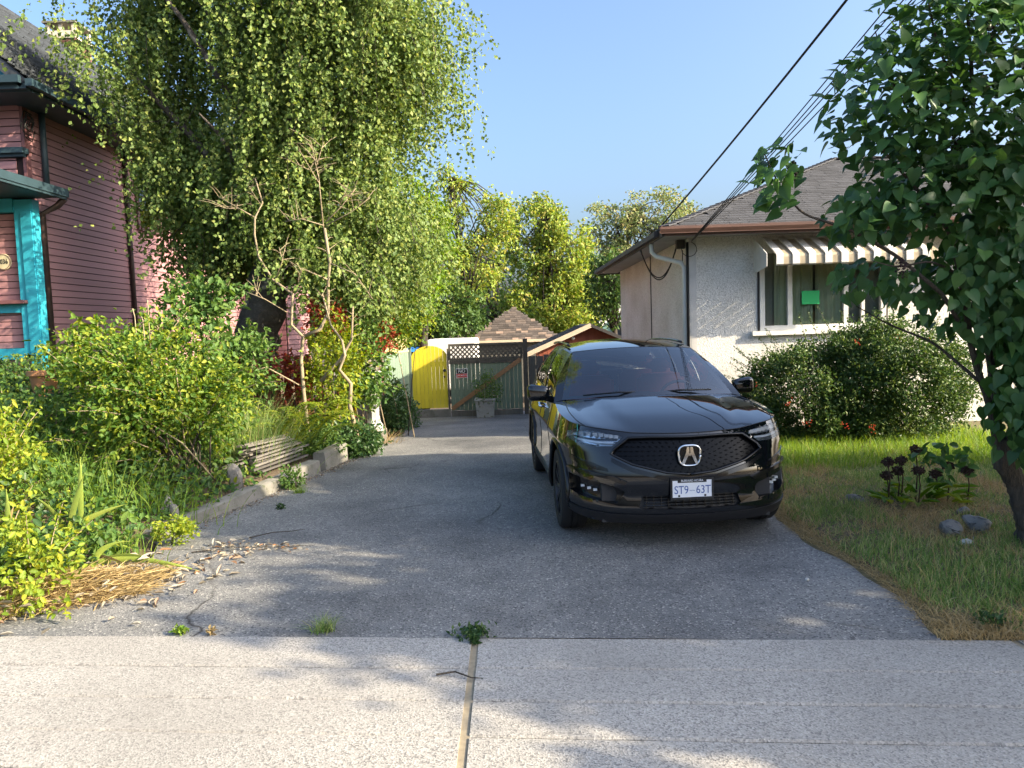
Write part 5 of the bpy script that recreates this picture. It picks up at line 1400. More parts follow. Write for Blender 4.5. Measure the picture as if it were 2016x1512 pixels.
M['maple_leaf'] = leafmat('bright maple leaf', [(0.091, 0.169, 0.0195), (0.143, 0.247, 0.026), (0.221, 0.312, 0.039)], 0.4)
M['bg_leaf_yellow'] = leafmat('yellowing leaf', [(0.138, 0.2185, 0.0403), (0.207, 0.299, 0.0575), (0.299, 0.368, 0.069), (0.3795, 0.3335, 0.092)], 0.35)
M['bg_leaf_pale'] = leafmat('pale green leaf', [(0.14, 0.2, 0.07), (0.2, 0.26, 0.1), (0.28, 0.31, 0.13), (0.33, 0.28, 0.14)], 0.35)
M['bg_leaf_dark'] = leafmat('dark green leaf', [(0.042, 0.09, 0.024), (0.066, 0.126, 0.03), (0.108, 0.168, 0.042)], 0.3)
M['lilac_leaf'] = leafmat('lilac leaf', [(0.0373, 0.0963, 0.0279), (0.0559, 0.132, 0.0342), (0.0932, 0.1863, 0.0466)], 0.3, 0.42, 0.35)
M['lilac_seed'] = surf('dried lilac flower', (0.045, 0.02, 0.03), (0.02, 0.01, 0.014), 0.9, scale=20)
M['pyra_leaf'] = leafmat('small glossy leaf', [(0.0287, 0.069, 0.0184), (0.0517, 0.1035, 0.0276), (0.0862, 0.1437, 0.0368), (0.1495, 0.1955, 0.0575)], 0.25, 0.45)
M['berry'] = plain('red berry', (0.5, 0.05, 0.02), 0.35)
M['rose_leaf'] = leafmat('yellow green leaf', [(0.0585, 0.1346, 0.0211), (0.0994, 0.1872, 0.0257), (0.1638, 0.2457, 0.0328), (0.3042, 0.3276, 0.0351)], 0.38)
M['gold_leaf'] = leafmat('golden green leaf', [(0.144, 0.228, 0.024), (0.228, 0.312, 0.03), (0.372, 0.372, 0.036)], 0.4)
M['mid_leaf'] = leafmat('mid green leaf', [(0.0607, 0.135, 0.0338), (0.0945, 0.1755, 0.0405), (0.1485, 0.2295, 0.0473)], 0.35)
M['ivy_leaf'] = leafmat('dark creeper leaf', [(0.0287, 0.0747, 0.023), (0.046, 0.0978, 0.0287), (0.0747, 0.1265, 0.0345)], 0.3, 0.4)
M['red_leaf'] = leafmat('red leaf', [(0.25, 0.03, 0.03), (0.33, 0.06, 0.03), (0.2, 0.1, 0.03)], 0.35)
M['grass'] = leafmat('lawn grass', [(0.0885, 0.1851, 0.0451), (0.1368, 0.2415, 0.0563), (0.2093, 0.2898, 0.0805), (0.4508, 0.4186, 0.1932)], 0.3)
M['grass_dry'] = leafmat('dry grass', [(0.3, 0.22, 0.09), (0.4, 0.3, 0.14), (0.48, 0.37, 0.19)], 0.25, 0.7)
M['grass_green'] = leafmat('fresh grass', [(0.098, 0.21, 0.028), (0.168, 0.28, 0.042), (0.28, 0.364, 0.056)], 0.35)
M['dead_leaf'] = leafmat('dead leaf', [(0.2, 0.16, 0.11), (0.32, 0.28, 0.21), (0.45, 0.42, 0.34), (0.25, 0.12, 0.05)], 0.2, 0.8)
M['iris'] = surf('sword leaf', (0.2, 0.29, 0.045), (0.3, 0.33, 0.06), 0.55, scale=3, objvar=0.2)
M['iris_dry'] = surf('dry sword leaf', (0.42, 0.34, 0.15), (0.32, 0.22, 0.08), 0.7, scale=3, objvar=0.2)

def gnarl(pts, rad, seg=14, amp=0.14, seed=1, step=0.06):
    """bark-covered limb: tube along the points with lengthwise ridges and knots"""
    rr = np.random.default_rng(seed); P_ = np.array([tuple(p) for p in pts], float); R_ = np.array(rad, float)
    ln = np.concatenate([[0], np.cumsum(np.linalg.norm(np.diff(P_, axis=0), axis=1))]); n_ = max(4, int(ln[-1] / step)); s_ = np.linspace(0, ln[-1], n_)
    Q_ = np.stack([np.interp(s_, ln, P_[:, k]) for k in range(3)], 1); r_ = np.interp(s_, ln, R_)
    for _ in range(2): Q_[1:-1] = (Q_[:-2] + 2 * Q_[1:-1] + Q_[2:]) / 4
    Q_[1:-1] += rr.normal(size=(n_ - 2, 3)) * r_[1:-1, None] * 0.05
    mb = MB().tube([tuple(q) for q in Q_], r_.tolist(), seg); ph = rr.uniform(0, 6.28, 6); kn = rr.uniform(0, ln[-1], 5); ka = rr.uniform(0, 6.28, 5)
    for i in range(n_):
        for k in range(seg):
            t_ = 2 * math.pi * k / seg; d_ = math.sin(5 * t_ + ph[0] + 1.5 * math.sin(s_[i] * 4 + ph[1])) * 0.6 + math.sin(3 * t_ + ph[2] + s_[i] * 3) * 0.5 + rr.normal() * 0.35
            for q in range(5): d_ += 1.8 * math.exp(-((s_[i] - kn[q]) / 0.09) ** 2) * max(0, math.cos(t_ - ka[q]))
            v_ = Vector(mb.v[i * seg + k]); c_ = Vector(Q_[i]); mb.v[i * seg + k] = tuple(c_ + (v_ - c_) * (1 + amp * d_))
    return mb

def cluster_pts(centres, per, sig):
    c = np.repeat(np.asarray(centres, float), per, 0); return c + rng.normal(size=c.shape) * np.asarray(sig), c
def in_ellipsoid(n, c, r, shell=0.0):
    d = rand_unit(n); q = (shell + (1 - shell) * rng.random(n) ** (1 / 3))[:, None]; return np.asarray(c) + d * q * np.asarray(r)

def tree(name, label, base, trunk, crowns, per, sig, leaf, mat, bark, cat='tree', group=None, shape='diamond', limb_r=0.05, shell=0.35, flat=0.0, trunk_r=None):
    """trunk: list of points; crowns: list of (centre, radii, number of clumps)"""
    t = empty(name, base, label, cat, group)
    r0 = trunk_r or 0.16; m = len(trunk)
    MB().tube(trunk, [r0 * (1 - 0.6 * i / (m - 1)) for i in range(m)], 10).build('trunk', bark, t, True)
    C = np.concatenate([in_ellipsoid(n, c, r, shell) for c, r, n in crowns])
    lm = MB()
    for i in range(0, len(C), max(1, len(C) // 60)):
        k = Vector(trunk[min(m - 1, 1 + int(rng.random() * (m - 1)))]); e = Vector(C[i]); mid = k.lerp(e, 0.5) + Vector((0, 0, 0.1 * (e - k).length))
        lm.tube([k, mid, e], [limb_r, limb_r * 0.6, limb_r * 0.2], 5)
    lm.build('limbs', bark, t, True)['kind'] = 'stuff'
    P, cc = cluster_pts(C, per, sig)
    D = rand_unit(len(P)) + unit(P - cc) * 0.6 + np.array([0, 0, -0.35 - flat]); N = rand_unit(len(P)) * 0.8 + np.array([0, 0, 0.9])
    s = leaf * rng.uniform(0.7, 1.3, len(P)); leaves('crown', P, D, N, s, s * 0.62, mat, t, shape=shape)
    return t

# ---- the big weeping birch
bx, by = -4.2, 13.1
BT = empty('birch_tree', (bx, by, 0.6), 'huge weeping birch with thick dark leaning trunk and curtains of small leaves', 'tree')
trunk = [(-4.5, 13.1, 0.3), (-4.42, 13.1, 1.2), (-4.22, 13.1, 2.1), (-3.95, 13.1, 3.0), (-3.78, 13.12, 3.8), (-3.7, 13.2, 5.0), (-3.5, 13.3, 7.2), (-3.4, 13.3, 9.4)]
gnarl(trunk, [0.46, 0.37, 0.33, 0.30, 0.22, 0.17, 0.11, 0.05], 22, 0.09, 3, 0.12).build('trunk', M['birch_bark'], BT, True)
for e, r_, st_ in (((-6.6, 12.8, 6.6), .1, 3), ((-5.4, 12.2, 7.4), .1, 4), ((-2.2, 12.6, 6.2), .12, 3), ((-1.2, 13.4, 7.0), .10, 4), ((-2.4, 14.4, 7.6), .1, 4), ((-5.2, 14.3, 7.4), .1, 4), ((-3.0, 11.9, 6.0), .09, 3), ((-4.6, 11.9, 5.2), .08, 3), ((-2.9, 13.0, 4.6), .1, 3), ((-6.0, 13.5, 8.4), .07, 5), ((-1.6, 12.7, 8.6), .07, 5)):
    a = Vector(trunk[st_]); b = Vector(e); mid = a.lerp(b, 0.45) + Vector((0, 0, 0.5))
    MB().tube([a, a.lerp(mid, 0.5) + Vector((0, 0, 0.1)), mid, mid.lerp(b, 0.55) + Vector((0, 0, 0.1)), b], [r_, r_ * .85, r_ * .65, r_ * .4, r_ * .15], 7).build('limb', M['birch_bark'], BT, True)
BOTX = [-7.6, -7.2, -6.6, -6.2, -5.9, -5.5, -4.8, -4.3, -3.7, -3.1, -2.1, -1.4, -0.95, -0.6, -0.2]
BOTZ = [6.2, 6.0, 5.7, 4.9, 3.6, 2.6, 2.5, 3.1, 2.9, 2.3, 2.05, 2.3, 3.2, 4.4, 6.0]
clumps = []
while len(clumps) < 165:
    x = rng.uniform(-7.0, -0.45); b = np.interp(x, BOTX, BOTZ)
    halfd = 1.6 * math.sqrt(max(0.08, 1 - ((x + 3.7) / 3.9) ** 2)); y = 13.85 + (rng.uniform(-1, 1) if rng.random() < 0.6 else -rng.uniform(0.6, 1)) * halfd
    z = b + 0.5 + rng.random() ** 1.1 * (9.8 - b - 0.5)
    if z > 6.7 + 3.2 * math.sqrt(max(0, 1 - ((x + 3.7) / 3.6) ** 2)): continue
    if x / y < np.interp(z, [3, 4, 5.2, 6, 8], [-0.44, -0.44, -0.45, -0.475, -0.455]) or x / y > np.interp(z, [2, 4, 6, 8], [-0.125, -0.12, -0.10, -0.095]): continue
    if x < -4.2 and y < 13.0: continue
    clumps.append((x, y, z))
clumps += [(-6.45, 12.5, 6.4)] + [(rng.uniform(-5.7, -4.7), rng.uniform(13.0, 14.6), rng.uniform(3.2, 5.2)) for _ in range(16)]
Pl, Dl = [], []
twig = MB()
for (cx, cy, cz) in clumps:
    big = rng.uniform(0.7, 1.35)
    for _ in range(int(40 * big)):
        sx, sy, sz = cx + rng.normal() * 0.30 * big, cy + rng.normal() * 0.3 * big, cz + rng.normal() * 0.22
        b = float(np.interp(sx, BOTX, BOTZ)) + rng.normal() * 0.2
        ln = min(rng.uniform(0.35, 1.35) * big, max(0.15, sz - b)); n = max(4, int(ln / 0.024)); t = np.linspace(0, 1, n)
        ox, oy = (sx - cx) * 0.5 + rng.normal() * 0.12, (sy - cy) * 0.5 + rng.normal() * 0.12
        p = np.stack([sx + ox * np.sqrt(t) + 0.05 * np.sin(6 * t + sx * 9), sy + oy * np.sqrt(t) + 0.04 * np.sin(5 * t + sy * 7), sz - ln * t ** 1.2], 1); p += rng.normal(size=p.shape) * 0.045
        Pl.append(p); Dl.append(np.tile([ox, oy, -0.8], (n, 1)) + rng.normal(size=(n, 3)) * 0.6)
        if rng.random() < 0.15: twig.tube([p[0], p[n // 2], p[-1]], [0.006, 0.005, 0.003], 3, False)
twig.build('twigs', M['bark'], BT)['kind'] = 'stuff'
P = np.concatenate(Pl); D = np.concatenate(Dl); N = rng.normal(size=P.shape) * 0.75 + np.array([0.5, -0.5, 0.35])
sz_ = rng.uniform(0.048, 0.085, len(P)); leaves('crown', P, D, N, sz_, sz_ * 0.8, M['birch_leaf'], BT, fold=0.18)
print('birch leaves', len(P))

# ---- bare pale-stemmed shrub before the birch
DS = empty('bare_shrub', (-3.1, 11.5, 0.4), 'leafless shrub with pale crooked stems in front of the birch', 'shrub')
def wob(l, a=0.35): return [(x, y + a * math.sin(i * 1.7 + x * 3), z) for i, (x, y, z) in enumerate(l)]
dead = [([(-3.1, 11.5, 0.35), (-3.12, 11.5, 0.96), (-3.15, 11.5, 1.43), (-3.14, 11.5, 1.6), (-3.09, 11.5, 1.78), (-3.25, 11.5, 1.96), (-3.23, 11.5, 2.42), (-3.52, 11.5, 2.64), (-3.71, 11.5, 2.99), (-3.72, 11.5, 3.3), (-3.71, 11.5, 3.55), (-3.61, 11.5, 3.78), (-3.68, 11.5, 4.12)], 0.05, 0.01),
        ([(-3.71, 11.5, 3.55), (-3.98, 11.5, 3.72), (-4.24, 11.5, 3.88)], 0.018, 0.005), ([(-3.95, 11.5, 3.7), (-4.2, 11.4, 3.7)], 0.01, 0.004), ([(-3.64, 11.5, 3.75), (-3.8, 11.5, 4.05)], 0.009, 0.003),
        ([(-3.09, 11.5, 1.78), (-2.83, 11.5, 1.88), (-2.72, 11.5, 2.12), (-2.68, 11.5, 2.61), (-2.63, 11.5, 2.85), (-2.7, 11.5, 3.37)], 0.045, 0.022),
        ([(-2.7, 11.5, 3.37), (-2.74, 11.5, 4.09), (-2.85, 11.5, 4.67)], 0.02, 0.004), ([(-2.74, 11.5, 4.03), (-3.0, 11.5, 4.51)], 0.012, 0.004), ([(-2.78, 11.5, 4.2), (-2.62, 11.4, 4.6)], 0.009, 0.003), ([(-2.85, 11.45, 4.2), (-3.05, 11.4, 4.3)], 0.008, 0.003),
        ([(-2.66, 11.5, 3.45), (-2.45, 11.5, 3.67), (-2.2, 11.5, 3.94)], 0.016, 0.004), ([(-2.69, 11.5, 3.4), (-3.0, 11.45, 3.5), (-3.25, 11.4, 3.47)], 0.014, 0.004), ([(-2.66, 11.5, 3.4), (-2.3, 11.5, 3.6), (-1.99, 11.5, 3.79)], 0.014, 0.003), ([(-2.45, 11.5, 3.67), (-2.3, 11.4, 4.0)], 0.009, 0.003),
        ([(-2.68, 11.5, 2.61), (-3.02, 11.4, 2.78), (-3.1, 11.35, 2.55)], 0.02, 0.006), ([(-2.63, 11.5, 2.85), (-2.27, 11.4, 2.68), (-1.99, 11.3, 2.29)], 0.018, 0.005), ([(-3.25, 11.5, 2.1), (-3.6, 11.4, 2.35), (-3.95, 11.4, 2.5)], 0.016, 0.005), ([(-3.5, 11.5, 2.6), (-3.3, 11.4, 2.9), (-3.35, 11.4, 3.1)], 0.012, 0.004),
        ([(-2.35, 11.5, 0.2), (-2.46, 11.5, 0.71), (-2.43, 11.5, 1.05), (-2.58, 11.5, 1.27), (-2.48, 11.5, 1.48), (-2.53, 11.5, 1.7), (-2.69, 11.5, 1.94), (-2.75, 11.4, 2.4)], 0.06, 0.012), ([(-2.86, 11.5, 1.1), (-2.55, 11.5, 1.43), (-2.38, 11.5, 1.72), (-2.3, 11.4, 2.2)], 0.05, 0.012), ([(-3.1, 11.5, 1.0), (-3.6, 11.3, 1.35), (-4.0, 11.2, 1.25)], 0.02, 0.005)]
for pts, ra, rb in dead:
    ra *= 0.62; n = len(pts); MB().tube(wob(pts, 0.06), [ra + (rb - ra) * i / (n - 1) for i in range(n)], 7).build('branch', M['pale_twig'], DS, True)
tw = MB()
for pts, ra, rb in dead[1:]:
    for k in range(7):
        a = Vector(pts[-1]).lerp(Vector(pts[-2]), rng.random()); d = Vector(rng.normal(size=3)); d.z = abs(d.z) * 0.7; d = d.normalized() * rng.uniform(0.15, 0.4)
        tw.tube([a, a + d * 0.6 + Vector((0, 0, 0.02)), a + d], [0.005, 0.004, 0.002], 4)
tw.build('twigs', M['pale_twig'], DS)['kind'] = 'stuff'

# ---- trees beyond the gate
tree('maple_tree', 'bright green maple just right of the birch, above the yellow gate', (-2.6, 22.5, -0.5), [(-2.6, 22.5, -0.7), (-2.55, 22.5, 1.5), (-2.4, 22.6, 3.2), (-2.5, 22.5, 5.2)],
     [((-2.9, 22.3, 4.2), (1.25, 1.5, 2.1), 130)], 60, (0.16, 0.16, 0.13), 0.13, M['maple_leaf'], M['bark'])
tree('thin_tree', 'tall open tree with visible pale trunk and yellowing leaves beyond the gate', (-1.9, 33, -1.1), [(-1.9, 33, -1.3), (-1.85, 33, 2.5), (-2.0, 33, 5.0), (-2.3, 33, 8.2)],
     [((-1.6, 33, 4.4), (1.4, 1.4, 1.6), 55), ((-2.3, 33, 7.4), (0.8, 0.9, 1.3), 24), ((-0.5, 33, 6.3), (0.9, 0.9, 1.3), 34), ((-2.8, 33, 1.9), (0.9, 1.0, 1.4), 30)], 48, (0.2, 0.2, 0.15), 0.17, M['bg_leaf_yellow'], M['bark'], group='trees beyond the gate', shell=0.1, limb_r=0.04)
tree('broad_tree', 'dense rounded yellow green tree behind the brown garage roof', (2.2, 40, -1.5), [(2.2, 40, -1.6), (2.2, 40, 2.0), (2.1, 40, 5), (2.0, 40, 7.5)],
     [((1.4, 40, 6.4), (1.7, 1.5, 2.2), 85), ((2.9, 40, 5.2), (1.5, 1.5, 2.3), 85), ((1.8, 39.6, 2.4), (2.6, 1.6, 2.0), 120), ((3.6, 40, 2.2), (1.3, 1.3, 1.9), 55)], 52, (0.2, 0.2, 0.17), 0.2, M['bg_leaf_yellow'], M['bark'], group='trees beyond the gate')
tree('spreading_tree', 'pale open spreading tree beyond the bungalow eave with branches against the sky', (8.2, 52, -1.8), [(8.2, 52, -2), (8.2, 52, 3), (8.0, 52, 6), (8.2, 52, 9)],
     [((7.0, 52, 8.6), (1.9, 1.5, 1.7), 44), ((10.2, 52, 9.0), (2.6, 1.8, 1.7), 60), ((7.6, 52, 5.0), (2.6, 1.8, 2.2), 85), ((11.5, 52, 6.3), (2.6, 1.8, 2.2), 60)], 44, (0.3, 0.3, 0.16), 0.23, M['bg_leaf_pale'], M['bark'], group='trees beyond the gate', shell=0.2, limb_r=0.06)
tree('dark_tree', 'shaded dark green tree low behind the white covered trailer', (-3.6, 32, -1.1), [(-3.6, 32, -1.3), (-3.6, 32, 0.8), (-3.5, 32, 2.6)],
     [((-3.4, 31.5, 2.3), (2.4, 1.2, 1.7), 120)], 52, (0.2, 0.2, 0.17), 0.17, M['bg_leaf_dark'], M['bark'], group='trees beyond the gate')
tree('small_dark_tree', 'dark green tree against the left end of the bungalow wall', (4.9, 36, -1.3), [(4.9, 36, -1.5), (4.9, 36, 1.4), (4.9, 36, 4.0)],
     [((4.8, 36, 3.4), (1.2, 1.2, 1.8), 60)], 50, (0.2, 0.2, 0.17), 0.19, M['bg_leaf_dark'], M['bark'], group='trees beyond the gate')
for k, (x, y, h, lab) in enumerate(((-12, 58, 9, 'round green tree far behind the birch'), (-1.0, 58, 8.5, 'far green tree behind the thin open tree'), (5, 66, 6.5, 'far green tree between broad tree and spreading tree'), (14.5, 64, 9.5, 'far tree tip just above the bungalow roof slope'))):
    tree('far_tree', lab, (x, y, -2), [(x, y, -2), (x, y, 2), (x, y, h * 0.8)], [((x, y, h * 0.45), (3.4, 2.5, h * 0.5), 110)], 36, (0.4, 0.4, 0.3), 0.34, M['bg_leaf_dark'] if k % 2 else M['bg_leaf_yellow'], M['bark'], group='trees beyond the gate')

# ---- trees right of the view whose shade lies over the driveway
for (y0_, h_, lab) in ((5.9, 7.4, 'tall dense cedar right of the view, farther from the street'), (3.7, 7.6, 'tall dense cedar right of the view, nearer the street')):
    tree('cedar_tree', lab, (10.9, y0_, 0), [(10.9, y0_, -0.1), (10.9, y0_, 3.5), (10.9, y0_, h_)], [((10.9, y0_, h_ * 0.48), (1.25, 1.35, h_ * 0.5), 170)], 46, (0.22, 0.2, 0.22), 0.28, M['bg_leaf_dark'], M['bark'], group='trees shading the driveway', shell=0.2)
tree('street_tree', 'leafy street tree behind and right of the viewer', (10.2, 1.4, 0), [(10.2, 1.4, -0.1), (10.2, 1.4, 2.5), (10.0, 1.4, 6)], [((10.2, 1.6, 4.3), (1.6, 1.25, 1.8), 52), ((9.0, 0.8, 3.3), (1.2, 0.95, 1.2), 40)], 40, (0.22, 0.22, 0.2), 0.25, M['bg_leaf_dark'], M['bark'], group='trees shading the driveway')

# ---- lilac at the right
LT = empty('lilac_tree', (3.8, 5.8, 0.02), 'lilac tree with gnarled stems, big dark heart leaves and dried flower heads', 'tree')
gnarl([(4.0, 5.8, -0.1), (3.95, 5.8, 0.15), (3.85, 5.79, 0.45), (3.74, 5.78, 0.68), (3.70, 5.78, 0.85)], [0.13, 0.085, 0.07, 0.07, 0.045], 20, 0.13, 5, 0.03).build('trunk', M['lilac_bark'], LT, True)
stems = [([(3.69, 5.78, 0.72), (3.6, 5.75, 1.1), (3.44, 5.7, 1.5), (3.32, 5.65, 2.0), (3.2, 5.6, 2.4), (2.97, 5.6, 2.7), (2.67, 5.6, 3.05)], 0.04),
         ([(3.72, 5.8, 0.75), (3.68, 5.85, 1.3), (3.62, 5.9, 1.9), (3.54, 5.85, 2.7), (3.46, 5.8, 3.6), (3.4, 5.8, 4.3)], 0.045),
         ([(3.76, 5.78, 0.75), (3.82, 5.7, 1.4), (3.78, 5.6, 2.2), (3.82, 5.6, 3.2), (3.9, 5.6, 4.2)], 0.042),
         ([(3.4, 5.68, 1.6), (3.1, 5.5, 1.95), (2.75, 5.5, 2.25), (2.4, 5.5, 2.45), (2.1, 5.5, 2.55), (1.95, 5.5, 2.72), (1.83, 5.5, 2.98)], 0.022),
         ([(3.75, 5.8, 0.8), (4.1, 5.9, 1.5), (4.3, 5.9, 2.4), (4.3, 5.9, 3.6)], 0.04), ([(3.5, 5.72, 1.3), (3.25, 5.9, 1.6), (2.95, 6.0, 1.75), (2.7, 6.0, 1.9)], 0.018), ([(3.3, 5.65, 2.1), (3.0, 5.5, 2.2), (2.75, 5.45, 2.15), (2.55, 5.4, 2.2)], 0.014),
         ([(3.55, 5.85, 2.6), (3.2, 5.9, 3.1), (2.9, 5.9, 3.6), (2.75, 5.8, 3.9)], 0.02), ([(3.5, 5.8, 3.2), (3.1, 5.6, 3.7), (2.95, 5.5, 4.1)], 0.018)]
for pts, r_ in stems:
    r_ *= 0.75
    n = len(pts); gnarl(pts, [r_ * (1 - 0.75 * i / (n - 1)) for i in range(n)], 10, 0.08, int(r_ * 1e4) + n, 0.05).build('stem', M['lilac_bark'], LT, True)
lc = []
def lil(c, r_, n): lc.append(in_ellipsoid(n, c, r_, 0.1))
lil((3.5, 5.7, 3.5), (0.75, 0.75, 1.0), 1050); lil((4.15, 5.75, 2.5), (0.75, 0.7, 1.75), 1575); lil((3.2, 5.7, 3.95), (0.5, 0.6, 0.6), 360); lil((2.75, 5.6, 3.3), (0.45, 0.5, 0.45), 345)
lil((3.05, 5.6, 2.72), (0.55, 0.5, 0.42), 450); lil((2.62, 5.55, 2.55), (0.38, 0.4, 0.22), 165); lil((1.92, 5.5, 2.82), (0.2, 0.22, 0.26), 66); lil((3.55, 5.6, 2.2), (0.5, 0.5, 0.5), 330); lil((3.95, 5.5, 1.55), (0.42, 0.5, 0.65), 390); lil((3.6, 5.5, 3.3), (0.8, 0.5, 1.1), 600); lil((3.8, 5.4, 1.45), (0.45, 0.35, 0.6), 345); lil((3.72, 5.35, 1.15), (0.42, 0.3, 0.45), 230); lil((3.3, 5.45, 2.0), (0.45, 0.35, 0.4), 110); lil((4.75, 5.0, 2.5), (0.7, 0.75, 1.7), 1050); lil((2.75, 5.75, 2.1), (0.3, 0.4, 0.17), 69); lil((3.3, 5.8, 1.9), (0.35, 0.45, 0.3), 60)
P = np.concatenate(lc); ctr = np.array([3.6, 5.8, 2.6]); n = len(P)
D = unit(P - ctr) * 0.6 + rand_unit(n) * 0.7 + np.array([0, -0.1, -0.55]); N = unit(P - ctr) * 0.5 + rand_unit(n) * 0.5 + np.array([0, -0.35, 0.75])
Ls = rng.uniform(0.07, 0.135, n)
order = np.argsort(P[:, 1] + 0.0 * P[:, 0]); inview = P[:, 0] < 0.66 * P[:, 1] + 0.1
big = [i for i in order if inview[i]][:300]; rest = np.setdiff1d(np.arange(n), big)
leaves('foliage', P[rest], D[rest], N[rest], Ls[rest], Ls[rest] * 0.78, M['lilac_leaf'], LT, True, shape='heart', fold=0.16, droop=0.2)
lm_ = []
for k in range(5):
    V, F = leaf_geo(np.zeros((1, 3)), np.array([[1., 0, 0]]), np.array([[0, 0, 1.]]), [1.0], [0.78], fold=0.08 + 0.05 * k, droop=0.1 + 0.07 * k, shape='heart')
    lm_.append(np_mesh('leaf', V, F, M['lilac_leaf'], True))
for i in big:
    o = link('leaf', lm_[int(i) % 5], LT)
    d = Vector(unit(D[i])); nn_ = Vector(N[i]); nn_ = (nn_ - d * nn_.dot(d)).normalized(); s_ = nn_.cross(d)
    o.location = P[i]; o.rotation_euler = Matrix((d, s_, nn_)).transposed().to_euler(); o.scale = (Ls[i],) * 3
for k, (x, y, z) in enumerate(((3.15, 5.45, 3.0), (3.35, 5.4, 3.75), (2.86, 5.45, 2.62), (2.0, 5.42, 2.84), (3.62, 5.35, 3.9), (2.75, 5.4, 2.15), (3.1, 5.3, 4.0))):
    c = np.array([x, y, z]); q = in_ellipsoid(110, (0, 0, 0), (0.035, 0.035, 0.075)); q[:, :2] *= (1.2 - q[:, 2:3] * 5)
    leaves('flower_head', c + q, rand_unit(110), rand_unit(110), 0.017, 0.012, M['lilac_seed'], LT, fold=0.4)

# ---- pyracantha bush under the window
PY = empty('berry_bush', (5.0, 11.2, 0), 'rounded dark evergreen bush with red berries under the bungalow window', 'bush')
C = np.concatenate([in_ellipsoid(240, (4.6, 11.3, 0.72), (1.15, 0.85, 0.8), 0.5), in_ellipsoid(240, (5.55, 11.2, 0.8), (1.1, 0.85, 0.95), 0.5)])
C = C[C[:, 2] > 0.05]; P, cc = cluster_pts(C, 120, (0.08, 0.08, 0.08)); n = len(P)
D = rand_unit(n) + unit(P - np.array([5.0, 11.2, 0.6])) * 0.5; s = rng.uniform(0.04, 0.068, n)
leaves('foliage', P, D, rand_unit(n) + np.array([0, -0.2, 0.6]), s, s * 0.55, M['pyra_leaf'], PY, True)
sp = []; st_ = MB()
for k in range(90):
    a = in_ellipsoid(1, (5.05, 11.2, 0.85), (1.7, 0.8, 0.8), 0.9)[0]
    if a[2] < 0.5: continue
    d = unit(a - np.array([5.05, 11.2, 0.3])) + rng.normal(size=3) * 0.25 + np.array([0, 0, 0.5]); d = unit(d) * rng.uniform(0.2, 0.45); st_.tube([a, a + d], [0.004, 0.002], 3, False)
    t = rng.random((26, 1)); sp.append(a + d * t + rng.normal(size=(26, 3)) * 0.012)
st_.build('shoots', M['bark'], PY)['kind'] = 'stuff'
sp = np.concatenate(sp); leaves('shoot_leaves', sp, rand_unit(len(sp)) + np.array([0, 0, 0.4]), rand_unit(len(sp)), 0.034, 0.017, M['pyra_leaf'], PY, True)
bm = bmesh.new()
for k in range(22):
    c = in_ellipsoid(1, (5.05, 11.0, 0.8), (1.6, 0.95, 0.75), 0.98)[0]
    if c[1] > 11.1 or c[2] < 0.2: continue
    for j in range(int(rng.integers(5, 14))):
        p = c + rng.normal(size=3) * 0.03; bmesh.ops.create_icosphere(bm, subdivisions=1, radius=0.0085, matrix=Matrix.Translation(p))
me = bpy.data.meshes.new('berries'); bm.to_mesh(me); bm.free(); me.materials.append(M['berry']); link('berries', me, PY)['kind'] = 'stuff'
for k in range(7):
    x = 4.4 + k * 0.2; MB().tube([(x, 11.3, -0.05), (x + rng.normal() * 0.2, 11.25, 0.5), (x + rng.normal() * 0.5, 11.1, 1.0)], [0.03, 0.02, 0.008], 6).build('stem', M['bark'], PY, True)

# ---- lawn
def lawn_pts(n, x0, x1, y0, y1):
    p = np.stack([rng.uniform(x0, x1, n), rng.uniform(y0, y1, n)], 1)
    edge = 2.42 + 0.10 * vnoise(p[:, 1], p[:, 0] * 0, 0.35, 3) + 0.05 * np.sin(p[:, 1] * 2.7)
    keep = (p[:, 0] > edge) & (p[:, 1] > sw_y(p[:, 0]) + 0.02); return p[keep]
p = lawn_pts(150000, 2.35, 7.5, 3.7, 12.5)
p = p[rng.random(len(p)) < np.interp(p[:, 1], [3.7, 7, 12.5], [1.0, 0.9, 0.6])]
gzv = ground_z(p[:, 0], p[:, 1]); dryness = vnoise(p[:, 0], p[:, 1], 0.7, 5) + 0.5 * vnoise(p[:, 0], p[:, 1], 0.2, 6) + np.interp(p[:, 0], [2.4, 2.75], [0.4, 0.0])
dry = dryness > 0.93 + rng.normal(size=len(p)) * 0.13
B3 = np.stack([p[:, 0], p[:, 1], gzv - 0.01], 1)
lean = rng.normal(size=(len(p), 2)) * 0.045
g_ = ~dry
hh = rng.uniform(0.04, 0.11, len(p)) * (0.7 + 0.6 * vnoise(p[:, 0], p[:, 1], 0.4, 8))
lawn = blades('lawn', B3[g_], hh[g_], lean[g_], 0.008, M['grass'], None, True, 2)
tag(lawn, 'patchy green lawn grass right of the driveway', 'grass', kind='stuff')
lawn2 = blades('dry_lawn', B3[dry], hh[dry] * 0.9, lean[dry] * 1.7, 0.007, M['grass_dry'], None, True, 2)
tag(lawn2, 'straw coloured dry patches and frayed edge of the lawn', 'grass', kind='stuff')
p = lawn_pts(900, 2.4, 6, 3.9, 10); B3 = np.stack([p[:, 0], p[:, 1], ground_z(p[:, 0], p[:, 1])], 1)
tag(blades('tall_straw', B3, rng.uniform(0.12, 0.3, len(p)), rng.normal(size=(len(p), 2)) * 0.12, 0.004, M['grass_dry']), 'thin tall straw stalks standing out of the lawn', 'grass', kind='stuff')
p = lawn_pts(12000, 2.8, 7, 8.9, 12.0); B3 = np.stack([p[:, 0], p[:, 1], ground_z(p[:, 0], p[:, 1])], 1)
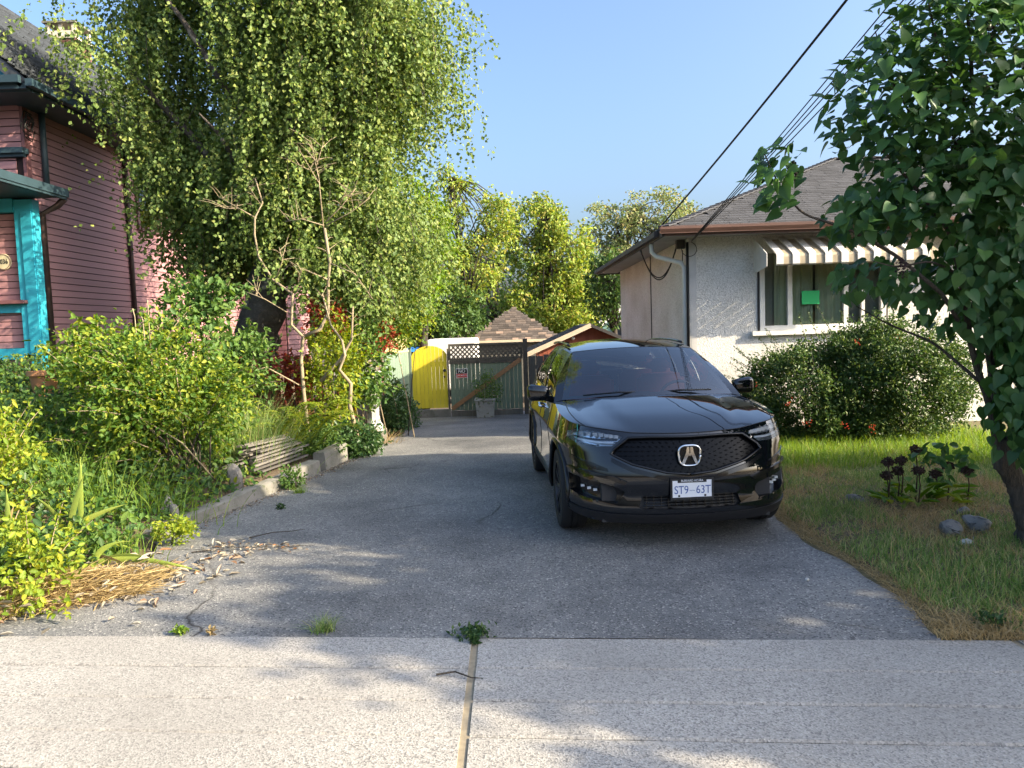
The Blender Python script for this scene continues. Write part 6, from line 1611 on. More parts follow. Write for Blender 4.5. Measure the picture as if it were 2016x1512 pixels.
tag(blades('fresh_grass', B3, rng.uniform(0.08, 0.24, len(p)), rng.normal(size=(len(p), 2)) * 0.08, 0.009, M['grass_green']), 'bright fresh grass along the foot of the berry bush', 'grass', kind='stuff')
lawn_soil = MB(); gxs = np.concatenate([[2.28, 2.42, 2.52, 2.65], np.linspace(2.8, 9, 26)]); gys = np.linspace(0, 1, 40); V = []
for j in gys:
    for x in gxs:
        y = sw_y(x) - 0.03 + (12.62 - sw_y(x)) * j; V.append((x, y, -0.012 if j == 0 else np.interp(x, [2.28, 2.42, 2.52, 2.7], [-0.01, -0.001, 0.008, 0.018])))
tag(link('lawn_soil', np_mesh('lawn_soil', V, [(j * 30 + i, j * 30 + i + 1, (j + 1) * 30 + i + 1, (j + 1) * 30 + i) for j in range(39) for i in range(29)], M['turf_soil'], True)), kind='structure')

# ---- perennial with brown heads, rocks beside the lilac
M['rock'] = surf('grey granite', (0.23, 0.215, 0.19), (0.14, 0.13, 0.115), 0.85, scale=6, bump=0.5, bscale=40, spots=(30, 0.6, (0.1, 0.1, 0.1)), objvar=0.15)
M['rock_pale'] = surf('pale stone', (0.52, 0.5, 0.46), (0.4, 0.38, 0.34), 0.85, scale=8, bump=0.4)
def rock(c, r_, label, seed, mat='rock', group=None):
    rr = np.random.default_rng(seed); bm = bmesh.new()
    for q in rr.normal(size=(26, 3)):
        q = q / np.linalg.norm(q) * rr.uniform(0.82, 1.08); bm.verts.new((q[0], q[1], q[2]))
    bmesh.ops.convex_hull(bm, input=bm.verts[:])
    bmesh.ops.delete(bm, geom=[v for v in bm.verts if not v.link_faces], context='VERTS')
    bmesh.ops.bevel(bm, geom=bm.edges[:], offset=0.09, segments=2, affect='EDGES')
    for v in bm.verts:
        v.co = Vector((v.co.x * r_[0], v.co.y * r_[1], v.co.z * r_[2]))
    me = bpy.data.meshes.new('rock'); bm.to_mesh(me); bm.free(); me.materials.append(M[mat]); me.polygons.foreach_set('use_smooth', [True] * len(me.polygons)); me.set_sharp_from_angle(angle=R(50))
    o = link('rock', me); o.location = c; o.rotation_euler = (rr.uniform(-.2, .2), rr.uniform(-.2, .2), seed); return tag(o, label, 'rock', group)
rock((3.55, 6.15, 0.06), (0.12, 0.1, 0.09), 'rounded grey rock left of the lilac trunk', 1)
rock((3.80, 6.22, 0.06), (0.15, 0.1, 0.1), 'larger grey rock closest to the lilac trunk', 2)
rock((3.50, 5.86, 0.03), (0.055, 0.05, 0.04), 'small pale stone in the grass before the grey rocks', 3, 'rock_pale')
rock((4.0, 6.75, 0.04), (0.09, 0.07, 0.06), 'low grey rock behind the lilac trunk below the perennial', 4)
rock((3.32, 7.35, 0.03), (0.16, 0.1, 0.06), 'flat grey rock in the lawn left of the brown headed perennial', 5)
HP = empty('perennial', (3.8, 7.2, 0.02), 'garden perennial with bright green leaves and brown dried flower heads', 'plant')
M['brown_head'] = surf('brown dried flower', (0.09, 0.05, 0.035), (0.05, 0.028, 0.02), 0.9, scale=20)
lp = []; ld = []
for k in range(64):
    a = rng.uniform(0, 6.28); r0 = rng.uniform(0.02, 0.26); lp.append((3.82 + r0 * 1.6 * math.cos(a), 7.2 + r0 * math.sin(a), rng.uniform(0.02, 0.2))); ld.append((math.cos(a + rng.normal() * 0.5), math.sin(a + rng.normal() * 0.5), rng.uniform(-0.1, 1.2)))
M['perennial_leaf'] = leafmat('broad bright leaf', [(0.05, 0.13, 0.015), (0.10, 0.2, 0.02), (0.22, 0.28, 0.03)], 0.35)
for k in range(64):
    V, F = leaf_geo(np.array([lp[k]]), np.array([ld[k]]), np.array([[0, 0, 1.]]), [rng.uniform(0.11, 0.22)], [rng.uniform(0.06, 0.1)], shape='oval', droop=0.6, fold=0.15); link('leaf', np_mesh('leaf', V, F, M['perennial_leaf']), HP)
for k, (x, y, h) in enumerate(((3.52, 7.15, 0.44), (3.66, 7.25, 0.33), (3.78, 7.1, 0.36), (3.86, 7.3, 0.52), (4.0, 7.2, 0.3), (4.14, 7.25, 0.36), (3.72, 7.3, 0.42), (4.24, 7.1, 0.34), (3.58, 7.3, 0.28))):
    MB().tube([(x, y, 0), (x + 0.02, y, h * 0.6), (x, y, h)], [0.007, 0.006, 0.005], 5).build('stalk', M['brown_head'], HP, True)
    q = in_ellipsoid(190, (x, y, h), (0.05, 0.05, 0.04), 0.3); leaves('flower_head', q, rand_unit(190), rand_unit(190), 0.026, 0.018, M['brown_head'], HP, fold=0.3)
q = in_ellipsoid(60, (4.05, 7.2, 0.42), (0.3, 0.2, 0.2)); leaves('upper_leaves', q, rand_unit(60), rand_unit(60) + np.array([0, 0, .8]), 0.11, 0.07, M['lilac_leaf'], HP, True, shape='oval')
# weeds in the pavement joint, lawn rosettes
def weed(x, y, r_, h, n, mat, label, blade=False):
    z = gz(x, y)
    p = np.stack([x + rng.normal(size=n) * r_ * 0.4, y + rng.normal(size=n) * r_ * 0.3, np.full(n, z)], 1)
    t = empty('weed', (x, y, z), label, 'weed')
    if blade: blades('leaves', p, rng.uniform(0.5, 1, n) * h, rng.normal(size=(n, 2)) * h * 0.5, 0.005, mat, t, True)
    else: p[:, 2] += rng.random(n) * h; leaves('leaves', p, rand_unit(n) + np.array([0, 0, .5]), rand_unit(n) + np.array([0, 0, 1.]), 0.035, 0.018, mat, t, True)
    return t
weed(-0.28, 4.44, 0.13, 0.05, 190, M['ivy_leaf'], 'green weed at the head of the pavement joint')
weed(-0.27, 4.33, 0.035, 0.05, 60, M['ivy_leaf'], 'small weed growing down the sandy pavement joint')
weed(-1.2, 4.58, 0.07, 0.14, 150, M['grass'], 'wispy grass tuft at the driveway edge left of the joint', True)
weed(-2.1, 4.62, 0.05, 0.04, 70, M['grass_green'], 'low yellow green weed at the far left of the pavement edge')
weed(-1.9, 4.6, 0.03, 0.03, 30, M['grass_dry'], 'tiny dried weed beside the low yellow green one')
weed(-2.47, 8.67, 0.09, 0.12, 130, M['grass_green'], 'bright grass tuft in the driveway near the kerb', True)
weed(-2.45, 7.9, 0.05, 0.05, 60, M['ivy_leaf'], 'small weed in the driveway nearer than the bright tuft')
weed(2.72, 4.30, 0.12, 0.05, 120, M['ivy_leaf'], 'green weed at the lawn corner by the pavement')
weed(3.3, 4.75, 0.16, 0.07, 240, M['mid_leaf'], 'broad green weed rosette in the near lawn')
# pebbles and litter
for k, (x, y) in enumerate(((2.0, 5.2), (-2.1, 11.1), (-1.95, 11.0))):
    rock((x, y, 0.012), (0.022, 0.018, 0.012), ('white pebble on the asphalt before the car', 'white scrap on the asphalt by the far kerb block', 'second white scrap on the asphalt by the far kerb block')[k], 20 + k, 'rock_pale')

# ------------------------------------------------------------------ left garden
def shrub(name, label, centre, radii, clumps, per, sig, leaf, mat, cat='shrub', stems=6, wid=0.62, shape='diamond', shell=0.45, up=0.3, base=None, extra=None, shoots=0):
    z0 = gz(centre[0], centre[1]); t = empty(name, (centre[0], centre[1], z0), label, cat)
    C = in_ellipsoid(clumps, centre, radii, shell)
    if extra: C = np.concatenate([in_ellipsoid(nn, cc_, rr_, shell) for cc_, rr_, nn in extra])
    C = C[C[:, 2] > ground_z(C[:, 0], C[:, 1]) - 0.02]
    P, cc = cluster_pts(C, per, sig); n = len(P)
    D = rand_unit(n) + unit(P - np.array(centre)) * 0.6 + np.array([0, 0, up - 0.3]); N = rand_unit(n) * 0.7 + np.array([0.1, -0.25, 0.8]); s = leaf * rng.uniform(0.65, 1.3, n)
    leaves('foliage', P, D, N, s, s * wid, mat, t, True, shape=shape)
    if shoots:
        sp_, sm = [], MB()
        for k in range(shoots):
            a_ = C[int(rng.integers(len(C)))]; d_ = unit(a_ - np.array(centre) + np.array([0, 0, 0.25])) * 0.7 + rng.normal(size=3) * 0.3 + np.array([0, 0, 0.45]); d_ = unit(d_) * rng.uniform(0.25, 0.6)
            tt = np.linspace(0, 1, 14)[:, None]; q = a_ + d_ * tt + np.array([0, 0, -0.22]) * tt ** 2 * np.linalg.norm(d_); sm.tube([tuple(q[0]), tuple(q[6]), tuple(q[13])], [0.005, 0.004, 0.002], 4)
            sp_.append(np.repeat(q, 2, 0) + rng.normal(size=(28, 3)) * 0.014)
        sp_ = np.concatenate(sp_); n = len(sp_); s = leaf * rng.uniform(0.6, 1.25, n)
        leaves('shoot_leaves', sp_, rand_unit(n) + np.array([0, 0, -0.15]), rand_unit(n) * 0.6 + np.array([0.1, -0.2, 0.8]), s, s * wid, mat, t, True, shape=shape); sm.build('shoots', M['pale_twig'], t)['kind'] = 'stuff'
    for k in range(stems):
        b = Vector((centre[0] + rng.normal() * radii[0] * 0.25, centre[1] + rng.normal() * radii[1] * 0.25, z0 - 0.05)); e = Vector(C[int(rng.integers(len(C)))])
        MB().tube([b, b.lerp(e, 0.5) + Vector((0, 0, 0.12)), e], [0.012, 0.009, 0.004], 5).build('stem', M['pale_twig'] if k % 2 else M['bark'], t, True)
    return t
rb = shrub('rose_shrub', 'large yellow green leafy shrub overhanging the kerb left of the driveway', (-3.65, 8.5, 1.2), (0.5, 0.5, 0.6), 0, 40, (0.13, 0.13, 0.12), 0.06, M['rose_leaf'], stems=26, shape='oval', wid=0.6, shell=0.2, shoots=90, extra=[((-4.4, 8.4, 1.5), (0.42, 0.4, 0.28), 28), ((-3.8, 8.4, 1.42), (0.45, 0.45, 0.5), 56), ((-3.4, 8.6, 1.05), (0.34, 0.4, 0.5), 44), ((-3.9, 8.1, 0.95), (0.5, 0.4, 0.45), 46), ((-4.2, 8.2, 0.85), (0.4, 0.4, 0.35), 24)])
shrub('raspberry_bush', 'tall leafy green bush with drooping leaves behind the yellow green shrub', (-4.25, 10.4, 1.85), (0.42, 0.5, 0.7), 50, 26, (0.12, 0.12, 0.1), 0.10, M['mid_leaf'], shoots=22, stems=8, shape='oval', wid=0.6, up=-0.2)
shrub('elder_bush', 'leafy green bush hiding the foot of the birch trunk behind the picket fence', (-4.0, 11.3, 1.35), (0.42, 0.35, 0.5), 50, 30, (0.11, 0.11, 0.1), 0.085, M['mid_leaf'], stems=4, shape='oval', shoots=16)
shrub('arching_bush', 'green bush arching left in front of the pink wall', (-5.0, 9.6, 1.62), (0.62, 0.5, 0.36), 46, 30, (0.11, 0.11, 0.09), 0.085, M['rose_leaf'], shoots=22, stems=7, shape='oval', up=-0.1)
shrub('mid_green_shrub', 'mid green shrub filling the corner below the turquoise porch', (-5.7, 8.8, 0.62), (0.9, 0.8, 0.42), 80, 36, (0.12, 0.12, 0.1), 0.07, M['mid_leaf'], shoots=22, stems=5, shape='oval')
shrub('golden_bush', 'sunlit golden green bush cut by the left picture edge', (-4.95, 6.9, 0.62), (0.45, 0.55, 0.58), 70, 34, (0.12, 0.12, 0.12), 0.055, M['gold_leaf'], shoots=40, stems=5, shape='oval')
shrub('nettle_patch', 'bright low leafy plants at the lower left corner by the hay', (-3.75, 5.25, 0.2), (0.55, 0.4, 0.32), 80, 30, (0.09, 0.09, 0.07), 0.052, M['gold_leaf'], shoots=34, stems=4, shape='oval')
shrub('vine', 'yellow green vine climbing the bare shrub above the stone pedestal', (-2.75, 11.9, 1.25), (0.4, 0.35, 0.75), 60, 34, (0.1, 0.1, 0.1), 0.07, M['gold_leaf'], 'vine', stems=5, shoots=26)
shrub('grape_vine', 'broad leaved green vine over the red fence beside the pedestal', (-2.45, 12.6, 1.3), (0.35, 0.35, 0.7), 60, 30, (0.12, 0.12, 0.12), 0.095, M['mid_leaf'], 'vine', stems=4, shoots=26)
shrub('high_vine', 'mixed light green foliage hanging right of the birch trunk above the pedestal', (-2.3, 14.2, 2.2), (0.8, 0.7, 0.65), 90, 40, (0.12, 0.12, 0.12), 0.07, M['rose_leaf'], 'vine', stems=4, shoots=26)
for k, (c, lab) in enumerate((((-3.35, 12.0, 1.2), 'red leaved creeper on the left part of the picket fence'), ((-2.35, 13.4, 1.75), 'red leaved creeper above the stone pedestal'), ((-2.95, 12.2, 2.0), 'red leaves high among the bare stems'))):
    shrub('red_creeper', lab, c, (0.32, 0.22, 0.3), 26, 22, (0.07, 0.07, 0.07), 0.075, M['red_leaf'], 'creeper', stems=2)
shrub('ivy_mound', 'dark ivy mound spilling over the far kerb block', (-2.4, 11.5, 0.16), (0.36, 0.42, 0.25), 70, 34, (0.07, 0.07, 0.06), 0.07, M['ivy_leaf'], 'ivy', stems=2)
shrub('ivy_mound', 'dark ivy trailing along the sage fence foot', (-2.45, 16.8, -0.1), (0.3, 1.4, 0.35), 90, 30, (0.08, 0.12, 0.07), 0.08, M['ivy_leaf'], 'ivy', stems=2)
shrub('ivy_mound', 'dark ivy clothing the back of the stone pedestal', (-2.2, 14.3, 0.4), (0.2, 0.4, 0.5), 60, 30, (0.06, 0.07, 0.08), 0.07, M['ivy_leaf'], 'ivy', stems=2)
shrub('creeper_clump', 'green creeper hanging over the kerb beside the board pile', (-2.7, 10.75, 0.26), (0.26, 0.26, 0.24), 50, 30, (0.06, 0.06, 0.06), 0.05, M['mid_leaf'], 'creeper', stems=2)
shrub('weed_clump', 'leafy weed growing from the kerb foot below the board pile', (-2.63, 8.95, 0.1), (0.09, 0.12, 0.12), 14, 24, (0.04, 0.04, 0.04), 0.05, M['mid_leaf'], 'weed', stems=2)
shrub('lime_plant', 'small lime green plant at the near end of the kerb', (-3.0, 6.62, 0.14), (0.16, 0.12, 0.09), 26, 30, (0.03, 0.03, 0.03), 0.035, M['gold_leaf'], 'plant', stems=1)
shrub('planter_plant', 'wispy green plant growing in the concrete planter', (-0.62, 19.3, 0.28), (0.3, 0.25, 0.36), 46, 26, (0.08, 0.08, 0.08), 0.05, M['mid_leaf'], 'plant', stems=8)
# leaf-covered bank
n = 60000
p = np.stack([rng.uniform(-9.5, -2.2, n), rng.uniform(4.9, 14.0, n)], 1)
keep = p[:, 0] < kerb_x(p[:, 1]) - 0.1 - np.interp(p[:, 1], [4.9, 5.6, 6.2, 7], [0.6, 0.3, 0.08, -0.02]); p = p[keep]
keep = p[:, 1] > 5.15 + 0.25 * (p[:, 0] + 3.2) * -0.4; p = p[keep]
keep = rng.random(len(p)) < np.interp(p[:, 1], [5, 9, 14], [1, 0.75, 0.4]); p = p[keep]
p = p[~((p[:, 0] > -3.5) & (p[:, 1] > 8.95) & (p[:, 1] < 10.3))]
lump = 0.10 + 0.34 * vnoise(p[:, 0], p[:, 1], 0.55, 21) + 0.2 * vnoise(p[:, 0], p[:, 1], 1.5, 22)
lump *= np.interp(kerb_x(p[:, 1]) - p[:, 0], [0.1, 0.7], [0.3, 1.0])
P = np.stack([p[:, 0], p[:, 1], ground_z(p[:, 0], p[:, 1]) + lump * rng.random(len(p)) ** 0.5], 1)
sel = vnoise(p[:, 0], p[:, 1], 0.8, 25) + 0.25 * rng.normal(size=len(p))
for nm, mk, mat, lf, lab in (('ground_cover', sel < 0.42, 'mid_leaf', 0.075, 'mid green ground cover over the garden bank'), ('ground_cover', (sel >= 0.42) & (sel < 0.68), 'rose_leaf', 0.065, 'yellow green weeds spread over the garden bank'), ('ground_cover', sel >= 0.68, 'ivy_leaf', 0.08, 'dark leafy ground cover patches on the garden bank')):
    q = P[mk]; m_ = len(q); s = lf * rng.uniform(0.6, 1.3, m_)
    tag(leaves(nm, q, rand_unit(m_) + np.array([0, -0.2, 0.1]), rand_unit(m_) * 0.6 + np.array([0.1, -0.3, 0.9]), s, s * 0.6, M[mat], None, True, shape='oval'), lab, 'ground cover', kind='stuff')
# grasses on the bank
def grass_clump(name, label, x, y, n, h, spread, lean, mat, w=0.006):
    p = np.stack([x + rng.normal(size=n) * spread, y + rng.normal(size=n) * spread], 1); B = np.stack([p[:, 0], p[:, 1], ground_z(p[:, 0], p[:, 1])], 1)
    d = (p - np.array([x, y])) / spread * lean * 0.5 + rng.normal(size=(n, 2)) * lean * 0.6
    return tag(blades(name, B, rng.uniform(0.5, 1, n) * h, d, w, mat, None, False, 5), label, 'grass')
grass_clump('tall_grass', 'long arching grass clump between the big shrub and the fern', -3.45, 9.7, 900, 1.05, 0.25, 0.4, M['grass'], 0.007)
grass_clump('tall_grass', 'browner grass tuft right behind the pile of boards', -3.35, 10.6, 420, 0.7, 0.2, 0.3, M['grass'], 0.006)
grass_clump('tall_grass', 'thin grass rising behind the big yellow green shrub', -4.6, 10.4, 350, 1.0, 0.3, 0.35, M['grass'], 0.006)
grass_clump('tall_grass', 'sunlit straw tuft on the kerb stub before the pedestal', -2.3, 13.1, 260, 0.28, 0.14, 0.16, M['grass_dry'], 0.006)
for gx_, gy_, n_, h_, lab in ((-4.3, 7.3, 260, 0.75, 'loose grass standing among the weeds left of the irises'), (-3.55, 7.35, 220, 0.6, 'loose grass on the bank behind the irises'), (-5.3, 7.9, 240, 0.8, 'loose grass near the left picture edge below the porch'), (-3.3, 6.3, 110, 0.35, 'short grass at the corner between hay and kerb'), (-4.5, 5.8, 200, 0.5, 'grass rising behind the bright low plants at lower left')):
    grass_clump('tall_grass', lab, gx_, gy_, n_, h_, 0.3 if h_ > 0.4 else 0.12, 0.3 if h_ > 0.4 else 0.12, M['grass_green'], 0.008)
# fern
FN = empty('fern', (-3.05, 10.5, gz(-3.05, 10.5)), 'bright yellow green fern with arching fronds behind the board pile', 'fern')
for k in range(24):
    a = rng.uniform(0, 6.28) if k > 12 else rng.uniform(-1.3, 0.5); ln = rng.uniform(0.6, 1.0); rise = rng.uniform(0.35, 0.75); b = Vector((-3.1 + rng.normal() * 0.15, 10.5 + rng.normal() * 0.15, gz(-3.1, 10.5) + 0.12))
    t = np.linspace(0, 1, 26); px = b.x + math.cos(a) * ln * t; py = b.y + math.sin(a) * ln * t; pz = b.z + rise * np.sin(np.pi * 0.72 * t) ; Q = np.stack([px, py, pz], 1); side = np.array([-math.sin(a), math.cos(a), 0.0])
    lp_ = np.concatenate([Q[2:], Q[2:]]); sd_ = np.concatenate([np.tile(side, (24, 1)), np.tile(-side, (24, 1))]) + np.array([math.cos(a), math.sin(a), -0.25]) * 0.35
    lw = np.concatenate([np.sin(np.pi * np.clip(t[2:] * 0.85 + 0.15, 0, 1)) ** 0.8] * 2) * 0.16
    fo = MB().tube([tuple(q) for q in Q[::5]], [0.006] * len(Q[::5]), 4).build('frond', M['gold_leaf'], FN)
    leaves('leaflets', lp_, sd_, np.tile([0, 0, 1.0], (48, 1)), lw, 0.036, M['gold_leaf'], fo, True, fold=0.05)
# sword-leaved irises
def sword(parent, b, d, ln, w, mat, bend):
    V = []; n = 8; b = Vector(b); d = Vector(d).normalized(); s = d.cross(Vector((0, 1, 0.2))).normalized()
    for i in range(n + 1):
        t = i / n; c = b + d * ln * t + Vector((bend[0], bend[1], bend[2])) * t * t; ww = w * (1 - t ** 3) * 0.5 * (0.6 + 0.8 * t if t < .5 else 1)
        V += [c - s * ww, c + Vector((0, -0.006, 0)), c + s * ww]
    link('leaf', np_mesh('leaf', V, [(3 * i + k, 3 * i + k + 1, 3 * i + k + 4, 3 * i + k + 3) for i in range(n) for k in (0, 1)], mat, True), parent)
for (x, y, lab, lvs) in ((-3.78, 6.5, 'upright sword leaved iris in the middle of the bank', [((0.03, 0, 1), 0.72, (0.02, 0, -0.02), 0), ((0.22, 0, 1), 0.62, (0.05, 0, -0.04), 0), ((-0.3, -.1, 1), 0.5, (-0.1, 0, -0.1), 0), ((0.9, 0, 0.9), 0.55, (0.2, 0, -0.1), 0)]),
                         (-4.2, 6.1, 'pale iris blades near the left picture edge', [((0.02, 0, 1), 0.5, (0, 0, 0), 0), ((0.15, 0, 1), 0.4, (0.05, 0, -0.05), 1), ((-0.2, 0, 1), 0.45, (-0.1, 0, -0.1), 0)]),
                         (-3.3, 5.85, 'collapsed yellowing iris blades above the hay', [((1, -.1, 0.45), 0.6, (0.1, 0, -0.35), 0), ((-1, 0, 0.4), 0.55, (-0.1, 0, -0.3), 1), ((0.8, -.3, 0.7), 0.55, (0.2, 0, -0.5), 1), ((0.3, 0, 1), 0.4, (0.2, 0, -0.2), 0), ((-0.6, -.2, .5), 0.5, (-.2, 0, -.3), 0), ((1, .1, .3), .7, (.2, 0, -.3), 0)])):
    I = empty('iris', (x, y, gz(x, y)), lab, 'plant')
    for d, ln, bend, dr in lvs: sword(I, (x + rng.normal() * 0.05, y + rng.normal() * 0.05, gz(x, y) + 0.1), d, ln, 0.06, M['iris_dry'] if dr else M['iris'], bend)
# hay pile and dead leaves spilling on to the asphalt
n = 3600; u = rng.random(n); v = rng.random(n)
hx = -3.75 + u * 1.0 + rng.normal(size=n) * 0.06; hy = 4.98 + u * 0.5 + (v - 0.3) * 0.55; hz_ = 0.02 + 0.17 * np.sin(np.pi * np.clip(v, 0, 1)) * np.sin(np.pi * np.clip(u * 0.9 + 0.08, 0, 1)) * rng.random(n)
ang_ = rng.normal(size=n) * 0.75 + 0.45 + np.pi * (rng.random(n) < 0.4); ln_ = rng.uniform(0.06, 0.3, n)
Ph = np.stack([hx, hy, hz_ + ground_z(hx, hy) + 0.01], 1); Dh = np.stack([np.cos(ang_), np.sin(ang_), rng.normal(size=n) * 0.22], 1)
hay = leaves('hay_pile', Ph, Dh, rand_unit(n) + np.array([0, 0, 1.]), ln_, 0.008, M['grass_dry'], None, True, fold=0.1, droop=1.0); tag(hay, 'pile of dry straw at the garden corner by the driveway', 'straw', kind='stuff')
n = 420; hx = rng.uniform(-3.9, -2.2, n); hy = 5.6 + rng.normal(size=n) * 0.35 + (hx + 3) * 0.35; k_ = (hx < -2.45) | (rng.random(n) < 0.3); hx, hy = hx[k_], hy[k_]; n = len(hx)
tag(leaves('dead_leaves', np.stack([hx, hy, ground_z(hx, hy) + 0.02 + 0.12 * rng.random(n) * (hx < -2.8)], 1), rand_unit(n) * np.array([1, 1, 0.3]), rand_unit(n) * 0.6 + np.array([0, 0, 1.]), rng.uniform(0.05, 0.11, n), 0.03, M['dead_leaf'], None, True, shape='oval', fold=0.5), 'curled grey dead leaves scattered above the hay', 'leaves', kind='stuff')
n = 90; t_ = rng.random(n); hx = -2.75 + t_ * 0.9 + rng.normal(size=n) * 0.08; hy = 6.55 - t_ * 0.2 + rng.normal(size=n) * 0.08
tag(leaves('leaf_litter', np.stack([hx, hy, np.full(n, 0.02)], 1), rand_unit(n) * np.array([1, 1, 0.2]), rand_unit(n) * 0.5 + np.array([0, 0, 1.]), rng.uniform(0.03, 0.07, n), 0.022, M['dead_leaf'], None, True, shape='oval', fold=0.5), 'dead twig litter strewn on the asphalt past the kerb end', 'leaves', kind='stuff')
n = 700; hy = rng.uniform(6.9, 11.0, n); hx = kerb_x(hy) + 0.02 + np.abs(rng.normal(size=n)) * 0.07
tag(leaves('kerb_litter', np.stack([hx, hy, drive_z(hy) + 0.012], 1), rand_unit(n) * np.array([1, 1, 0.2]), rand_unit(n) * 0.4 + np.array([0, 0, 1.]), rng.uniform(0.015, 0.04, n), 0.014, M['dead_leaf'], None, True, fold=0.4), 'brown leaf litter along the foot of the kerb', 'leaves', kind='stuff')
n = 5200; hy = rng.uniform(4.3, 9.5, n); hx = 2.44 + 0.05 * np.sin(hy * 2.7) + np.abs(rng.normal(size=n)) * 0.10 - 0.03
tag(blades('frayed_edge', np.stack([hx, hy, ground_z(hx, hy) - 0.005], 1), rng.uniform(0.015, 0.05, n), np.stack([rng.normal(size=n) * 0.06 - 0.03, rng.normal(size=n) * 0.05], 1), 0.005, M['grass_dry'], None, True, 2), 'dry grass creeping over the right edge of the asphalt', 'grass', kind='stuff')
n = 4200; hx = rng.uniform(2.35, 6.0, n); hy = sw_y(hx) + np.abs(rng.normal(size=n)) * 0.10 - 0.02
tag(blades('frayed_edge', np.stack([hx, hy, np.full(n, 0.0)], 1), rng.uniform(0.02, 0.07, n), rng.normal(size=(n, 2)) * 0.05, 0.006, M['grass_dry'], None, True, 2), 'dry grass fringe where the lawn meets the pavement', 'grass', kind='stuff')
for k, (a, b, lab) in enumerate((((-2.75, 6.35, 0.02), (-1.75, 6.45, 0.02), 'long thin bare twig on the asphalt near the hay'), ((-2.4, 6.75, 0.02), (-1.95, 6.95, 0.03), 'short forked twig on the asphalt beyond the long one'), ((-0.45, 3.92, 0.012), (-0.2, 3.86, 0.012), 'tiny dark twig on the pavement left of the joint'))):
    A, B = Vector(a), Vector(b); tag(MB().tube([A, A.lerp(B, 0.4) + Vector((0, 0.03, 0.01)), A.lerp(B, 0.75) + Vector((0, -0.01, 0.004)), B], [0.006, 0.005, 0.004, 0.002], 5).build('twig', M['bark']), lab, 'twig')
# dried seed stalks behind the shrub
SS = empty('seed_stalks', (-4.45, 9.5, gz(-4.45, 9.5)), 'cluster of thin pale dried seed stalks before the pink wall', 'plant')
for (dx, h, bend) in ((-0.22, 1.75, 0.02), (-0.05, 2.15, -0.06), (0.0, 2.3, 0.0), (0.18, 2.1, 0.28), (0.1, 1.9, -0.1), (-0.15, 2.2, -0.05)):
    z0 = gz(-4.45, 9.5); x = -4.45 + dx; pts = [(x, 9.5, z0), (x + bend * 0.1, 9.5, z0 + (h - z0) * 0.6), (x + bend * 0.4, 9.5, h - 0.1), (x + bend * 0.8, 9.5, h), (x + bend * 1.1, 9.5, h - 0.06 * (abs(bend) > .2))]
    MB().tube(pts, [0.007, 0.006, 0.007, 0.010, 0.006], 5).build('stalk', M['pale_twig'], SS, True)
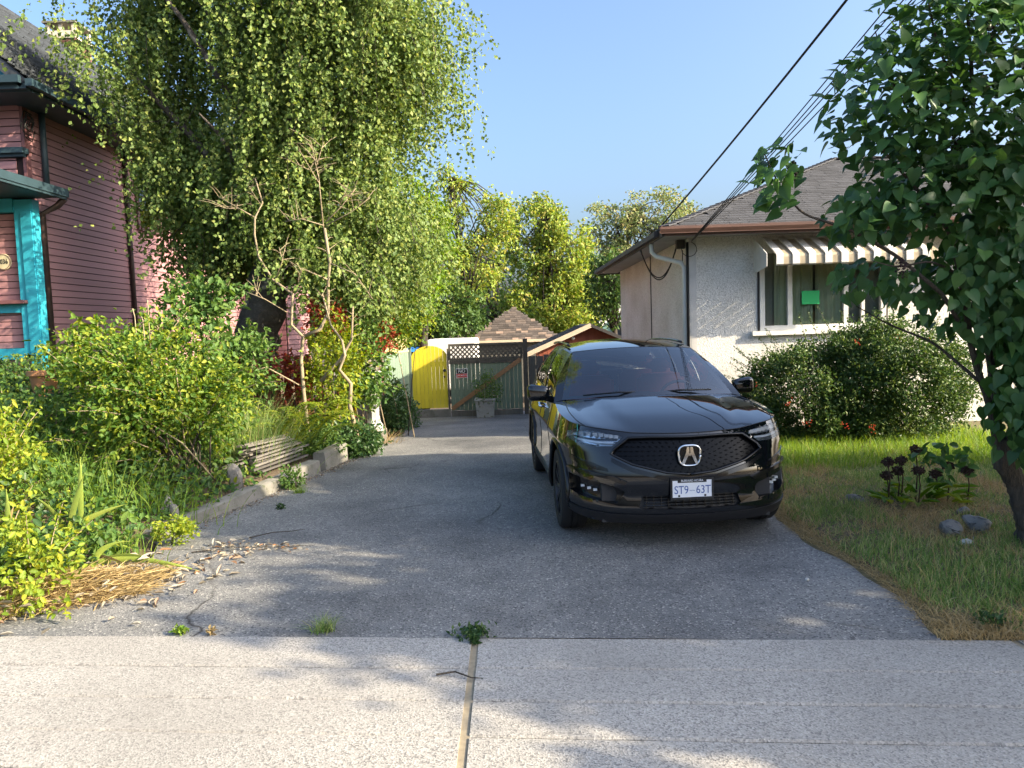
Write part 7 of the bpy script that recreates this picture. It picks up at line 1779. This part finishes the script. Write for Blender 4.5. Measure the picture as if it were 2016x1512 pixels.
# weathered boards stacked on the kerb
M['old_board'] = surf('grey weathered board', (0.19, 0.175, 0.155), (0.09, 0.08, 0.07), 0.9, scale=4, objvar=0.45, stretch=(0.6, 8, 8), bump=0.4, bscale=25)
OB = unit_board('old_board', M['old_board'])
K0, K1 = Vector((-3.0, 9.05, 0)), Vector((-2.76, 10.1, 0)); kd = (K1 - K0).normalized(); kn = Vector((-kd.y, kd.x, 0))
nmade = 0
for lay in range(8):
    for j in range(3 if lay < 5 else 2):
        w = rng.uniform(0.06, 0.09); c = (K0 + K1) / 2 + kn * (0.02 + j * 0.105 + lay * 0.028 + rng.normal() * 0.01) + kd * rng.normal() * 0.07
        o = link('weathered_board', OB); o.location = (c.x, c.y, 0.205 + lay * 0.040 + j * 0.004); o.scale = (rng.uniform(0.95, 1.25), w, 0.024)
        o.rotation_euler = (rng.normal() * 0.05 - 0.12, rng.normal() * 0.012, math.atan2(kd.y, kd.x) + rng.normal() * 0.035)
        tag(o, '%s board in the %s layer up of the grey kerb stack' % (('front', 'middle', 'back')[j] if lay < 5 else ('front', 'back')[j], ('first', 'second', 'third', 'fourth', 'fifth', 'sixth', 'seventh', 'top')[lay]) if lay < 7 else '%s board of the topmost pair on the grey board stack' % ('front', 'back')[j], 'board', 'boards stacked on the kerb')
rock((-3.42, 7.4, 0.16), (0.05, 0.1, 0.17), 'upright pale slab stone at the near end of the kerb', 31, 'rock')
rock((-3.3, 7.3, 0.13), (0.05, 0.09, 0.13), 'second upright stone leaning beside the first at the kerb end', 32, 'rock')
rock((-3.1, 8.4, 0.25), (0.08, 0.09, 0.2), 'tall mossy stone under the big yellow green shrub', 33, 'rock')
rock((-3.35, 8.85, 0.26), (0.12, 0.09, 0.08), 'pale stone in the creeper left of the board pile', 34, 'rock')
# small garden objects below the porch
M['terracotta'] = surf('terracotta', (0.5, 0.24, 0.1), (0.4, 0.18, 0.08), 0.8)
po = empty('terracotta_pot', (-6.1, 10.0, gz(-6.1, 10)), 'broken terracotta pot lying among weeds below the porch', 'pot')
z0 = gz(-6.1, 10.0)
MB().lathe([(0.0, 0.0), (0.12, 0.0), (0.17, 0.3), (0.2, 0.3), (0.2, 0.36), (0.17, 0.36), (0.13, 0.1), (0.0, 0.08)], (-6.1, 10.0, z0 + 0.16), 18).build('pot', M['terracotta'], po, angle=40)
# ------------------------------------------------------------------ service wires to the bungalow
POLE = Vector((4.9, -4.0, 8.6))
wire('service_wire', [(2.42, 14.1, 3.15), POLE + Vector((0, 0, 0.1))], 0.014, 'thick black service wire dropping to the bungalow eave, lowest of the wires', 0.35)
for k, (dx, dz, lab) in enumerate(((-0.12, 0.30, 'uppermost thin black wire of the four running to the bungalow corner'), (0.0, 0.12, 'second wire from the top of the four running to the bungalow corner'), (0.06, -0.05, 'third wire from the top of the four running to the bungalow corner'), (0.16, -0.3, 'lowest thin wire of the four running to the bungalow corner'))):
    wire('service_wire', [(2.88, 12.1 + 0.02 * k, 3.08 - 0.01 * k), POLE + Vector((dx, 0, dz - 0.7))], 0.0065, lab, 0.12)
